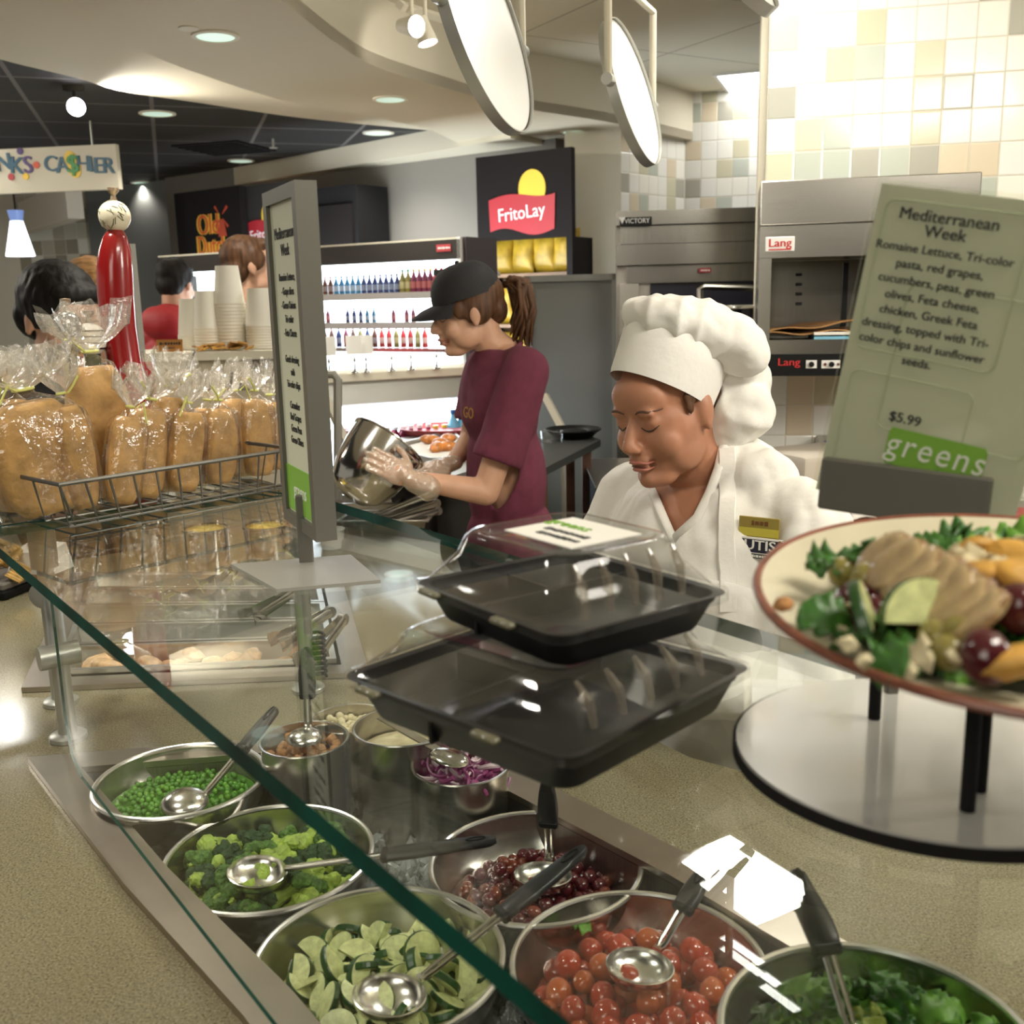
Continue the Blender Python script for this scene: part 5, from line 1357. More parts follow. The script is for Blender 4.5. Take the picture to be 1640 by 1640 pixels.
mb.ball((0, .012, zw-.22), (.178, .118, .19), 22, M=MTW); mb.ball((0, .005, zw-.47), (.165, .122, .26), 20, M=MTW); mb.ball((0, -.01, zw-.68), (.185, .142, .17), 20, M=MTW)
mb.ball((0, .075, zw-.25), (.11, .06, .08), 18, M=MTW)
mes = blob(mb, .0075, 5); wrinkle(mes, .012, 11, 8); MWI = MTW.inverted(); eR = (elbR-shR).normalized(); eL = (elbL-shL).normalized(); LR = (elbR-shR).length; LL = (elbL-shL).length
def cutw(c):
    p = MWI @ c
    if p.z > zw-.052+.30*max(0, -p.y)*.3 and abs(p.x) < .10: return True
    for sh_, e_, L_ in ((shR, eR, LR), (shL, eL, LL)):
        q = c-sh_; t_ = q.dot(e_)
        if t_ > L_*.74 and (q-e_*t_).length < .10 and t_ < L_*1.3 : return True
    return p.z < zw-.74
cut(mes, cutw); shirt = meshobj('t_shirt', mes, MAROON, wm); md = shirt.modifiers.new('solid', 'SOLIDIFY'); md.thickness = .004; md.offset = 1
MB().tube([TW(.070*math.cos(a), .004+.060*math.sin(a), zw-.052-.022*math.sin(a)) for a in [i*2*PI/28 for i in range(28)]], .008, 8, closed=True).build('collar', MAROON, shirt, smooth=180)
bvw = bvh(mes); c, n_ = hit(bvw, 752, 662, .004)
o = text('shirt_lettering', "GO", .05, mat('shirt_gold', (.40, .20, .03), .7), shirt, bold=.01); o.matrix_world = frameN(c, n_, 0) @ Matrix.Rotation(PI/2, 4, 'X')
# trousers
mb = MB()
for s in (-1, 1): cap_(mb, TW(.085*s, -.01, zw-.74), TW(.09*s, .01, .47), .105, .075); cap_(mb, TW(.09*s, .01, .47), TW(.09*s, -.01, .06), .074, .062)
mb.ball((0, -.01, zw-.76), (.178, .135, .12), 18, M=MTW); meshobj('trousers', blob(mb, .009, 4), BLACKM, wm)
for s in (-1, 1): MB().ball(TW(.09*s, .05, .045), (.05, .05, .045), 14).build('shoe', BLACKM, wm)
# glove over the near hand
mb = MB(); hand(mb, HR @ Matrix.Scale(1.07, 4), .35, .10, 1); cap_(mb, wristR-hdirR.normalized()*.055, wristR, .040, .034); meg = blob(mb, .0042, 3); wrinkle(meg, .003, 60, 2)
meshobj('glove', meg, GLOVE, wm)
mb = MB(); hand(mb, lookM(wristL, hdirL, (0, -.5, .8)) @ Matrix.Scale(1.06, 4), .6, .06, -1); meshobj('glove', blob(mb, .0042, 3), GLOVE, wm)
# hair with ponytail through the back of the cap
mb = MB(); mb.ball((0, -.030, .038), (.082, .096, .082), 22, M=MW); 
for s in (-1, 1): mb.ball((.066*s, -.025, .012), (.020, .050, .055), 16, M=MW); mb.ball((.071*s, .028, .016), (.010, .024, .028), 12, M=MW)
mb.ball((0, -.085, -.01), (.058, .038, .05), 16, M=MW)
mh_ = blob(mb, .005, 3); bm_cut = MW.inverted()
cut(mh_, lambda c: (bm_cut @ c).y > .052 and (bm_cut @ c).z < .09)
meshobj('hair', mh_, HAIRBR, wm)
rnh = random.Random(4); mb = MB(); pb = MW @ Vector((0, -.125, .045))
for i in range(46):
    a = rnh.random()*6.28; q = rnh.random()**.5*.036; e = pb+Vector((.052+rnh.uniform(-.035, .045), rnh.uniform(-.04, .04), -.17+rnh.uniform(-.05, .06)))
    m1 = pb+Vector((.052+q*math.cos(a), q*math.sin(a), .004+rnh.uniform(-.02, .02))); m2 = m1.lerp(e, .5)+Vector((.014, 0, 0))
    mb.tube([pb, pb.lerp(m1, .6)+Vector((0, 0, .012)), m1, m2, e], [.008, .010, .0105, .0085, .002], 6)
mb.build('ponytail', HAIRBR, wm, smooth=180)
# cap
CAPM = mat('black_cap_cloth', (.012, .012, .013), .75, bump=.2, bscale=120)
cp = MW @ Matrix.Translation((0, -.012, .045)) @ Matrix.Rotation(math.radians(-2), 4, 'X')
mb = MB(); prof = [(math.cos(t_)**.75 if t_ < 1.56 else 0, .100*math.sin(t_)) for t_ in [i/10*PI/2 for i in range(11)]]
mb.lathe([(r, z) for r, z in prof], 36, M=cp @ Matrix.Diagonal((.086, .108, 1, 1)), caps=False); crown = mb.build('cap_crown', CAPM, wm, smooth=180)
MB().ball((0, 0, .101), .007, 10, M=cp).build('cap_button', CAPM, crown)
mb = MB(); rings = []
for i in range(13):
    a = (i/12-.5)*2; x = .074*a; ln = .078*math.sqrt(max(0, 1-a*a*.92)); dz = -.022*a*a
    y0 = .108*math.sqrt(max(0, 1-(x/.086)**2))-.006
    rings.append([(x, y0, .004+dz*.3), (x*1.02, y0+ln*.55, -.002+dz), (x*1.0, y0+ln, -.016+dz), (x, y0+ln, -.020+dz), (x, y0, -.002+dz*.3)])
mb.loft(rings, M=cp); mb.build('cap_brim', CAPM, crown, smooth=60)
MB().box((0, -.112, .035), (.030, .003, .014), M=cp).build('cap_strap', mat('strap_tan', (.45, .36, .22), .6), crown, smooth=0)

# ------------------------------------------------------------------ customers across the counter
def customer(label, px, py, Y_, hh, d, hairm, topm, skinm, hood=False, hair_full=1.0, pitch=0, hat_=None, topname='coat', fm=False):
    """head height hh px, centre of head at (px, py)"""
    s = hh*Y_/F/.235; hc_ = DP(px, py, Y_); M = xf(hc_, d, math.radians(pitch), 0, s); t = thing('person', label, 'person')
    s = min(s, 1.12)
    b0 = hc_+Vector((-d[0]*.05, -d[1]*.05, -.16*s)); MTc = xf((b0.x, b0.y, 0), d); z = b0.z; TC = lambda x, y, zz: MTc @ Vector((x, y, zz))
    mb = MB(); head_shape(mb, M); cap_(mb, M @ Vector((0, -.03, -.05)), TC(0, 0, z-.06), .055, .06)
    for q in (-1, 1): cap_(mb, TC(.02*q, 0, z-.08), TC(.15*q, 0, z-.11), .05, .05); cap_(mb, TC(.19*q, 0, z-.12), TC(.23*q, .06, z-.40), .047, .04); cap_(mb, TC(.23*q, .06, z-.40), TC(.22*q, .13, z-.64), .04, .028); hand(mb, lookM(TC(.22*q, .13, z-.64), TC(.21*q, .16, z-.76)-TC(.22*q, .13, z-.64), (1*q, 0, 0)), .5, .08, -q)
    mb.ball((0, 0, z-.25), (.15, .09, .2), 16, M=MTc); mb.ball((0, 0, z-.62), (.15, .1, .25), 16, M=MTc)
    for q in (-1, 1): cap_(mb, TC(.085*q, 0, z-.74), TC(.09*q, 0, .47), .085, .058); cap_(mb, TC(.09*q, 0, .47), TC(.09*q, 0, .08), .056, .04)
    me = blob(mb, .0085, 2); bo_ = meshobj('body', me, skinm, t)
    if fm: face_marks(me, M, bo_)
    mb = MB()
    for q in (-1, 1): cap_(mb, TC(.03*q, -.01, z-.075), TC(.17*q, -.01, z-.115), .062, .066); cap_(mb, TC(.195*q, 0, z-.13), TC(.24*q, .06, z-.40), .070, .062); cap_(mb, TC(.24*q, .06, z-.40), TC(.225*q, .125, z-.61), .06, .045)
    mb.ball((0, 0, z-.25), (.195, .13, .2), 18, M=MTc); mb.ball((0, 0, z-.58), (.19, .13, .28), 18, M=MTc)
    if hood: mb.ball((0, -.095, z-.03), (.13, .075, .085), 18, M=MTc); mb.ball((0, -.04, z+.0), (.11, .08, .06), 18, M=MTc)
    mc = blob(mb, .011, 3); wrinkle(mc, .012, 12, px); meshobj(topname, mc, topm, t)
    mb = MB()
    for q in (-1, 1): cap_(mb, TC(.085*q, 0, z-.74), TC(.09*q, 0, .47), .10, .075); cap_(mb, TC(.09*q, 0, .47), TC(.09*q, 0, .06), .074, .06)
    mb.ball((0, 0, z-.76), (.18, .13, .14), 16, M=MTc); meshobj('trousers', blob(mb, .010, 3), BLACKM, t)
    for q in (-1, 1): MB().ball(TC(.09*q, .05, .045), (.05, .05, .045), 12).build('shoe', BLACKM, t)
    mb = MB(); h_ = hair_full
    mb.ball((0, -.026, .042), (.086*h_, .103*h_, .090*h_), 20, M=M); mb.ball((0, -.060, -.01), (.080*h_, .060, .07), 18, M=M)
    for q in (-1, 1): mb.ball((.064*q, -.010, .028), (.024*h_, .058, .050), 16, M=M)
    mb.ball((0, .045, .085), (.062*h_, .045, .028), 16, M=M)
    mhh = blob(mb, .007, 3); wrinkle(mhh, .004, 45, 5); meshobj('hair', mhh, hairm, t)
    if hat_: 
        mb = MB().ball((0, -.02, .070), (.098, .112, .075), 20, M=M); mb.ball((.02, -.03, .10), (.07, .08, .05), 16, M=M); meshobj('knit_hat', blob(mb, .006, 3), hat_, t)
    return t
NAVY = mat('navy_cloth', (.012, .016, .035), .85); BLKC = mat('black_cloth', (.010, .010, .012), .85, bump=.3, bscale=30); REDC = mat('red_jacket', (.42, .018, .022), .6, bump=.5, bscale=25); BRNC = mat('brown_cloth', (.06, .035, .03), .85)
customer('dark haired man in black coat bending toward the bread basket', 100, 512, 3.64, 150, (.80, -.55), HAIRB, BLKC, SKINP, hair_full=1.08, pitch=22, fm=True)
red = customer('person with short dark hair in red hooded jacket seen from behind', 283, 455, 5.2, 72, (.25, .95), HAIRB, REDC, SKINP, hood=True, pitch=12)
customer('man with short brown hair and navy top beside the menu stand', 402, 428, 4.5, 92, (.72, .35), HAIRBR, NAVY, SKINP, hair_full=.95)
customer('person with wavy light brown hair behind the red pepper mill', 158, 478, 4.1, 112, (.86, -.25), HAIRL, BRNC, SKINP, hair_full=1.02, pitch=10)
customer('person in black knit hat and dark coat at the far left', 72, 462, 4.6, 70, (-.85, -.3), HAIRL, BRNC, SKINP, hat_=BLKC, pitch=5)
# backpack straps and patch on the red jacket
# ================================================================== things further back
BLUEW = mat('case_light', (.9, .95, 1), .5, emit=(.80, .90, 1.0), es=5.5)
REDL = mat('logo_red', (.42, .022, .03), .5); YEL = mat('logo_yellow', (.85, .55, .04), .5); ORG = mat('logo_orange', (.62, .07, .015), .5); WL = mat('logo_white', (.85, .84, .8), .5)
DKP = mat('dark_panel', (.013, .010, .009), .75, spec=.15); DKG = mat('charcoal_panel', (.034, .030, .026), .7, spec=.2)
def onplane(o, n):
    """matrix with X along the plane to the right, -Y out of it"""
    n = Vector(n).normalized(); xx = Vector((0, 0, 1)).cross(n); return cols(o, xx, -n, (0, 0, 1))
def upright(name, label, cat, o, n, group=None):
    t = thing(name, label, cat, group=group); t.matrix_world = onplane(o, n); return t
def loc2(o, n, px, py):
    """picture point -> (x, z) on the plane of an upright thing"""
    p = PL(px, py, o, n); d = onplane(o, n).inverted() @ p; return d.x, d.z
# --- snack rack with the red logo
no = Vector((-.55, -.83, 0)).normalized(); o = DP(763, 300, 6.45); o.z = 0
rk = upright('snack_rack', 'tall dark snack rack with red and yellow logo board above chip bags', 'snack rack', o, no)
x1, zt_ = loc2(o, no, 915, 232); zt_ = 2.50; _, zl = loc2(o, no, 840, 383); 
W_ = x1
mb = MB(); mb.box((W_/2, .02, (zt_+zl)/2), (W_, .04, zt_-zl)); mb.build('header_board', DKP, rk, smooth=0)
mb = MB(); mb.box((.02, .12, zl/2), (.04, .24, zl)); mb.box((W_-.02, .12, zl/2), (.04, .24, zl)); mb.box((W_/2, .23, zl/2), (W_, .02, zl)); mb.build('frame', DKP, rk, smooth=0)
WOOD = mat('warm_wood', (.16, .085, .035), .5, var=.3, scale=12)
_, zs1 = loc2(o, no, 840, 432)
for zz in (zs1-.03, zs1-.33, zs1-.63, zs1-.93, .15): MB().box((W_/2, .115, zz), (W_-.08, .21, .02)).build('shelf', WOOD, rk, smooth=0)
MB().box((W_/2, .213, zl/2), (W_-.08, .02, zl-.02)).build('back_panel', WOOD, rk, smooth=0)
def logo(par, cx, cz, w_, y=-.003):
    h_ = w_*.56; pts = []
    for i in range(21): f = i/20; pts.append(((f-.5)*w_, h_*.36+.07*h_*math.sin(f*5.5)+.10*h_*(f-.5)))
    for i in range(21): f = 1-i/20; pts.append(((f-.5)*w_*(.97), -h_*.42+.09*h_*math.sin(f*6.2+.3)))
    mb = MB().prism(pts, 0, .004); L_ = mb.build('logo_ribbon', REDL, par, smooth=0); L_.location = (cx, y, cz); L_.rotation_euler = (PI/2, 0, 0)
    MB().lathe([(0, -.002), (h_*.36, -.002), (h_*.36, .003), (0, .003)], 28).build('logo_sun', YEL, L_); L_.children[0].location = (w_*.16, h_*.50, -.001); L_.children[0].scale = (1, 1.15, 1)
    text('logo_lettering', "FritoLay", w_*.235, WL, L_, (-.005*w_, -.01*w_, .0055), (0, 0, .07), bold=.004, sx=.92)
    return L_
lx, lz = loc2(o, no, 836, 340); a_, _ = loc2(o, no, 784, 340); b_, _ = loc2(o, no, 890, 340); logo(rk, lx, lz, b_-a_)
# chip bags
BAGY = mat('chip_bag_yellow', (.40, .25, .02), .35, .1, var=.35, scale=14); BAGR = mat('chip_bag_red', (.35, .05, .02), .35, .1, var=.4, scale=14); BAGG = mat('chip_bag_green', (.06, .18, .04), .35, .1, var=.4, scale=14)
def chipbag(m):
    mb = MB(); rings = []
    for i in range(11):
        f = i/10; t_ = .045*math.sin(PI*f)**.6+.002; w_ = .085+.006*math.cos(f*2*PI)
        rings.append([(w_*math.copysign(abs(math.cos(a))**.7, math.cos(a)), t_*math.sin(a), f*.25) for a in [k*2*PI/16 for k in range(16)]])
    return mb.loft(rings).build('chip_bag', m, smooth=180)
cb = [chipbag(m) for m in (BAGY, BAGR, BAGG)]; k = 0; Mr = onplane(o, no)
rws = ['upper shelf of the snack rack', 'second shelf of the snack rack', 'third shelf of the snack rack']
rnb = random.Random(8)
for r_, zz in enumerate((zs1-.02, zs1-.32, zs1-.62)):
    nbag = 4
    for i in range(nbag):
        ci = 0 if r_ == 0 else rnb.choice([0, 0, 1, 2]); ob_ = cb[ci]
        if k < 3 and r_ > 0 and False: pass
        c_ = dup(ob_); c_.matrix_world = Mr @ Matrix.Translation((.10+i*(W_-.2)/(nbag-1), .085+rnb.uniform(0, .03), zz)) @ Matrix.Rotation(rnb.uniform(-.25, .25), 4, 'Z') @ Matrix.Rotation(rnb.uniform(-.15, .05), 4, 'X')
        tag(c_, 'shiny foil chip bag on the '+rws[r_], 'chip bag', 'chip bags on the '+rws[r_]); k += 1
for c_ in cb: bpy.data.objects.remove(c_)
# --- racks with the windmill logo at left
o2 = PL(300, 330, WBO+BN*.5, BN); o2.z = 0
r2 = upright('snack_rack', 'black snack rack with orange lettering and windmill at far left', 'snack rack', o2, BN)
xa, _ = loc2(o2, BN, 282, 340); xb, _ = loc2(o2, BN, 385, 340); xc, _ = loc2(o2, BN, 470, 340); _, za = loc2(o2, BN, 345, 335); _, zb2 = loc2(o2, BN, 345, 412)
MB().box(((xa+xb)/2, .03, (2.5+zb2)/2), (xb-xa, .06, 2.5-zb2)).build('header_board', DKP, r2, smooth=0)
MB().box(((xa+xb)/2, .25, zb2/2), (xb-xa, .4, zb2)).build('frame', WOOD, r2, smooth=0)
MB().box((xa+.05, .15, 1.25), (.12, .3, 2.5)).build('side_panel', DKP, r2, smooth=0)
def word(s_, px, py, hpx, par, oo, nn, m, y=-.004, sx=1.0, name='logo_lettering', sz=1.35, outline=None):
    x_, z_ = loc2(oo, nn, px, py); _, zu = loc2(oo, nn, px, py-hpx/2); _, zd_ = loc2(oo, nn, px, py+hpx/2); h_ = (zu-zd_)*sz
    if outline: text(name, s_, h_*1.04, outline, par, (x_, y+.0015, z_), bold=.06, sx=sx)
    return text(name, s_, h_, m, par, (x_, y, z_), bold=.012, sx=sx)
word("Old", 334, 361, 34, r2, o2, BN, ORG, sx=.80, outline=YEL); word("Dutch", 341, 394, 32, r2, o2, BN, ORG, sx=.72, outline=YEL)
wx, wz = loc2(o2, BN, 356, 358)
mb = MB().prism([(-.045, -.09), (.045, -.09), (.022, .03), (-.022, .03)], 0, .004)
for q in range(4):
    a = .75+q*PI/2; mb.prism([(math.cos(a+.12)*.02, .05+math.sin(a+.12)*.02), (math.cos(a-.1)*.10, .05+math.sin(a-.1)*.10), (math.cos(a+.1)*.10, .05+math.sin(a+.1)*.10)], 0, .005)
wmo = mb.build('windmill_mark', mat('windmill_red', (.50, .06, .02), .5), r2, smooth=0); wmo.location = (wx, -.003, wz); wmo.rotation_euler = (PI/2, 0, 0)
o3 = PL(430, 330, WBO+BN*.42, BN); o3.z = 0
r3 = upright('snack_rack', 'dark snack rack with red logo half hidden behind the menu stand', 'snack rack', o3, BN)
xa, _ = loc2(o3, BN, 386, 340); xb, _ = loc2(o3, BN, 468, 340)
MB().box(((xa+xb)/2, .03, (2.5+zb2)/2), (xb-xa, .06, 2.5-zb2)).build('header_board', DKG, r3, smooth=0); MB().box(((xa+xb)/2, .25, zb2/2), (xb-xa, .4, zb2)).build('frame', WOOD, r3, smooth=0)
lx, lz = loc2(o3, BN, 424, 374); logo(r3, lx, lz, .42)
o4 = PL(520, 330, WBO+BN*.35, BN); o4.z = 0
bp_ = upright('dark_cabinet', 'tall plain black cabinet behind the drink cooler', 'cabinet', o4, BN)
xa, _ = loc2(o4, BN, 470, 340); xb, _ = loc2(o4, BN, 571, 340); _, zq = loc2(o4, BN, 571, 294)
MB().box(((xa+xb)/2, .16, zq/2), (xb-xa, .3, zq)).build('body', BLACKM, bp_, smooth=0); MB().box(((xa+xb)/2, -.002, zq*.6), (xb-xa-.08, .02, zq*.7)).build('door', DKP, bp_, smooth=0)
# frosty panel on the grey wall, far left
# --- open drink cooler
nc = Vector((-.54, -.84, 0)).normalized(); oc = DP(748, 400, 5.35); oc.z = 0
dc = upright('drink_cooler', 'open multi-deck drink cooler glowing white with rows of bottles', 'drink cooler', oc, nc)
LC = 2.3; _, ztop = loc2(oc, nc, 745, 380); _, zlit = loc2(oc, nc, 745, 418); zsh = [loc2(oc, nc, 640, y_)[1] for y_ in (470, 517)]
MB().box((-LC/2, .10, ztop-.01), (LC, .30, .02)).build('top_panel', CREAM2, dc, smooth=0)
MB().box((-LC/2, -.04, (ztop+zlit)/2), (LC, .04, ztop-zlit-.02)).build('header', DKG, dc, smooth=0)
MB().box((.012, .10, ztop/2), (.024, .28, ztop)).build('end_panel', mat('cooler_end', (.05, .035, .04), .5), dc, smooth=0); MB().box((-.01, -.05, ztop*.75), (.022, .02, ztop*.5)).build('end_trim', WHITEP, dc, smooth=0)
MB().box((-LC, .10, ztop/2), (.024, .28, ztop)).build('end_panel', DKG, dc, smooth=0)
MB().box((-LC/2, .24, ztop/2), (LC, .02, ztop-.04)).build('back_panel', BLUEW, dc, smooth=0)
for i, zz in enumerate([zlit+.02]+zsh): 
    MB().box((-LC/2, .09 if i else .02, zz-(.012 if i else 0)), (LC-.05, .28 if i else .06, .02)).build('shelf' if i else 'canopy', STEEL if i else WHITEP, dc, smooth=0)
    MB().box((-LC/2, .02 if i else .0, zz-.026), (LC-.06, .05, .008)).build('light_tube', BLUEW, dc, smooth=0)
    if i: MB().box((-LC/2, -.055, zz-.012), (LC-.05, .008, .035)).build('price_rail', GREYL, dc, smooth=0)
MB().box((-LC/2, .08, .40), (LC-.05, .30, .80)).build('base', CREAM2, dc, smooth=0)
MB().box((-.10, -.063, ztop-.05), (.09, .004, .035)).build('red_badge', REDL, dc, smooth=0); dashes(dc, WL, -.0665, [(-.135, -.07, ztop-.05, .012)]); MB().box((-.12, -.063, ztop-.17), (.10, .004, .03)).build('control_panel', BLACKP, dc, smooth=0)
Mc = onplane(oc, nc)
def bottle(mb_, mc_, r=.030, h=.20, name='drink_bottle', lab=None):
    t = thing(name, '', 'bottle')
    MB().lathe([(0, 0), (r*.95, 0), (r, .01), (r, h*.55), (r*.9, h*.62), (r*.38, h*.84), (r*.36, h*.92), (0, h*.92)], 14).build('bottle_body', mb_, t)
    MB().lathe([(0, h*.9), (r*.46, h*.9), (r*.46, h), (0, h)], 12).build('bottle_cap', mc_, t)
    MB().lathe([(r*1.02, h*.2), (r*1.02, h*.48)], 14, caps=False).build('bottle_label', lab or WHITEP, t); return t
def col(n_, c_, r_=.25): return mat(n_, c_, r_)
PLB = [(col('cola_brown', (.10, .03, .015)), col('cap_brown', (.25, .08, .03)), col('lab_a', (.25, .2, .2))), (col('drink_blue', (.03, .16, .30)), col('cap_blue', (.02, .25, .55)), col('lab_b', (.35, .42, .50))), (col('drink_navy', (.02, .035, .13)), col('cap_navy', (.015, .03, .16)), col('lab_c', (.22, .25, .33))), (col('drink_olive', (.22, .19, .05)), col('cap_green', (.03, .25, .10)), col('lab_d', (.45, .4, .2))), (col('drink_plum', (.18, .03, .07)), col('cap_yellow', (.6, .45, .05)), col('lab_e', (.4, .12, .12))), (col('drink_red', (.45, .03, .03)), col('cap_red', (.5, .03, .03)), col('lab_f', (.6, .35, .3)))]
PB = [bottle(*p[:2], lab=p[2]) for p in PLB]
k = 0
def rowx(px, py): return loc2(oc, nc, px, py)[0]
for i in range(27):
    q = 0 if i < 3 else 1 if i < 8 else 2 if i < 15 else 3 if i < 17 else 4 if i < 21 else 5
    c_ = dup(PB[q]); c_.matrix_world = Mc @ Matrix.Translation((rowx(514+8.9*i, 460), -.01, zsh[0])) @ Matrix.Scale(.52 if i < 15 else .62, 4); tag(c_, ['brown', 'light blue', 'navy blue', 'green capped olive', 'plum coloured', 'red'][q]+' drink bottle on the top shelf of the cooler', 'bottle', ['brown', 'light blue', 'navy blue', 'green capped', 'plum', 'red'][q]+' bottles on the top cooler shelf')
for i in range(15):
    if i in (2, 3, 9, 10, 12): continue
    q = 4 if i < 2 or i > 10 else 2 if i < 7 else 1
    c_ = dup(PB[q]); c_.matrix_world = Mc @ Matrix.Translation((rowx(517+10.5*i, 510), -.01, zsh[1])) @ Matrix.Scale(.42, 4); tag(c_, ['', 'blue', 'navy', '', 'plum'][q]+' small drink bottle on the middle cooler shelf', 'bottle', ['', 'blue', 'navy', '', 'plum'][q]+' bottles on the middle cooler shelf')
zlow = loc2(oc, nc, 560, 556)[1]
for i in range(15):
    q = [0, 0, 2, 4, 0, 3, 2][i % 7] if i < 8 else [5, 3, 5][i % 3]; c_ = dup(PB[q]); c_.matrix_world = Mc @ Matrix.Translation((rowx(516+11.5*i, 540), .02, zlow)) @ Matrix.Scale(.55, 4)
    tag(c_, ['dark brown', '', 'navy', 'amber', 'plum', 'orange red'][q]+' drink bottle behind the silver clips', 'bottle', ['dark brown', '', 'navy', 'amber', 'plum', 'orange red'][q]+' bottles on the lower cooler shelf')
MB().box((-LC/2, .09, zlow-.012), (LC-.05, .28, .02)).build('shelf', STEEL, dc, smooth=0)
# --- refrigerated display case in front of the cooler
zL = 1.30
l0, l1 = DP(500, 601, 4.6), DP(775, 561, 5.0); zL = l0.z; l0.z = l1.z = 0
dcx = (l1-l0).normalized(); nd_ = Vector((dcx.y, -dcx.x, 0)); 
od = l0.copy(); od.z = 0
dk = upright('display_case', 'low cream display case with glass shelf of pink and red bottles', 'display case', od, nd_)
LD = (l1-l0).length+.25
MB().box((LD/2, .13, zL-.02), (LD, .27, .04), bevel=.004).build('top_ledge', CREAM2, dk, smooth=0)
MB().box((LD/2, .02, zL-.085), (LD, .03, .13), rot=(-.35, 0, 0)).build('valance', GREYL, dk, smooth=0)
MB().box((LD/2, .05, zL-.155), (LD-.05, .05, .012)).build('light_tube', BLUEW, dk, smooth=0)
MB().box((LD/2, .25, zL-.30), (LD-.04, .02, .38)).build('back_panel', BLUEW, dk, smooth=0)
_, zgs = loc2(od, nd_, 640, 672)
zgs = .93
MB().box((LD/2, .12, zgs), (LD-.04, .25, .012)).build('glass_shelf', clear('case_shelf_glass', (.85, .95, .95), .1), dk, smooth=0)
MB().box((LD/2, -.02, zgs), (LD-.04, .012, .022)).build('shelf_edge', mat('pale_edge', (.55, .65, .66), .3), dk, smooth=0)
MB().box((LD/2, .13, .40), (LD, .27, .70)).build('base', DKG, dk, smooth=0)
MB().box((LD/2, .13, .80), (LD-.1, .24, .02)).build('lower_deck', DKP, dk, smooth=0)
Md = onplane(od, nd_)
PK = [bottle(col('juice_pink', (.62, .16, .24)), col('cap_pink', (.6, .3, .35)), .028, .15, lab=col('lab_pink', (.75, .55, .58))), bottle(col('juice_berry', (.28, .02, .07)), col('cap_white', (.8, .8, .8)), .028, .15, lab=col('lab_berry', (.42, .10, .2))), bottle(col('juice_yellow', (.75, .55, .02)), col('cap_y2', (.7, .6, .1)), .03, .14, lab=col('lab_y2', (.8, .65, .1))), bottle(col('water_blue', (.12, .35, .50)), col('cap_b2', (.02, .1, .3)), .034, .21, lab=col('lab_b2', (.02, .10, .30)))]
xs = [loc2(od, nd_, p_, 650)[0] for p_ in (548, 560, 573, 586, 599, 611, 624, 637, 650, 662, 676, 690)]+[loc2(od, nd_, p_, 650)[0] for p_ in (702, 716)]+[loc2(od, nd_, p_, 660)[0] for p_ in (731, 745)]
for i, x in enumerate(xs):
    q = 0 if i < 5 else 1 if i < 12 else 2 if i < 14 else 3
    for row in ((.04, .13) if q < 2 else (.04,)):
        c_ = dup(PK[q]); c_.matrix_world = Md @ Matrix.Translation((x+(row-.04)*.3, row, zgs+.007)); tag(c_, ['pink juice bottle with pale label on the glass case shelf', 'dark berry red juice bottle on the glass case shelf', 'yellow juice bottle on the glass case shelf', 'blue water bottle standing beside the maroon shirt'][q], 'bottle', ['pink', 'berry red', 'yellow', 'blue'][q]+' bottles in the display case')
for o_ in PB+PK:
    for c_ in list(o_.children): bpy.data.objects.remove(c_)
    bpy.data.objects.remove(o_)
# silver clips with tags on the ledge
for i, (px, py, card) in enumerate(((526, 566, 1), (567, 562, 1), (585, 558, 1), (626, 556, 0), (657, 552, 0), (698, 549, 0))):
    p = DP(px, py, 4.55+(px-470)/305*.45-.02); p.z = zL+.001; t = thing('tag_clip', '', 'clip', p); 
    MB().lathe([(0, 0), (.018, 0), (.016, .006), (.005, .010), (.004, .05), (.008, .055), (.004, .07), (0, .072)], 14).build('stand', STEEL2, t)
    if card: MB().box((0, 0, .125), (.07, .003, .085)).build('tag', PAPERW, t, smooth=0)
    tag(t, 'silver clip holding a white tag on the case ledge' if card else 'small bare silver clip on the case ledge', 'clip', 'clips with white tags' if card else 'bare silver clips')
# --- slanted cream side frames and rail of the case
def bar(name, label, cat, a, b, w_, th, m, g=None):
    t = tag(MB().tube([a, b, Vector((b.x, b.y, 0))], w_, 4, flat=th).build(name, m, smooth=0), label, cat, g); return t
bar('case_end_frame', 'slanted cream end frame of the display case left of the steel bowl', 'frame', DP(508, 610, 3.95), DP(598, 800, 3.9), .035, .5, CREAM2)
bar('case_end_frame', 'slanted cream end frame right of the maroon shirt', 'frame', DP(872, 632, 5.1), DP(905, 695, 5.0), .03, .5, CREAM2)
gr_ = tag(MB().tube([DP(505, 598, 3.75), DP(534, 599, 3.75), DP(541, 608, 3.75), DP(541, 800, 3.72)], .016, 10).build('guard_rail', GREYL), 'bent grey tube guard rail left of the steel bowl', 'rail')
# --- grey partition board
pbp = DP(840, 442, 5.45); pbq = DP(990, 443, 5.35); npb = Vector(((pbq-pbp).y, -(pbq-pbp).x, 0)).normalized()
gb = upright('grey_partition', 'tall flat grey partition board behind the chef hat', 'partition', (pbp.x, pbp.y, 0), npb)
WG = (pbq-pbp).length; HG = pbp.z
MB().box((WG/2, .015, HG/2), (WG-.05, .015, HG-.05)).build('panel', mat('grey_panel', (.15, .15, .135), .6), gb, smooth=0)
mb = MB(); mb.box((.016, .01, HG/2), (.032, .035, HG)); mb.box((WG-.016, .01, HG/2), (.032, .035, HG)); mb.box((WG/2, .01, HG-.016), (WG, .035, .032)); mb.box((WG/2, .01, .016), (WG, .035, .032)); mb.build('frame', mat('grey_frame', (.20, .20, .175), .5), gb, smooth=0)
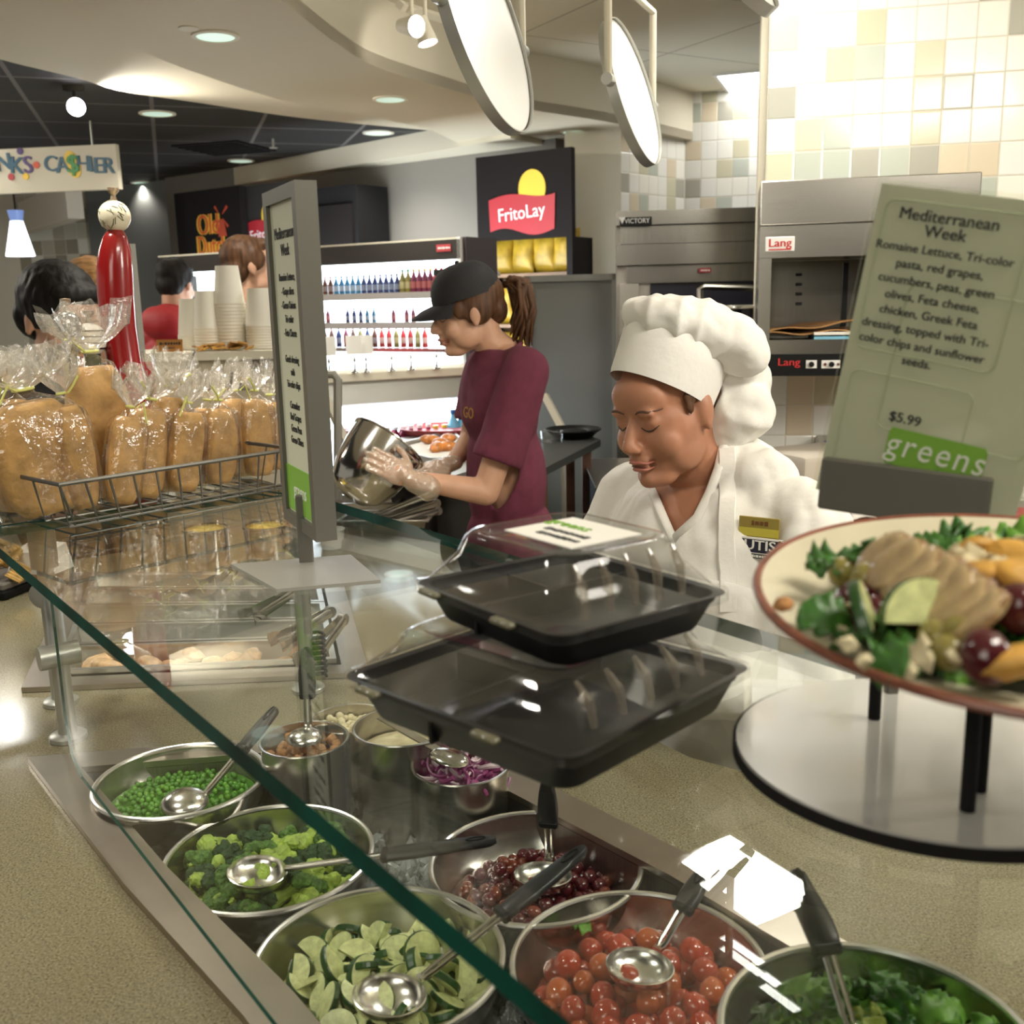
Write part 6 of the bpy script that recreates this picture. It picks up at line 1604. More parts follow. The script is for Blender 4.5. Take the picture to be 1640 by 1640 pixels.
# --- small dark table with a black deli tray
ZP = 1.05
pt = thing('prep_table', 'dark narrow table with black deli tray behind the woman in maroon', 'table')
tpoly = [tuple(GP(px, py, ZP)[:2]) for px, py in ((868, 752), (962, 704), (915, 687), (800, 722))]
MB().prism(tpoly, ZP-.03, ZP).build('tabletop', mat('slate_top', (.045, .048, .045), .4), pt, smooth=0)
for (x, y) in inset(tpoly, .06): MB().box((x, y, (ZP-.031)/2), (.04, .04, ZP-.031)).build('leg', mat('brown_leg', (.10, .04, .02), .5), pt, smooth=0)
dp_ = GP(918, 700, ZP+.001)
dt = thing('deli_tray', 'round black plastic deli tray with raised rim on the dark table', 'tray', dp_)
MB().lathe([(0, .004), (.09, .004), (.105, .02), (.125, .034), (.13, .036), (.125, .04), (.10, .028), (.085, .012), (0, .012)], 40).build('tray', BLACKP, dt)
MB().lathe([(0, .013), (.05, .013), (.06, .030), (.02, .036), (0, .036)], 8).build('dip_cup', BLACKP, dt)
tag(MB().lathe([(0, 0), (.045, 0), (.05, .05), (.047, .05), (.042, .006), (0, .006)], 20, M=Matrix.Translation(GP(884, 708, ZP+.001))).build('clear_tub', PLASTIC), 'small clear tub left of the black deli tray', 'tub')
# --- hand-washed prep side of the woman: sheet pan, bowl, tray
ZQ = 1.055
shp = [GP(612, 722, ZQ), GP(690, 741, ZQ), GP(770, 738, ZQ), GP(725, 694, ZQ)]
sp_ = thing('sheet_pan', 'shallow grey sheet pan with paper and orange chicken left of the maroon shirt', 'pan', (0, 0, 0))
pl_ = [tuple(p[:2]) for p in shp]; MB().prism(pl_, ZQ-.004, ZQ).prism(pl_, ZQ, ZQ+.018, holes=[inset(pl_, .012)]).build('pan', ALU, sp_, smooth=0)
MB().prism(inset(pl_, .03), ZQ+.0005, ZQ+.0025).build('paper_liner', PAPERW, sp_, smooth=0)
prt = thing('prep_counter', 'grey work counter under the sheet pan beyond the steel bowl', 'counter')
pcpoly = [tuple(GP(px, py, ZP)[:2]) for px, py in ((545, 742), (700, 770), (780, 745), (735, 690), (595, 706))]
MB().prism(pcpoly, ZP-.04, ZP).build('worktop', ALU, prt, smooth=0); MB().prism(inset(pcpoly, .05), .0, ZP-.041).build('cabinet_body', DKG, prt, smooth=0)
for i, (px, py) in enumerate(((690, 704), (705, 709), (718, 702), (712, 715), (700, 716))):
    o_ = MB().ball((0, 0, 0), (.05, .032, .022), 12).build('glazed_chicken', mat('orange_chicken', (.60, .22, .05), .3, var=.4, scale=40)) if i == 0 else dup(oc0)
    if i == 0: oc0 = o_
    o_.location = GP(px, py, ZQ+.02); o_.rotation_euler = (0, .1, i*1.1); tag(o_, 'orange glazed chicken piece on the sheet pan', 'chicken', 'glazed chicken on the sheet pan')
rt = thing('red_tray', 'red oval tray edge behind the sheet pan', 'tray', GP(715, 693, ZP+.002)); MB().lathe([(0, 0), (.16, 0), (.19, .03), (.186, .032), (.155, .008), (0, .008)], 40, sx=1.2).build('tray', mat('red_plastic', (.33, .04, .04), .4), rt)
# steel mixing bowl tipped in her hands
bcn = DP(600, 742, WY-.09); axis = Vector((-.30, .10, .80)).normalized()
axis = Vector((.55, .42, .72)).normalized()
sbw = thing('mixing_bowl', 'deep polished steel mixing bowl tipped in gloved hands', 'bowl', bcn, rot=axis.to_track_quat('Z', 'Y').to_euler())
RB = .125
MB().lathe([(0, -.13), (.055, -.13), (.085, -.11), (.112, -.05), (.122, .02), (.125, .075), (.131, .078), (.131, .082), (.123, .080), (.119, .02), (.109, -.05), (.082, -.107), (0, -.126)], 44, caps=False).build('body', STEEL2, sbw, smooth=60)
for q in (-1, 1): MB().tube([(-.122, .03*q, .045), (-.165, .028*q, .05), (-.165, .0, .05), (-.165, -.0*q, .05)][:3], .005, 8).build('handle', STEEL2, sbw)
# pan with tongs in front of the woman
pp0 = GP(622, 862, ZT+.002)
mpn = thing('steam_pan', 'rectangular steel pan holding several tongs in front of the woman', 'pan', (pp0.x, pp0.y, ZT+.001), math.radians(-6))
mb = MB(); A_ = [(-.145, -.07), (.145, -.07), (.145, .09), (-.145, .09)]; Bt = inset(A_, .02); zt2 = .075
for k in range(4):
    a, b, c, d = A_[k], A_[(k+1) % 4], Bt[(k+1) % 4], Bt[k]; mb.face([(a[0], a[1], zt2), (b[0], b[1], zt2), (c[0], c[1], .002), (d[0], d[1], .002)]); a2, b2, c2, d2 = inset(A_, .002)[k], inset(A_, .002)[(k+1) % 4], inset(Bt, .002)[(k+1) % 4], inset(Bt, .002)[k]; mb.face([(b2[0], b2[1], zt2), (a2[0], a2[1], zt2), (d2[0], d2[1], .004), (c2[0], c2[1], .004)])
mb.prism(Bt, 0, .002); mb.prism(inset(A_, -.012), zt2, zt2+.004, holes=[inset(A_, .002)]); mb.build('body', STEEL, mpn, smooth=0)
sp2 = dup(mpn, loc=(GP(575, 838, ZT).x, GP(575, 838, ZT).y+.05, ZT+.001), rot=(0, 0, math.radians(-4)), label='second steel pan behind the one holding tongs')
tongs('upper steel tongs leaning out of the steam pan', GP(596, 830, .935), GP(692, 790, 1.02), .018, 'tongs in the steam pan')
tongs('lower steel tongs leaning out of the steam pan', GP(612, 835, .935), GP(700, 806, .99), .018, 'tongs in the steam pan')
tongs('steel tongs lying flattest in the steam pan', GP(622, 838, .935), GP(702, 818, .965), .02, 'tongs in the steam pan')
# white cup and glass on the counter
wc_ = GP(531, 878, ZT); tag(MB().lathe([(0, 0), (.032, 0), (.037, .03), (.042, .031), (.046, .062), (.048, .064), (.044, .064), (.038, .03), (.03, .004), (0, .004)], 28, M=Matrix.Translation(wc_+Vector((0, 0, .001)))).build('white_cup', WHITEP), 'small white ribbed cup on the counter beside the menu stand', 'cup')
gc_ = GP(574, 876, ZT); tag(MB().lathe([(0, 0), (.035, 0), (.038, .07), (.036, .07), (.033, .005), (0, .005)], 28, M=Matrix.Translation(gc_+Vector((0, 0, .001)))).build('glass_tumbler', PLASTIC), 'clear glass tumbler right of the small white cup', 'glass')
# bain marie inserts with yellow filling at the back of the hot well
CORN = mat('yellow_filling', (.60, .42, .05), .5, var=.3, scale=60)
for (px, py, lb, fill) in ((335, 905, 'left of two round steel inserts with yellow filling behind the hot pans', .012), (430, 900, 'right steel insert with yellow filling beside the menu stand post', .012), (240, 900, 'round steel insert at the back left of the hot well', .05)):
    c_ = GP(px, py, ZT); r_ = .066; H_2 = .12
    t = thing('steel_insert', lb, 'food insert', (c_.x, c_.y, ZT+.0015), group='round steel inserts')
    MB().lathe([(0, 0), (r_, 0), (r_, H_2-.01), (r_+.008, H_2-.006), (r_+.008, H_2), (r_-.001, H_2), (r_-.004, H_2-.02), (r_-.004, .003), (0, .003)], 36, caps=False).build('body', STEEL2, t, smooth=50)
    tag(MB().lathe([(0, .004), (r_-.006, .004), (r_-.006, H_2-fill), (r_*.5, H_2-fill+.008), (0, H_2-fill+.012)], 28, M=Matrix.Translation((c_.x, c_.y, ZT+.0015))).build('shredded_cheese', CORN), 'yellow shredded filling in the '+('left' if px == 335 else 'right' if px == 430 else 'back left')+' steel insert', 'food', kind='stuff')
STEELK = mat('dark_steel', (.30, .285, .255), .22, 1.0, var=.12, scale=6, stretch=(60, 1, 1)); STEELO = mat('oven_steel', (.40, .38, .34), .25, 1.0, var=.1, scale=6, stretch=(1, 1, 60))
# --- VICTORY cabinet with stainless bands
nv = Vector((-.10, -1, 0)).normalized(); ov = DP(987, 400, 4.9); ov.z = 0
vf = upright('roll_in_cabinet', 'wide stainless cabinet with stepped hood bands beside the tall oven', 'cabinet', ov, nv)
zz_ = [loc2(ov, nv, 987, y_)[1] for y_ in (338, 362, 392, 426, 455)]; WV = 1.25
def band(z0, z1, y, x0=0.0, bulge=.03):
    mb = MB(); n_ = 9; rings = []
    for i in range(n_):
        f = i/(n_-1); rings.append([(x0, y-bulge*math.sin(PI*f), z0+(z1-z0)*f), (WV, y-bulge*math.sin(PI*f), z0+(z1-z0)*f)])
    mb.loft(rings, closed=False, cap=False); mb.box((x0+(WV-x0)/2, y+.05, (z0+z1)/2), (WV-x0, .098, z1-z0)); return mb
for i in range(4): band(zz_[i+1]+.002, zz_[i]-.002, [-.01, .02, -.01, .04][i], [0, .02, .0, .05][i], [.0, .0, .0, .0][i]).build('hood_band', STEELK, vf, smooth=0)
MB().box((WV/2, .42, zz_[0]/2), (WV, .66, zz_[0])).build('body', STEELD, vf, smooth=0)
MB().box((.06, .06, zz_[4]/2), (.09, .06, zz_[4])).build('door_post', STEEL, vf, smooth=0); MB().box((WV/2+.08, .075, zz_[4]/2), (WV-.16, .02, zz_[4])).build('dark_opening', mat('dark_navy_interior', (.008, .007, .02), .4), vf, smooth=0)
bx_, bz_ = loc2(ov, nv, 1018, 355)
bg_ = MB().box((0, 0, 0), (.145, .006, .035)).build('badge', BLACKP, vf, smooth=0); bg_.location = (bx_, -.036, bz_)
text('badge_lettering', "VICTORY", .030, WL, bg_, (.006, -.004, 0), sx=.9, bold=.004)
MB().prism([(-.014, .014), (.014, .014), (0, -.016)], 0, .003).build('badge_mark', WL, bg_, smooth=0).location = (-.062, -.004, .004); bg_.children[-1].rotation_euler = (PI/2, 0, 0)
rx_, rz_ = loc2(ov, nv, 1129, 433); MB().box((rx_, .0, rz_), (.055, .01, .02)).build('red_label', REDL, vf, smooth=0); dashes(vf, WL, -.0055, [(rx_-.02, rx_+.018, rz_, .008)])
rl = tag(MB().tube([DP(1121, 498, 4.3), DP(1121, 463, 4.3), DP(1128, 459, 4.3), DP(1225, 462, 4.3)], .014, 10).build('equipment_rail', STEEL), 'horizontal steel tube rail behind the chef hat', 'rail')
spc = DP(1170, 600, 4.15); 
spt = thing('stock_pot', 'tall black stock pot with shiny rim between chef hat and oven', 'pot', (spc.x, spc.y, .93))
zp = DP(1170, 492, 4.15).z-.93
MB().lathe([(0, 0), (.145, 0), (.148, .01), (.148, zp), (.140, zp), (.138, .02), (0, .02)], 40, caps=False).build('body', mat('black_enamel', (.006, .005, .012), .15), spt, smooth=60)
MB().tube([(.148*math.cos(a), .148*math.sin(a), zp) for a in [i*PI/20 for i in range(40)]], .007, 8, closed=True).build('rim', STEEL2, spt)
rkt = thing('range_stand', 'dark stove stand under the black stock pot behind the chef', 'stand', (spc.x, spc.y+.15, 0))
MB().box((-.1, .05, .46), (.9, .7, .92)).build('body', DKP, rkt, smooth=0); MB().box((-.1, .05, .925), (.92, .72, .008)).build('top', STEELD, rkt, smooth=0)
wbk = thing('wire_rack', 'small grey wire rack beneath the back of the chef hat', 'rack')
mb = MB(); w0, w1 = DP(1165, 682, 3.95), DP(1232, 678, 3.95); dv_ = Vector((0, 0, -.06))
for q in (w0, w1): mb.tube([q, Vector((q.x, q.y, .93))], .004, 6)
mb.tube([w0, w1], .004, 6); mb.tube([w0+dv_, w1+dv_], .004, 6)
for i in range(10): a = w0.lerp(w1, i/9); mb.tube([a, a.lerp(w1, .08)+dv_], .0028, 6)
mb.build('wires', STEELD, wbk)
# --- tall oven cabinet (red lettered badge) on the tiled wall
nl = Vector((wd.y, -wd.x, 0)).normalized(); 
if nl.y > 0: nl = -nl
ol = DP(1219, 300, 3.42); ol.z = 0
lg_ = upright('oven_cabinet', 'tall stainless oven cabinet with open shelf bay and red badge', 'oven', ol, nl)
WLg = .66; zq = [loc2(ol, nl, 1230, y_)[1] for y_ in (291, 362, 414, 545, 566, 603)]
xi0, _ = loc2(ol, nl, 1234, 480)
MB().box((WLg/2, .19, (zq[0]+zq[1])/2+.002), (WLg, .38, zq[0]-zq[1]), bevel=.003).build('top_box', STEELO, lg_, smooth=0)
mb = MB(); mb.box((WLg/2, .19, (zq[1]+zq[2])/2), (WLg, .38, zq[1]-zq[2]-.002)); mb.build('fascia', STEELO, lg_, smooth=0)
MB().box((xi0/2, .19, (zq[2]+zq[5])/2), (xi0, .38, zq[2]-zq[5])).build('side_post', STEELO, lg_, smooth=0); MB().box((WLg-.03, .19, (zq[2]+zq[5])/2), (.06, .38, zq[2]-zq[5])).build('side_post', STEELO, lg_, smooth=0)
mb = MB(); mb.box((WLg/2, .365, (zq[2]+zq[3])/2), (WLg, .02, zq[2]-zq[3])); mb.build('bay_back', STEELK, lg_, smooth=0)
for i in range(4):
    x_, z_ = loc2(ol, nl, 1275, 437+17*i); MB().box((x_+.03, .352, z_), (.022, .008, .010)).build('rack_slot', BLACKP, lg_, smooth=0)
MB().box((loc2(ol, nl, 1340, 480)[0]+.06, .350, (zq[2]+zq[3])/2+.01), (.018, .012, .22)).build('slot_strip', BLACKP, lg_, smooth=0)
mb = MB(); mb.box((WLg/2, .19, (zq[3]+zq[5])/2), (WLg-.02, .372, zq[3]-zq[5])); mb.build('lower_box', STEELO, lg_, smooth=0)
_, zc0 = loc2(ol, nl, 1300, 568); _, zc1 = loc2(ol, nl, 1300, 600)
cpn = MB().box((WLg/2+.0, -.004, (zc0+zc1)/2), (WLg-.03, .012, zc0-zc1+.006)).build('control_panel', BLACKP, lg_, smooth=0)
def lab(s_, px, py, size, m, par=lg_, y=-.012, sx=1.0, bold=.02): x_, z_ = loc2(ol, nl, px, py); return text('lettering', s_, size, m, par, (x_, y, z_), bold=bold, sx=sx)
REDB = mat('badge_red', (.55, .02, .02), .5)
lab("Lang", 1263, 580, .034, REDB, sx=1.15)
for px, w_ in ((1299, .034), (1330, .058)): x_, z_ = loc2(ol, nl, px, 583); MB().box((x_, -.0115, z_), (w_, .004, .026)).build('switch_plate', WL, lg_, smooth=0)
for px in (1299, 1331): x_, z_ = loc2(ol, nl, px, 583); MB().cyl((x_, -.010, z_), (x_, -.024, z_), .0085).build('knob', BLACKP, lg_)
for px in (1321, 1342): x_, z_ = loc2(ol, nl, px, 583); MB().cyl((x_, -.010, z_), (x_, -.018, z_), .0045).build('indicator', mat('indicator_red', (.12, .02, .02), .3), lg_)
x_, z_ = loc2(ol, nl, 1249, 391); bdg = MB().box((0, 0, 0), (.092, .005, .046), bevel=.002).build('badge', WL, lg_, smooth=0); bdg.location = (x_, -.003, z_)
text('badge_lettering', "Lang", .036, REDB, bdg, (0, -.0035, .003), bold=.02, sx=1.1); MB().box((0, -.003, -.017), (.07, .002, .004)).build('badge_underline', REDB, bdg, smooth=0)
# cardboard and folders in the bay
CB = mat('cardboard_brown', (.33, .17, .06), .8, var=.2, scale=20)
for i, (px, py, w_, r_, lb) in enumerate(((1290, 523, .30, .10, 'upper folded brown cardboard sheet in the oven bay'), (1285, 533, .28, .02, 'lower folded brown cardboard sheet in the oven bay'))):
    x_, z_ = loc2(ol, nl, px, py); M_ = onplane(ol, nl) @ Matrix.Translation((x_+.03, .15, z_)) @ Matrix.Rotation(-r_, 4, 'Y'); rr_ = random.Random(i)
    mb = MB().sheet(lambda u, v: ((u-.5)*w_, (v-.5)*.26, .006*math.sin(u*9+v*4+i)), 14, 6, M=M_); tag(mb.build('cardboard_sheet', CB, smooth=0, solid=.004), lb, 'cardboard')
for i, (py, m_, lb) in enumerate(((541, mat('blue_paper', (.20, .50, .68), .6), 'light blue folder lying under the white one in the oven bay'), (534, PAPERW, 'white folder on top of the blue one in the oven bay'))):
    x_, z_ = loc2(ol, nl, 1345, py); M_ = onplane(ol, nl) @ Matrix.Translation((x_+.02, .14, z_)); tag(MB().box((0, 0, 0), (.20, .27, .009), M=M_).build('paper_folder', m_, smooth=0), lb, 'folder')
# wall dispenser and back work table
x_, z_ = loc2(ol-nl*.34, nl, 1325, 715); dz_ = PL(1327, 718, (WR0.x, WR0.y, 0), nl)
ds = upright('paper_dispenser', 'small grey wall dispenser with blue sticker on the tiles', 'dispenser', (dz_.x, dz_.y, dz_.z), nl)
MB().box((0, -.04, 0), (.10, .08, .10), bevel=.006).build('body', GREYL, ds, smooth=0); MB().box((-.01, -.083, .028), (.024, .004, .024)).build('blue_sticker', mat('sticker_blue', (.03, .12, .45), .5), ds, smooth=0); MB().box((0, -.042, -.062), (.11, .085, .022)).build('slot', BLACKP, ds, smooth=0)
bw = thing('steel_work_table', 'stainless work table along the tiled wall with red cutting board', 'table')
tp = [GP(1320, 893, .90), GP(1700, 940, .90)]
bpoly = [tuple(tp[0][:2]), tuple(tp[1][:2]), (2.9, 3.35), tuple((WR0+wd*1.0+Vector((-.02, -.01)))[:2]), tuple((WR0+wd*.1+Vector((-.02, -.01)))[:2])]
MB().prism(bpoly, .86, .90).build('worktop', STEELD, bw, smooth=0); MB().prism(inset(bpoly, .06), .12, .858).build('cabinet_body', STEELD, bw, smooth=0)
for p in inset(bpoly, .10): MB().cyl((p[0], p[1], 0), (p[0], p[1], .12), .02).build('leg', STEEL, bw)
RCB = mat('red_cutting_board', (.52, .14, .11), .45)
cbp = [tuple(GP(px, py, .90)[:2]) for px, py in ((1408, 868), (1660, 900), (1680, 858), (1470, 834))]
tag(MB().prism(cbp, .9005, .912).build('cutting_board', RCB, smooth=0), 'worn red cutting board on the steel table behind the salad plate', 'cutting board')
tag(MB().prism([tuple(GP(px, py, .915)[:2]) for px, py in ((1590, 828), (1650, 834), (1660, 818), (1600, 812))], .913, .922).build('red_board', mat('bright_red_board', (.55, .03, .04), .4), smooth=0), 'bright red board edge at the right end of the steel table', 'cutting board')
def cloth(label, px, py, z_, s_, seed):
    p = GP(px, py, z_); rr_ = random.Random(seed)
    mb = MB().sheet(lambda u, v: (p.x+(u-.5)*s_*1.3, p.y+(v-.5)*s_, z_+.05*s_*4*abs(math.sin(u*7+seed)*math.sin(v*5+seed*2))*(1-abs(2*u-1)*.4)+.003), 24, 18); return tag(mb.build('folded_towel', WHITEC, smooth=180, solid=.006), label, 'towel')
cloth('crumpled white towel beside the chef sleeve on the steel table', 1318, 822, .905, .20, 2); cloth('flat white towel lying under the menu clamp', 1380, 828, .905, .22, 5)
tag(MB().box((0, 0, 0), (.30, .26, .20), bevel=.02, seg=2, M=Matrix.Translation(DP(1305, 765, 3.45)) @ Matrix.Rotation(.4, 4, 'Z')).build('beige_bin', mat('beige_cloth', (.56, .50, .42), .8), smooth=40), 'beige covered bin on the steel table right of the chef', 'bin').location
sw = upright('wall_switch', 'grey wall switch box right of the menu card', 'switch', PL(1634, 690, (WR0.x, WR0.y, 0), nl), nl); MB().box((0, -.01, 0), (.06, .02, .10)).build('plate', GREYL, sw, smooth=0); MB().box((-.005, -.022, .0), (.02, .006, .035)).build('rocker', BLACKP, sw, smooth=0)
# --- condiment counter beyond the bread, cups, mills
CCZ = DP(350, 560, 3.88).z
ccn = thing('condiment_counter', 'cream condiment counter with paper cups beyond the bread basket', 'counter')
cpy = [tuple(DP(px, 560, q)[:2]) for px, q in ((226, 3.71), (452, 3.71), (452, 4.05), (226, 4.05))]
MB().prism(cpy, CCZ-.03, CCZ).build('worktop', CREAM2, ccn, smooth=0); MB().prism(inset(cpy, .04), 0, CCZ-.031).build('cabinet_body', CREAM, ccn, smooth=0)
CUPM = mat('paper_cup_white', (.84, .81, .70), .6)
def cupm():
    return MB().lathe([(.056, 0), (.058, .004), (.0555, .009), (.041, .14), (0, .14)], 28, caps=False).build('paper_cup', CUPM, smooth=60, solid=.0008)
cup0 = cupm(); k = 0
STK = [(312, 554, 8, 479, 'shortest front left'), (338, 545, 8, 466, 'second from left'), (373, 552, 14, 426, 'tallest'), (396, 548, 6, 495, 'small one right of the tallest'), (421, 556, 9, 462, 'rightmost, beside the menu stand')]
for (px, py, n_, ty, nm) in STK:
    b_ = DP(px, 560, 3.83+(px % 7)*.02); b_.z = CCZ+.001; Yv = b_.y; ztop_ = DP(px, ty, Yv).z; stp = (ztop_-CCZ-.14)/max(1, n_-1)
    for i in range(n_):
        c_ = cup0 if k == 0 else dup(cup0); k += 1
        c_.location = (b_.x, b_.y, CCZ+.001+i*stp); tag(c_, 'upturned white paper cup in the '+nm+' stack' if i < n_-1 else 'top paper cup of the '+nm+' stack', 'cup', 'cups in the stack: '+nm)
        if i == n_-1: del c_['group']
b_ = DP(272, 560, 3.76); b_.z = CCZ+.001; bsg = thing('counter_card', 'small orange printed card on the condiment counter by the mill', 'card', b_); MB().box((0, 0, .022), (.095, .005, .044), rot=(-.2, 0, 0)).build('card', mat('orange_card', (.36, .15, .03), .6), bsg, smooth=0); dashes(bsg, TXT, -.006, [(-.035, .034, .030, .010), (-.02, .02, .014, .006)])
mb = MB()
for i in range(14): mb.box((DP(355, 556, 3.76).x+rnb.uniform(-.11, .11), 3.76+rnb.uniform(-.02, .02), CCZ+.010+rnb.uniform(0, .014)), (.05, .03, .006), rot=(rnb.uniform(-.4, .4), rnb.uniform(-.3, .3), rnb.random()*3))
tag(mb.build('cracker_packets', mat('packet_orange', (.50, .26, .05), .4, var=.6, scale=14), smooth=0), 'heap of orange and white packets before the cup stacks', 'packets', kind='stuff')
wb2 = thing('wire_bin', 'small wire bin at the right end of the condiment counter', 'wire bin', DP(420, 590, 3.665))
wb2.location.z = CCZ-.13
mb = MB()
for i in range(9):
    for (a, b) in (((-.07+i*.0175, -.05, 0), (-.07+i*.0175, -.05, .10)), ((-.07+i*.0175, .05, 0), (-.07+i*.0175, .05, .10))): mb.tube([a, b], .0016, 5)
for i in range(5):
    z_ = .0+i*.025; mb.tube([(-.07, -.05, z_), (.07, -.05, z_), (.07, .05, z_), (-.07, .05, z_)], .0018, 5, closed=True)
mb.build('wires', WIRE, wb2)
# pepper mills
REDG = mat('glossy_red_lacquer', (.24, .010, .010), .2, coat=.4); IVORY = mat('ivory_lacquer', (.68, .62, .46), .25); BLKG = mat('glossy_black_lacquer', (.008, .008, .010), .12, coat=.5)
mY_ = 2.55
def mill(label, px0, pyb, pyt, m, headm, hw_, prof_, Yd, hr):
    b_ = DP(px0, 745, Yd); b_.z = ZG; tp_ = DP(px0-(6 if hw_ > 20 else 0), pyt, Yd); H_ = tp_.z-b_.z; k_ = Yd/F; t = thing('pepper_mill', label, 'pepper mill', b_)
    mb = MB().lathe([(r_*hw_*k_, f*H_) for f, r_ in prof_], 36, fn=lambda c: Vector((c.x+(.22*hw_*k_)*math.sin((c.z/H_)*2*PI)*(1 if hw_ > 20 else 0)-(.05*H_ if False else 0), c.y, c.z))); mb.build('body', m, t, smooth=180)
    r2 = hr*k_; MB().ball((0, 0, H_+r2*.86), r2, 28).build('ball_head', headm, t, smooth=180); MB().lathe([(0, 0), (r2*.22, 0), (r2*.14, .012), (r2*.36, .022), (r2*.36, .028), (0, .03)], 16, M=Matrix.Translation((0, 0, H_+r2*1.82))).build('knob', mat('mill_knob', (.30, .22, .14), .4, .4), t)
    return t, H_, r2
t, H_, r2 = mill('tall glossy red pepper mill with ivory ball top', 207, 640, 368, REDG, IVORY, 27, [(0, 0), (0, 1.35), (.25, 1.30), (.36, 1.12), (.48, .95), (.62, .96), (.74, 1.0), (.85, .98), (.92, .88), (.97, .68), (1, .45), (1, 0)], 2.43, 24)
mb = MB(); rnm = random.Random(9)
for i in range(26):
    d_ = Vector((rnm.uniform(-1, 1), rnm.uniform(-1, .3), rnm.uniform(-.8, .8))).normalized(); u_ = d_.cross(Vector((rnm.random(), rnm.random(), rnm.random()))).normalized(); c_ = Vector((0, 0, H_+r2*.86)); mb.tube([c_+(d_+u_*q).normalized()*r2*1.004 for q in (-.22, 0, .22)], .0012, 4)
mb.build('painted_strokes', mat('olive_paint', (.16, .16, .08), .5), t); t.rotation_euler = (0, math.radians(2.2), 0)
t, H_, r2 = mill('black pepper mill with white polka dot ball top', 133, 640, 540, mat('tan_lacquer', (.36, .28, .12), .3), BLKG, 17, [(0, 0), (0, 1.1), (.3, .9), (.7, .85), (1, .6), (1, 0)], 2.36, 22)
mb = MB(); 
for i in range(30):
    zf = 1-2*(i+.5)/30; a = i*2.39996; d_ = Vector((math.sqrt(1-zf*zf)*math.cos(a), math.sqrt(1-zf*zf)*math.sin(a), zf)); c_ = Vector((0, 0, H_+r2*.86))
    x_ = d_.orthogonal().normalized(); y_ = d_.cross(x_); mb.face([c_+d_*(r2*1.006)+(x_*math.cos(q)+y_*math.sin(q))*r2*.13 for q in [j*PI/6 for j in range(12)]])
mb.build('white_dots', WHITEP, t, recalc=False)
t, H_, r2 = mill('pepper mill with black and white striped ball top', 166, 640, 566, mat('dark_green_lacquer', (.012, .05, .03), .2), mat('white_lacquer', (.74, .72, .64), .25), 18, [(0, 0), (0, 1.1), (.3, .95), (.7, .9), (1, .7), (1, 0)], 2.40, 26)
mb = MB()
for zf in (-.55, -.2, .18, .52):
    rr_ = r2*math.sqrt(1-zf*zf)*1.003; mb.tube([(rr_*math.cos(a), rr_*math.sin(a), H_+r2*.86+zf*r2) for a in [i*PI/18 for i in range(36)]], .0022, 6, closed=True)
mb.build('black_stripes', BLKG, t)
grc = upright('glass_frame_panel', 'narrow grey edged panel standing right of the red pepper mill', 'panel', DP(226, 560, 3.76), Vector((-.9, -.4, 0)).normalized()); grc.location.z = CCZ; MB().box((0, 0, .18), (.10, .02, .40)).build('frame', GREYL, grc, smooth=0)
# --- hanging cashier sign and pendant lamp
cY = 6.2; s0, s1 = DP(-150, 305, cY+.2), DP(194, 303, cY); ncs = Vector(((s1-s0).y, -(s1-s0).x, 0)).normalized()
cs = upright('hanging_sign', 'long cream hanging sign with colourful CASHIER lettering', 'sign', s1, ncs); WS = (s1-s0).length; HSg = DP(194, 231, cY).z-s1.z
bd = MB().box((-WS/2, 0, HSg/2), (WS, .04, HSg)).build('board', mat('sign_cream', (.62, .57, .44), .6), cs, smooth=0)
TEAL = mat('sign_teal', (.015, .09, .15), .5); PURP = mat('sign_purple', (.07, .03, .16), .5); GRN = mat('sign_green', (.04, .25, .05), .5)
def sg_t(s_, px, py, hp, m, rz=0.0, sx=1.0, y=-.024, bold=.025):
    x_, z_ = loc2(s1, ncs, px, py); return text('sign_lettering', s_, hp*cY/F*1.38, m, bd, (x_, y, z_), (PI/2, rz, 0), bold, 0, .003, sx)
for ch, px, py, rz in (("C", 85, 264, .1), ("A", 104, 266, -.05), ("H", 137, 264, .05), ("I", 149, 265, -.05), ("E", 161, 267, .04), ("R", 177, 267, .05)): sg_t(ch, px, py, 24, TEAL, rz)
x_, z_ = loc2(s1, ncs, 120, 264); MB().lathe([(0, 0), (.06, 0), (.06, .004), (0, .004)], 28, M=Matrix.Translation((x_, -.022, z_)) @ Matrix.Rotation(PI/2, 4, 'X') @ Matrix.Rotation(.3, 4, 'Z') @ Matrix.Diagonal((.75, 1.3, 1, 1))).build('coin', YEL, bd, smooth=0); sg_t("$", 121, 265, 28, GRN, y=-.030)
for ch, px, py, rz in (("N", 10, 262, -.1), ("K", 31, 267, .1), ("S", 49, 266, 0), ("I", -8, 262, 0), ("R", -24, 265, .1), ("D", -42, 263, 0)): sg_t(ch, px, py, 26, PURP if ch == "S" else TEAL, rz)
for px, py, m_ in ((36, 243, PURP), (62, 265, ORG), (22, 284, REDL), (45, 283, YEL)):
    x_, z_ = loc2(s1, ncs, px, py); MB().lathe([(.008, 0), (.02, 0), (.02, .004), (.008, .004)], 16, M=Matrix.Translation((x_, -.022, z_)) @ Matrix.Rotation(PI/2, 4, 'X')).build('bubble', m_, bd, smooth=0)
for q in (-.15, -WS+.15): MB().cyl((q, 0, HSg), (q, 0, ZC-s1.z), .006).build('hanger', ALU, cs)
pY = 7.4; pb0 = DP(33, 410, pY); pl2 = thing('pendant_lamp', 'glowing white glass pendant lamp under the cashier sign', 'pendant lamp', pb0); kk = pY/F
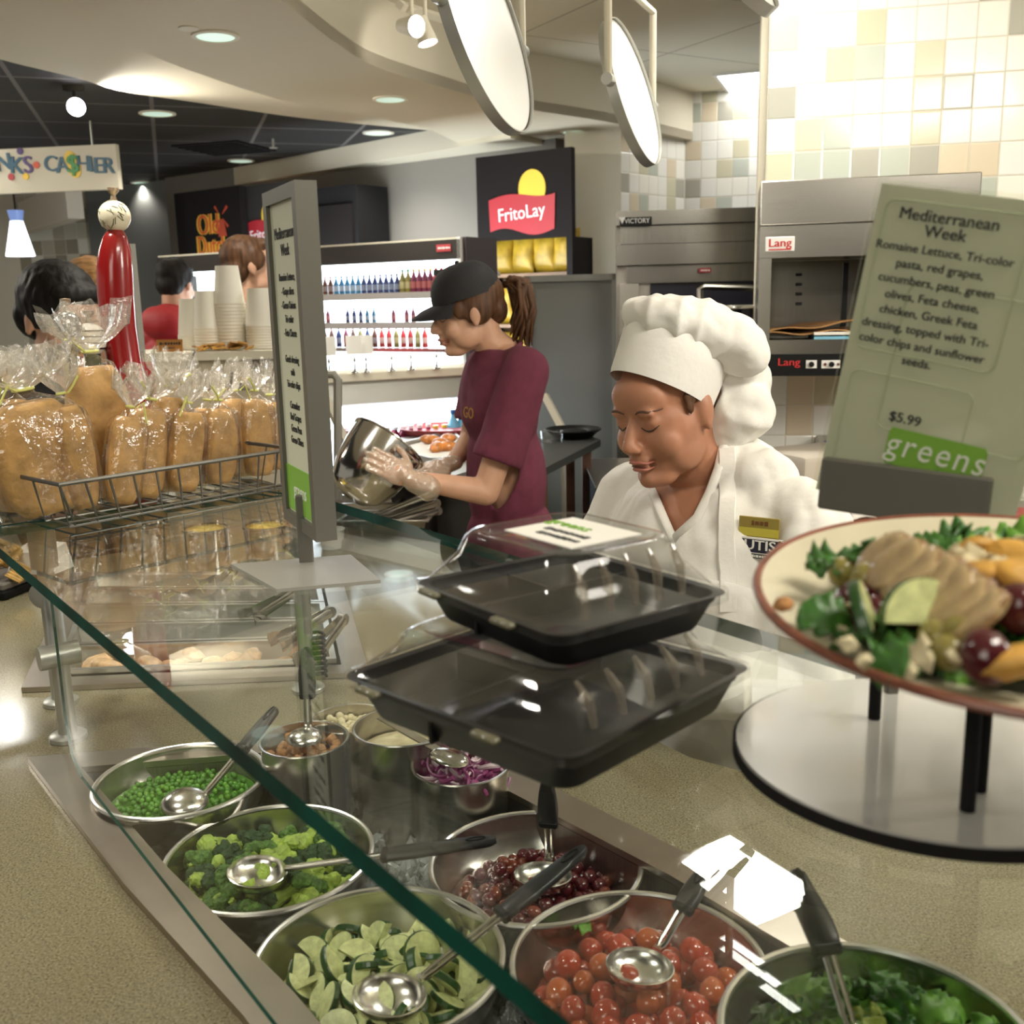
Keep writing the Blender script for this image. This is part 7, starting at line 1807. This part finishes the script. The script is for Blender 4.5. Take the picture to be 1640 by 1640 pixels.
MB().lathe([(21*kk, 0), (14*kk, 30*kk), (9*kk, 52*kk)], 28, caps=True).build('shade', mat('lamp_glow', (.9, .9, .95), .4, emit=(.88, .92, 1), es=4.5), pl2, smooth=60); MB().lathe([(9*kk, 52*kk), (11.5*kk, 66*kk), (12*kk, 68*kk), (0, 68*kk)], 24).build('blue_collar', mat('blue_glass', (.20, .30, .62), .2, emit=(.25, .38, .8), es=.35), pl2, smooth=60)
MB().cyl((0, 0, 68*kk), (0, 0, ZC-pb0.z), .006).build('cord', BLACKP, pl2); MB().lathe([(0, 0), (.06, 0), (.06, .015), (0, .015)], 20, M=Matrix.Translation((0, 0, ZC-pb0.z-.016))).build('ceiling_rose', WHITEP, pl2)
# --- hanging white discs
DSC = mat('disc_white', (.80, .79, .75), .4)
def disc(label, ctr, nrm, rad, armtop):
    nrm = Vector(nrm).normalized(); t = thing('ceiling_reflector_disc', label, 'reflector disc', ctr, group='hanging white reflector discs'); 
    q = nrm.to_track_quat('Z', 'X').to_matrix().to_4x4()
    MB().lathe([(0, -.004), (rad*.985, -.004), (rad*.985, .004), (0, .004)], 64, M=q).build('panel', DSC, t, smooth=30)
    MB().lathe([(rad*.985, -.014), (rad, -.014), (rad, .014), (rad*.985, .014), (rad*.985, .006)], 64, M=q, caps=False).build('rim', ALU, t, smooth=30)
    h_ = Vector((nrm.y, -nrm.x, 0)).normalized(); top = ZK-ctr.z
    zb_ = rad*1.0+.06
    mb = MB().tube([h_*(rad+.015), h_*(rad+.015)+Vector((0, 0, zb_)), -h_*(rad+.015)+Vector((0, 0, zb_)), -h_*(rad+.015)], .011, 8); mb.build('yoke', CREAM2, t, smooth=40)
    for s_ in (-1, 1): MB().cyl(h_*s_*(rad-.0), h_*s_*(rad+.03), .016).build('pivot_knob', ALU, t)
    MB().cyl((0, 0, zb_), (0, 0, top), .014).build('stem', ALU, t); MB().lathe([(0, top-.012), (.05, top-.012), (.05, top-.001), (0, top-.001)], 20).build('ceiling_plate', CREAM2, t); return t
disc('largest white hanging disc cut by the top picture edge', DP(776, 42, 2.6), (-.90, .33, -.25), .252, 0)
disc('second white hanging disc, in full view in its yoke', DP(1012, 150, 3.1), (-.90, .385, -.26), .206, 0)
disc('partly seen white disc at the top edge near the tiled wall', DP(1148, -92, 2.35), (-.62, .42, -.55), .185, 0)
# --- track spotlights
GLOWV = mat('spot_lens', (.9, .9, 1), .3, emit=(.92, .90, 1), es=14)
def tracklamp(name, label, c, d, s_, m, stemz, lit=None):
    c = Vector(c); d = Vector(d).normalized(); t = thing(name, label, 'spotlight', c); q = d.to_track_quat('Z', 'Y').to_matrix().to_4x4()
    MB().lathe([(.012*s_, -.09*s_), (.03*s_, -.085*s_), (.038*s_, -.03*s_), (.050*s_, .03*s_), (.050*s_, .036*s_), (.045*s_, .034*s_)], 28, M=q, caps=False).build('housing', m, t, smooth=50)
    MB().lathe([(0, .026*s_), (.044*s_, .026*s_), (.044*s_, .030*s_), (0, .032*s_)], 24, M=q).build('lens', GLOWV, t)
    MB().tube([(0, 0, -.02*s_), (.0, .0, .05*s_), (0, 0, stemz-c.z)], .010*s_, 8).build('stem', m, t); MB().box((0, 0, stemz-c.z-.012), (.10*s_, .035*s_, .024)).build('track_adapter', m, t, smooth=0)
    if lit: spot('track_lamp_beam', c+d*.05*s_, lit[0], lit[1], lit[2], blend=.5, r=.03)
    return t
wallp = GP(628, 100, ZA); 
tracklamp('track_spotlight', 'white track spotlight aimed at the curved cream soffit edge', DP(660, 42, 3.55), (.62, -.70, -.20), .72, CREAM2, ZK, None)
tracklamp('track_spotlight', 'second white track spotlight pointing down behind the first one', DP(682, 58, 3.6), (.25, -.1, -.95), .70, CREAM2, ZK, None)
spot('track_lamp_beam', DP(640, 68, 3.95), GP(626, 105, ZA)+Vector((0, 0, .06)), 9, 34, blend=.7, r=.03)
trk = tag(MB().tube([DP(640, 8, 3.5), DP(740, 40, 4.2)], .016, 4).build('light_track', CREAM2, smooth=0), 'cream lighting track above the white spotlights', 'light track'); 
lampc = GP(121, 172, ZC-.10)
tracklamp('track_spotlight', 'glaring black spotlight under the dark ceiling at left', lampc, (.45, -.85, -.1), .95, BLACKM, ZC, None)
pb_ = GP(124, 128, ZC-.06); spot('track_lamp_beam', lampc+Vector((.14, -.12, .01)), GP(260, 138, ZC-.05), 110, 100, blend=.9, r=.03)
spr = GP(437, 222, ZC); t = thing('sprinkler_head', 'small metal sprinkler head under the dark ceiling', 'sprinkler', spr); MB().cyl((0, 0, -.05), (0, 0, -.001), .008).build('pipe', ALU, t); MB().lathe([(0, -.06), (.028, -.06), (.028, -.055), (0, -.05)], 14).build('deflector', ALU, t)
vt = GP(360, 236, ZC); t = thing('ceiling_vent', 'dark square air vent in the black ceiling', 'vent', vt, math.radians(-18)); MB().box((0, 0, -.006), (.5, .5, .01)).build('frame', BLACKM, t, smooth=0)
for i in range(6): MB().box((0, -.2+i*.08, -.016), (.44, .03, .008)).build('slat', BLACKM, t, smooth=0)
# --- items at the far left of the counter
tr0 = GP(20, 942, ZT+.001); t = thing('serving_tray', 'black oblong tray on the counter at the far left', 'tray', (tr0.x-.12, tr0.y+.04, ZT+.001), math.radians(-14)); MB().box((0, 0, .012), (.40, .26, .024), bevel=.008, seg=2).build('tray', BLACKP, t, smooth=40)
MB().box((0, -.02, .034), (.38, .20, .02), bevel=.004).build('liner', mat('taupe_liner', (.15, .13, .11), .7), t, smooth=0)
wb_ = GP(58, 912, ZT+.06); t = thing('pastry_box', 'white paper box with red print on the black tray', 'box', (wb_.x-.01, wb_.y+.05, ZT+.046), math.radians(-14))
MB().loft([[(-.075, -.05, 0), (.075, -.05, 0), (.075, .05, 0), (-.075, .05, 0)], [(-.06, -.035, .06), (.06, -.035, .06), (.06, .045, .075), (-.06, .045, .075)]]).build('box', PAPERW, t, smooth=0)
mb = MB()
for i, (x, y, r_) in enumerate(((-.03, .03, .012), (.005, .036, .012), (-.02, .005, .014), (.03, .0, .022))): mb.tube([(x+r_*math.cos(a), y*.5+r_*.6*math.sin(a), .066+.19*y*.5+.0008*i+.006) for a in [j*PI/8 for j in range(16)]], .0035, 5, closed=True)
mb.build('red_print', REDB, t)
WAF = mat('waffle_chip', (.55, .34, .10), .6, var=.3, scale=40); rw = random.Random(2)
for i in range(9):
    p = GP(rw.uniform(-20, 34), rw.uniform(885, 925), ZT+.06); mb = MB().sheet(lambda u, v: ((u-.5)*.06, (v-.5)*.045, .006*math.cos(u*32)+.03*(u-.5)**2), 24, 6) if i == 0 else None
    o_ = mb.build('ridged_chip', WAF, smooth=180, solid=.003) if i == 0 else dup(wf0)
    if i == 0: wf0 = o_
    o_.location = (p.x-.02, p.y+.03, ZT+.055+rw.uniform(0, .05)); o_.rotation_euler = (rw.uniform(-.7, .7), rw.uniform(-.7, .7), rw.random()*6); tag(o_, 'ridged golden chip piled on the black tray at far left', 'chip', 'ridged chips on the tray')
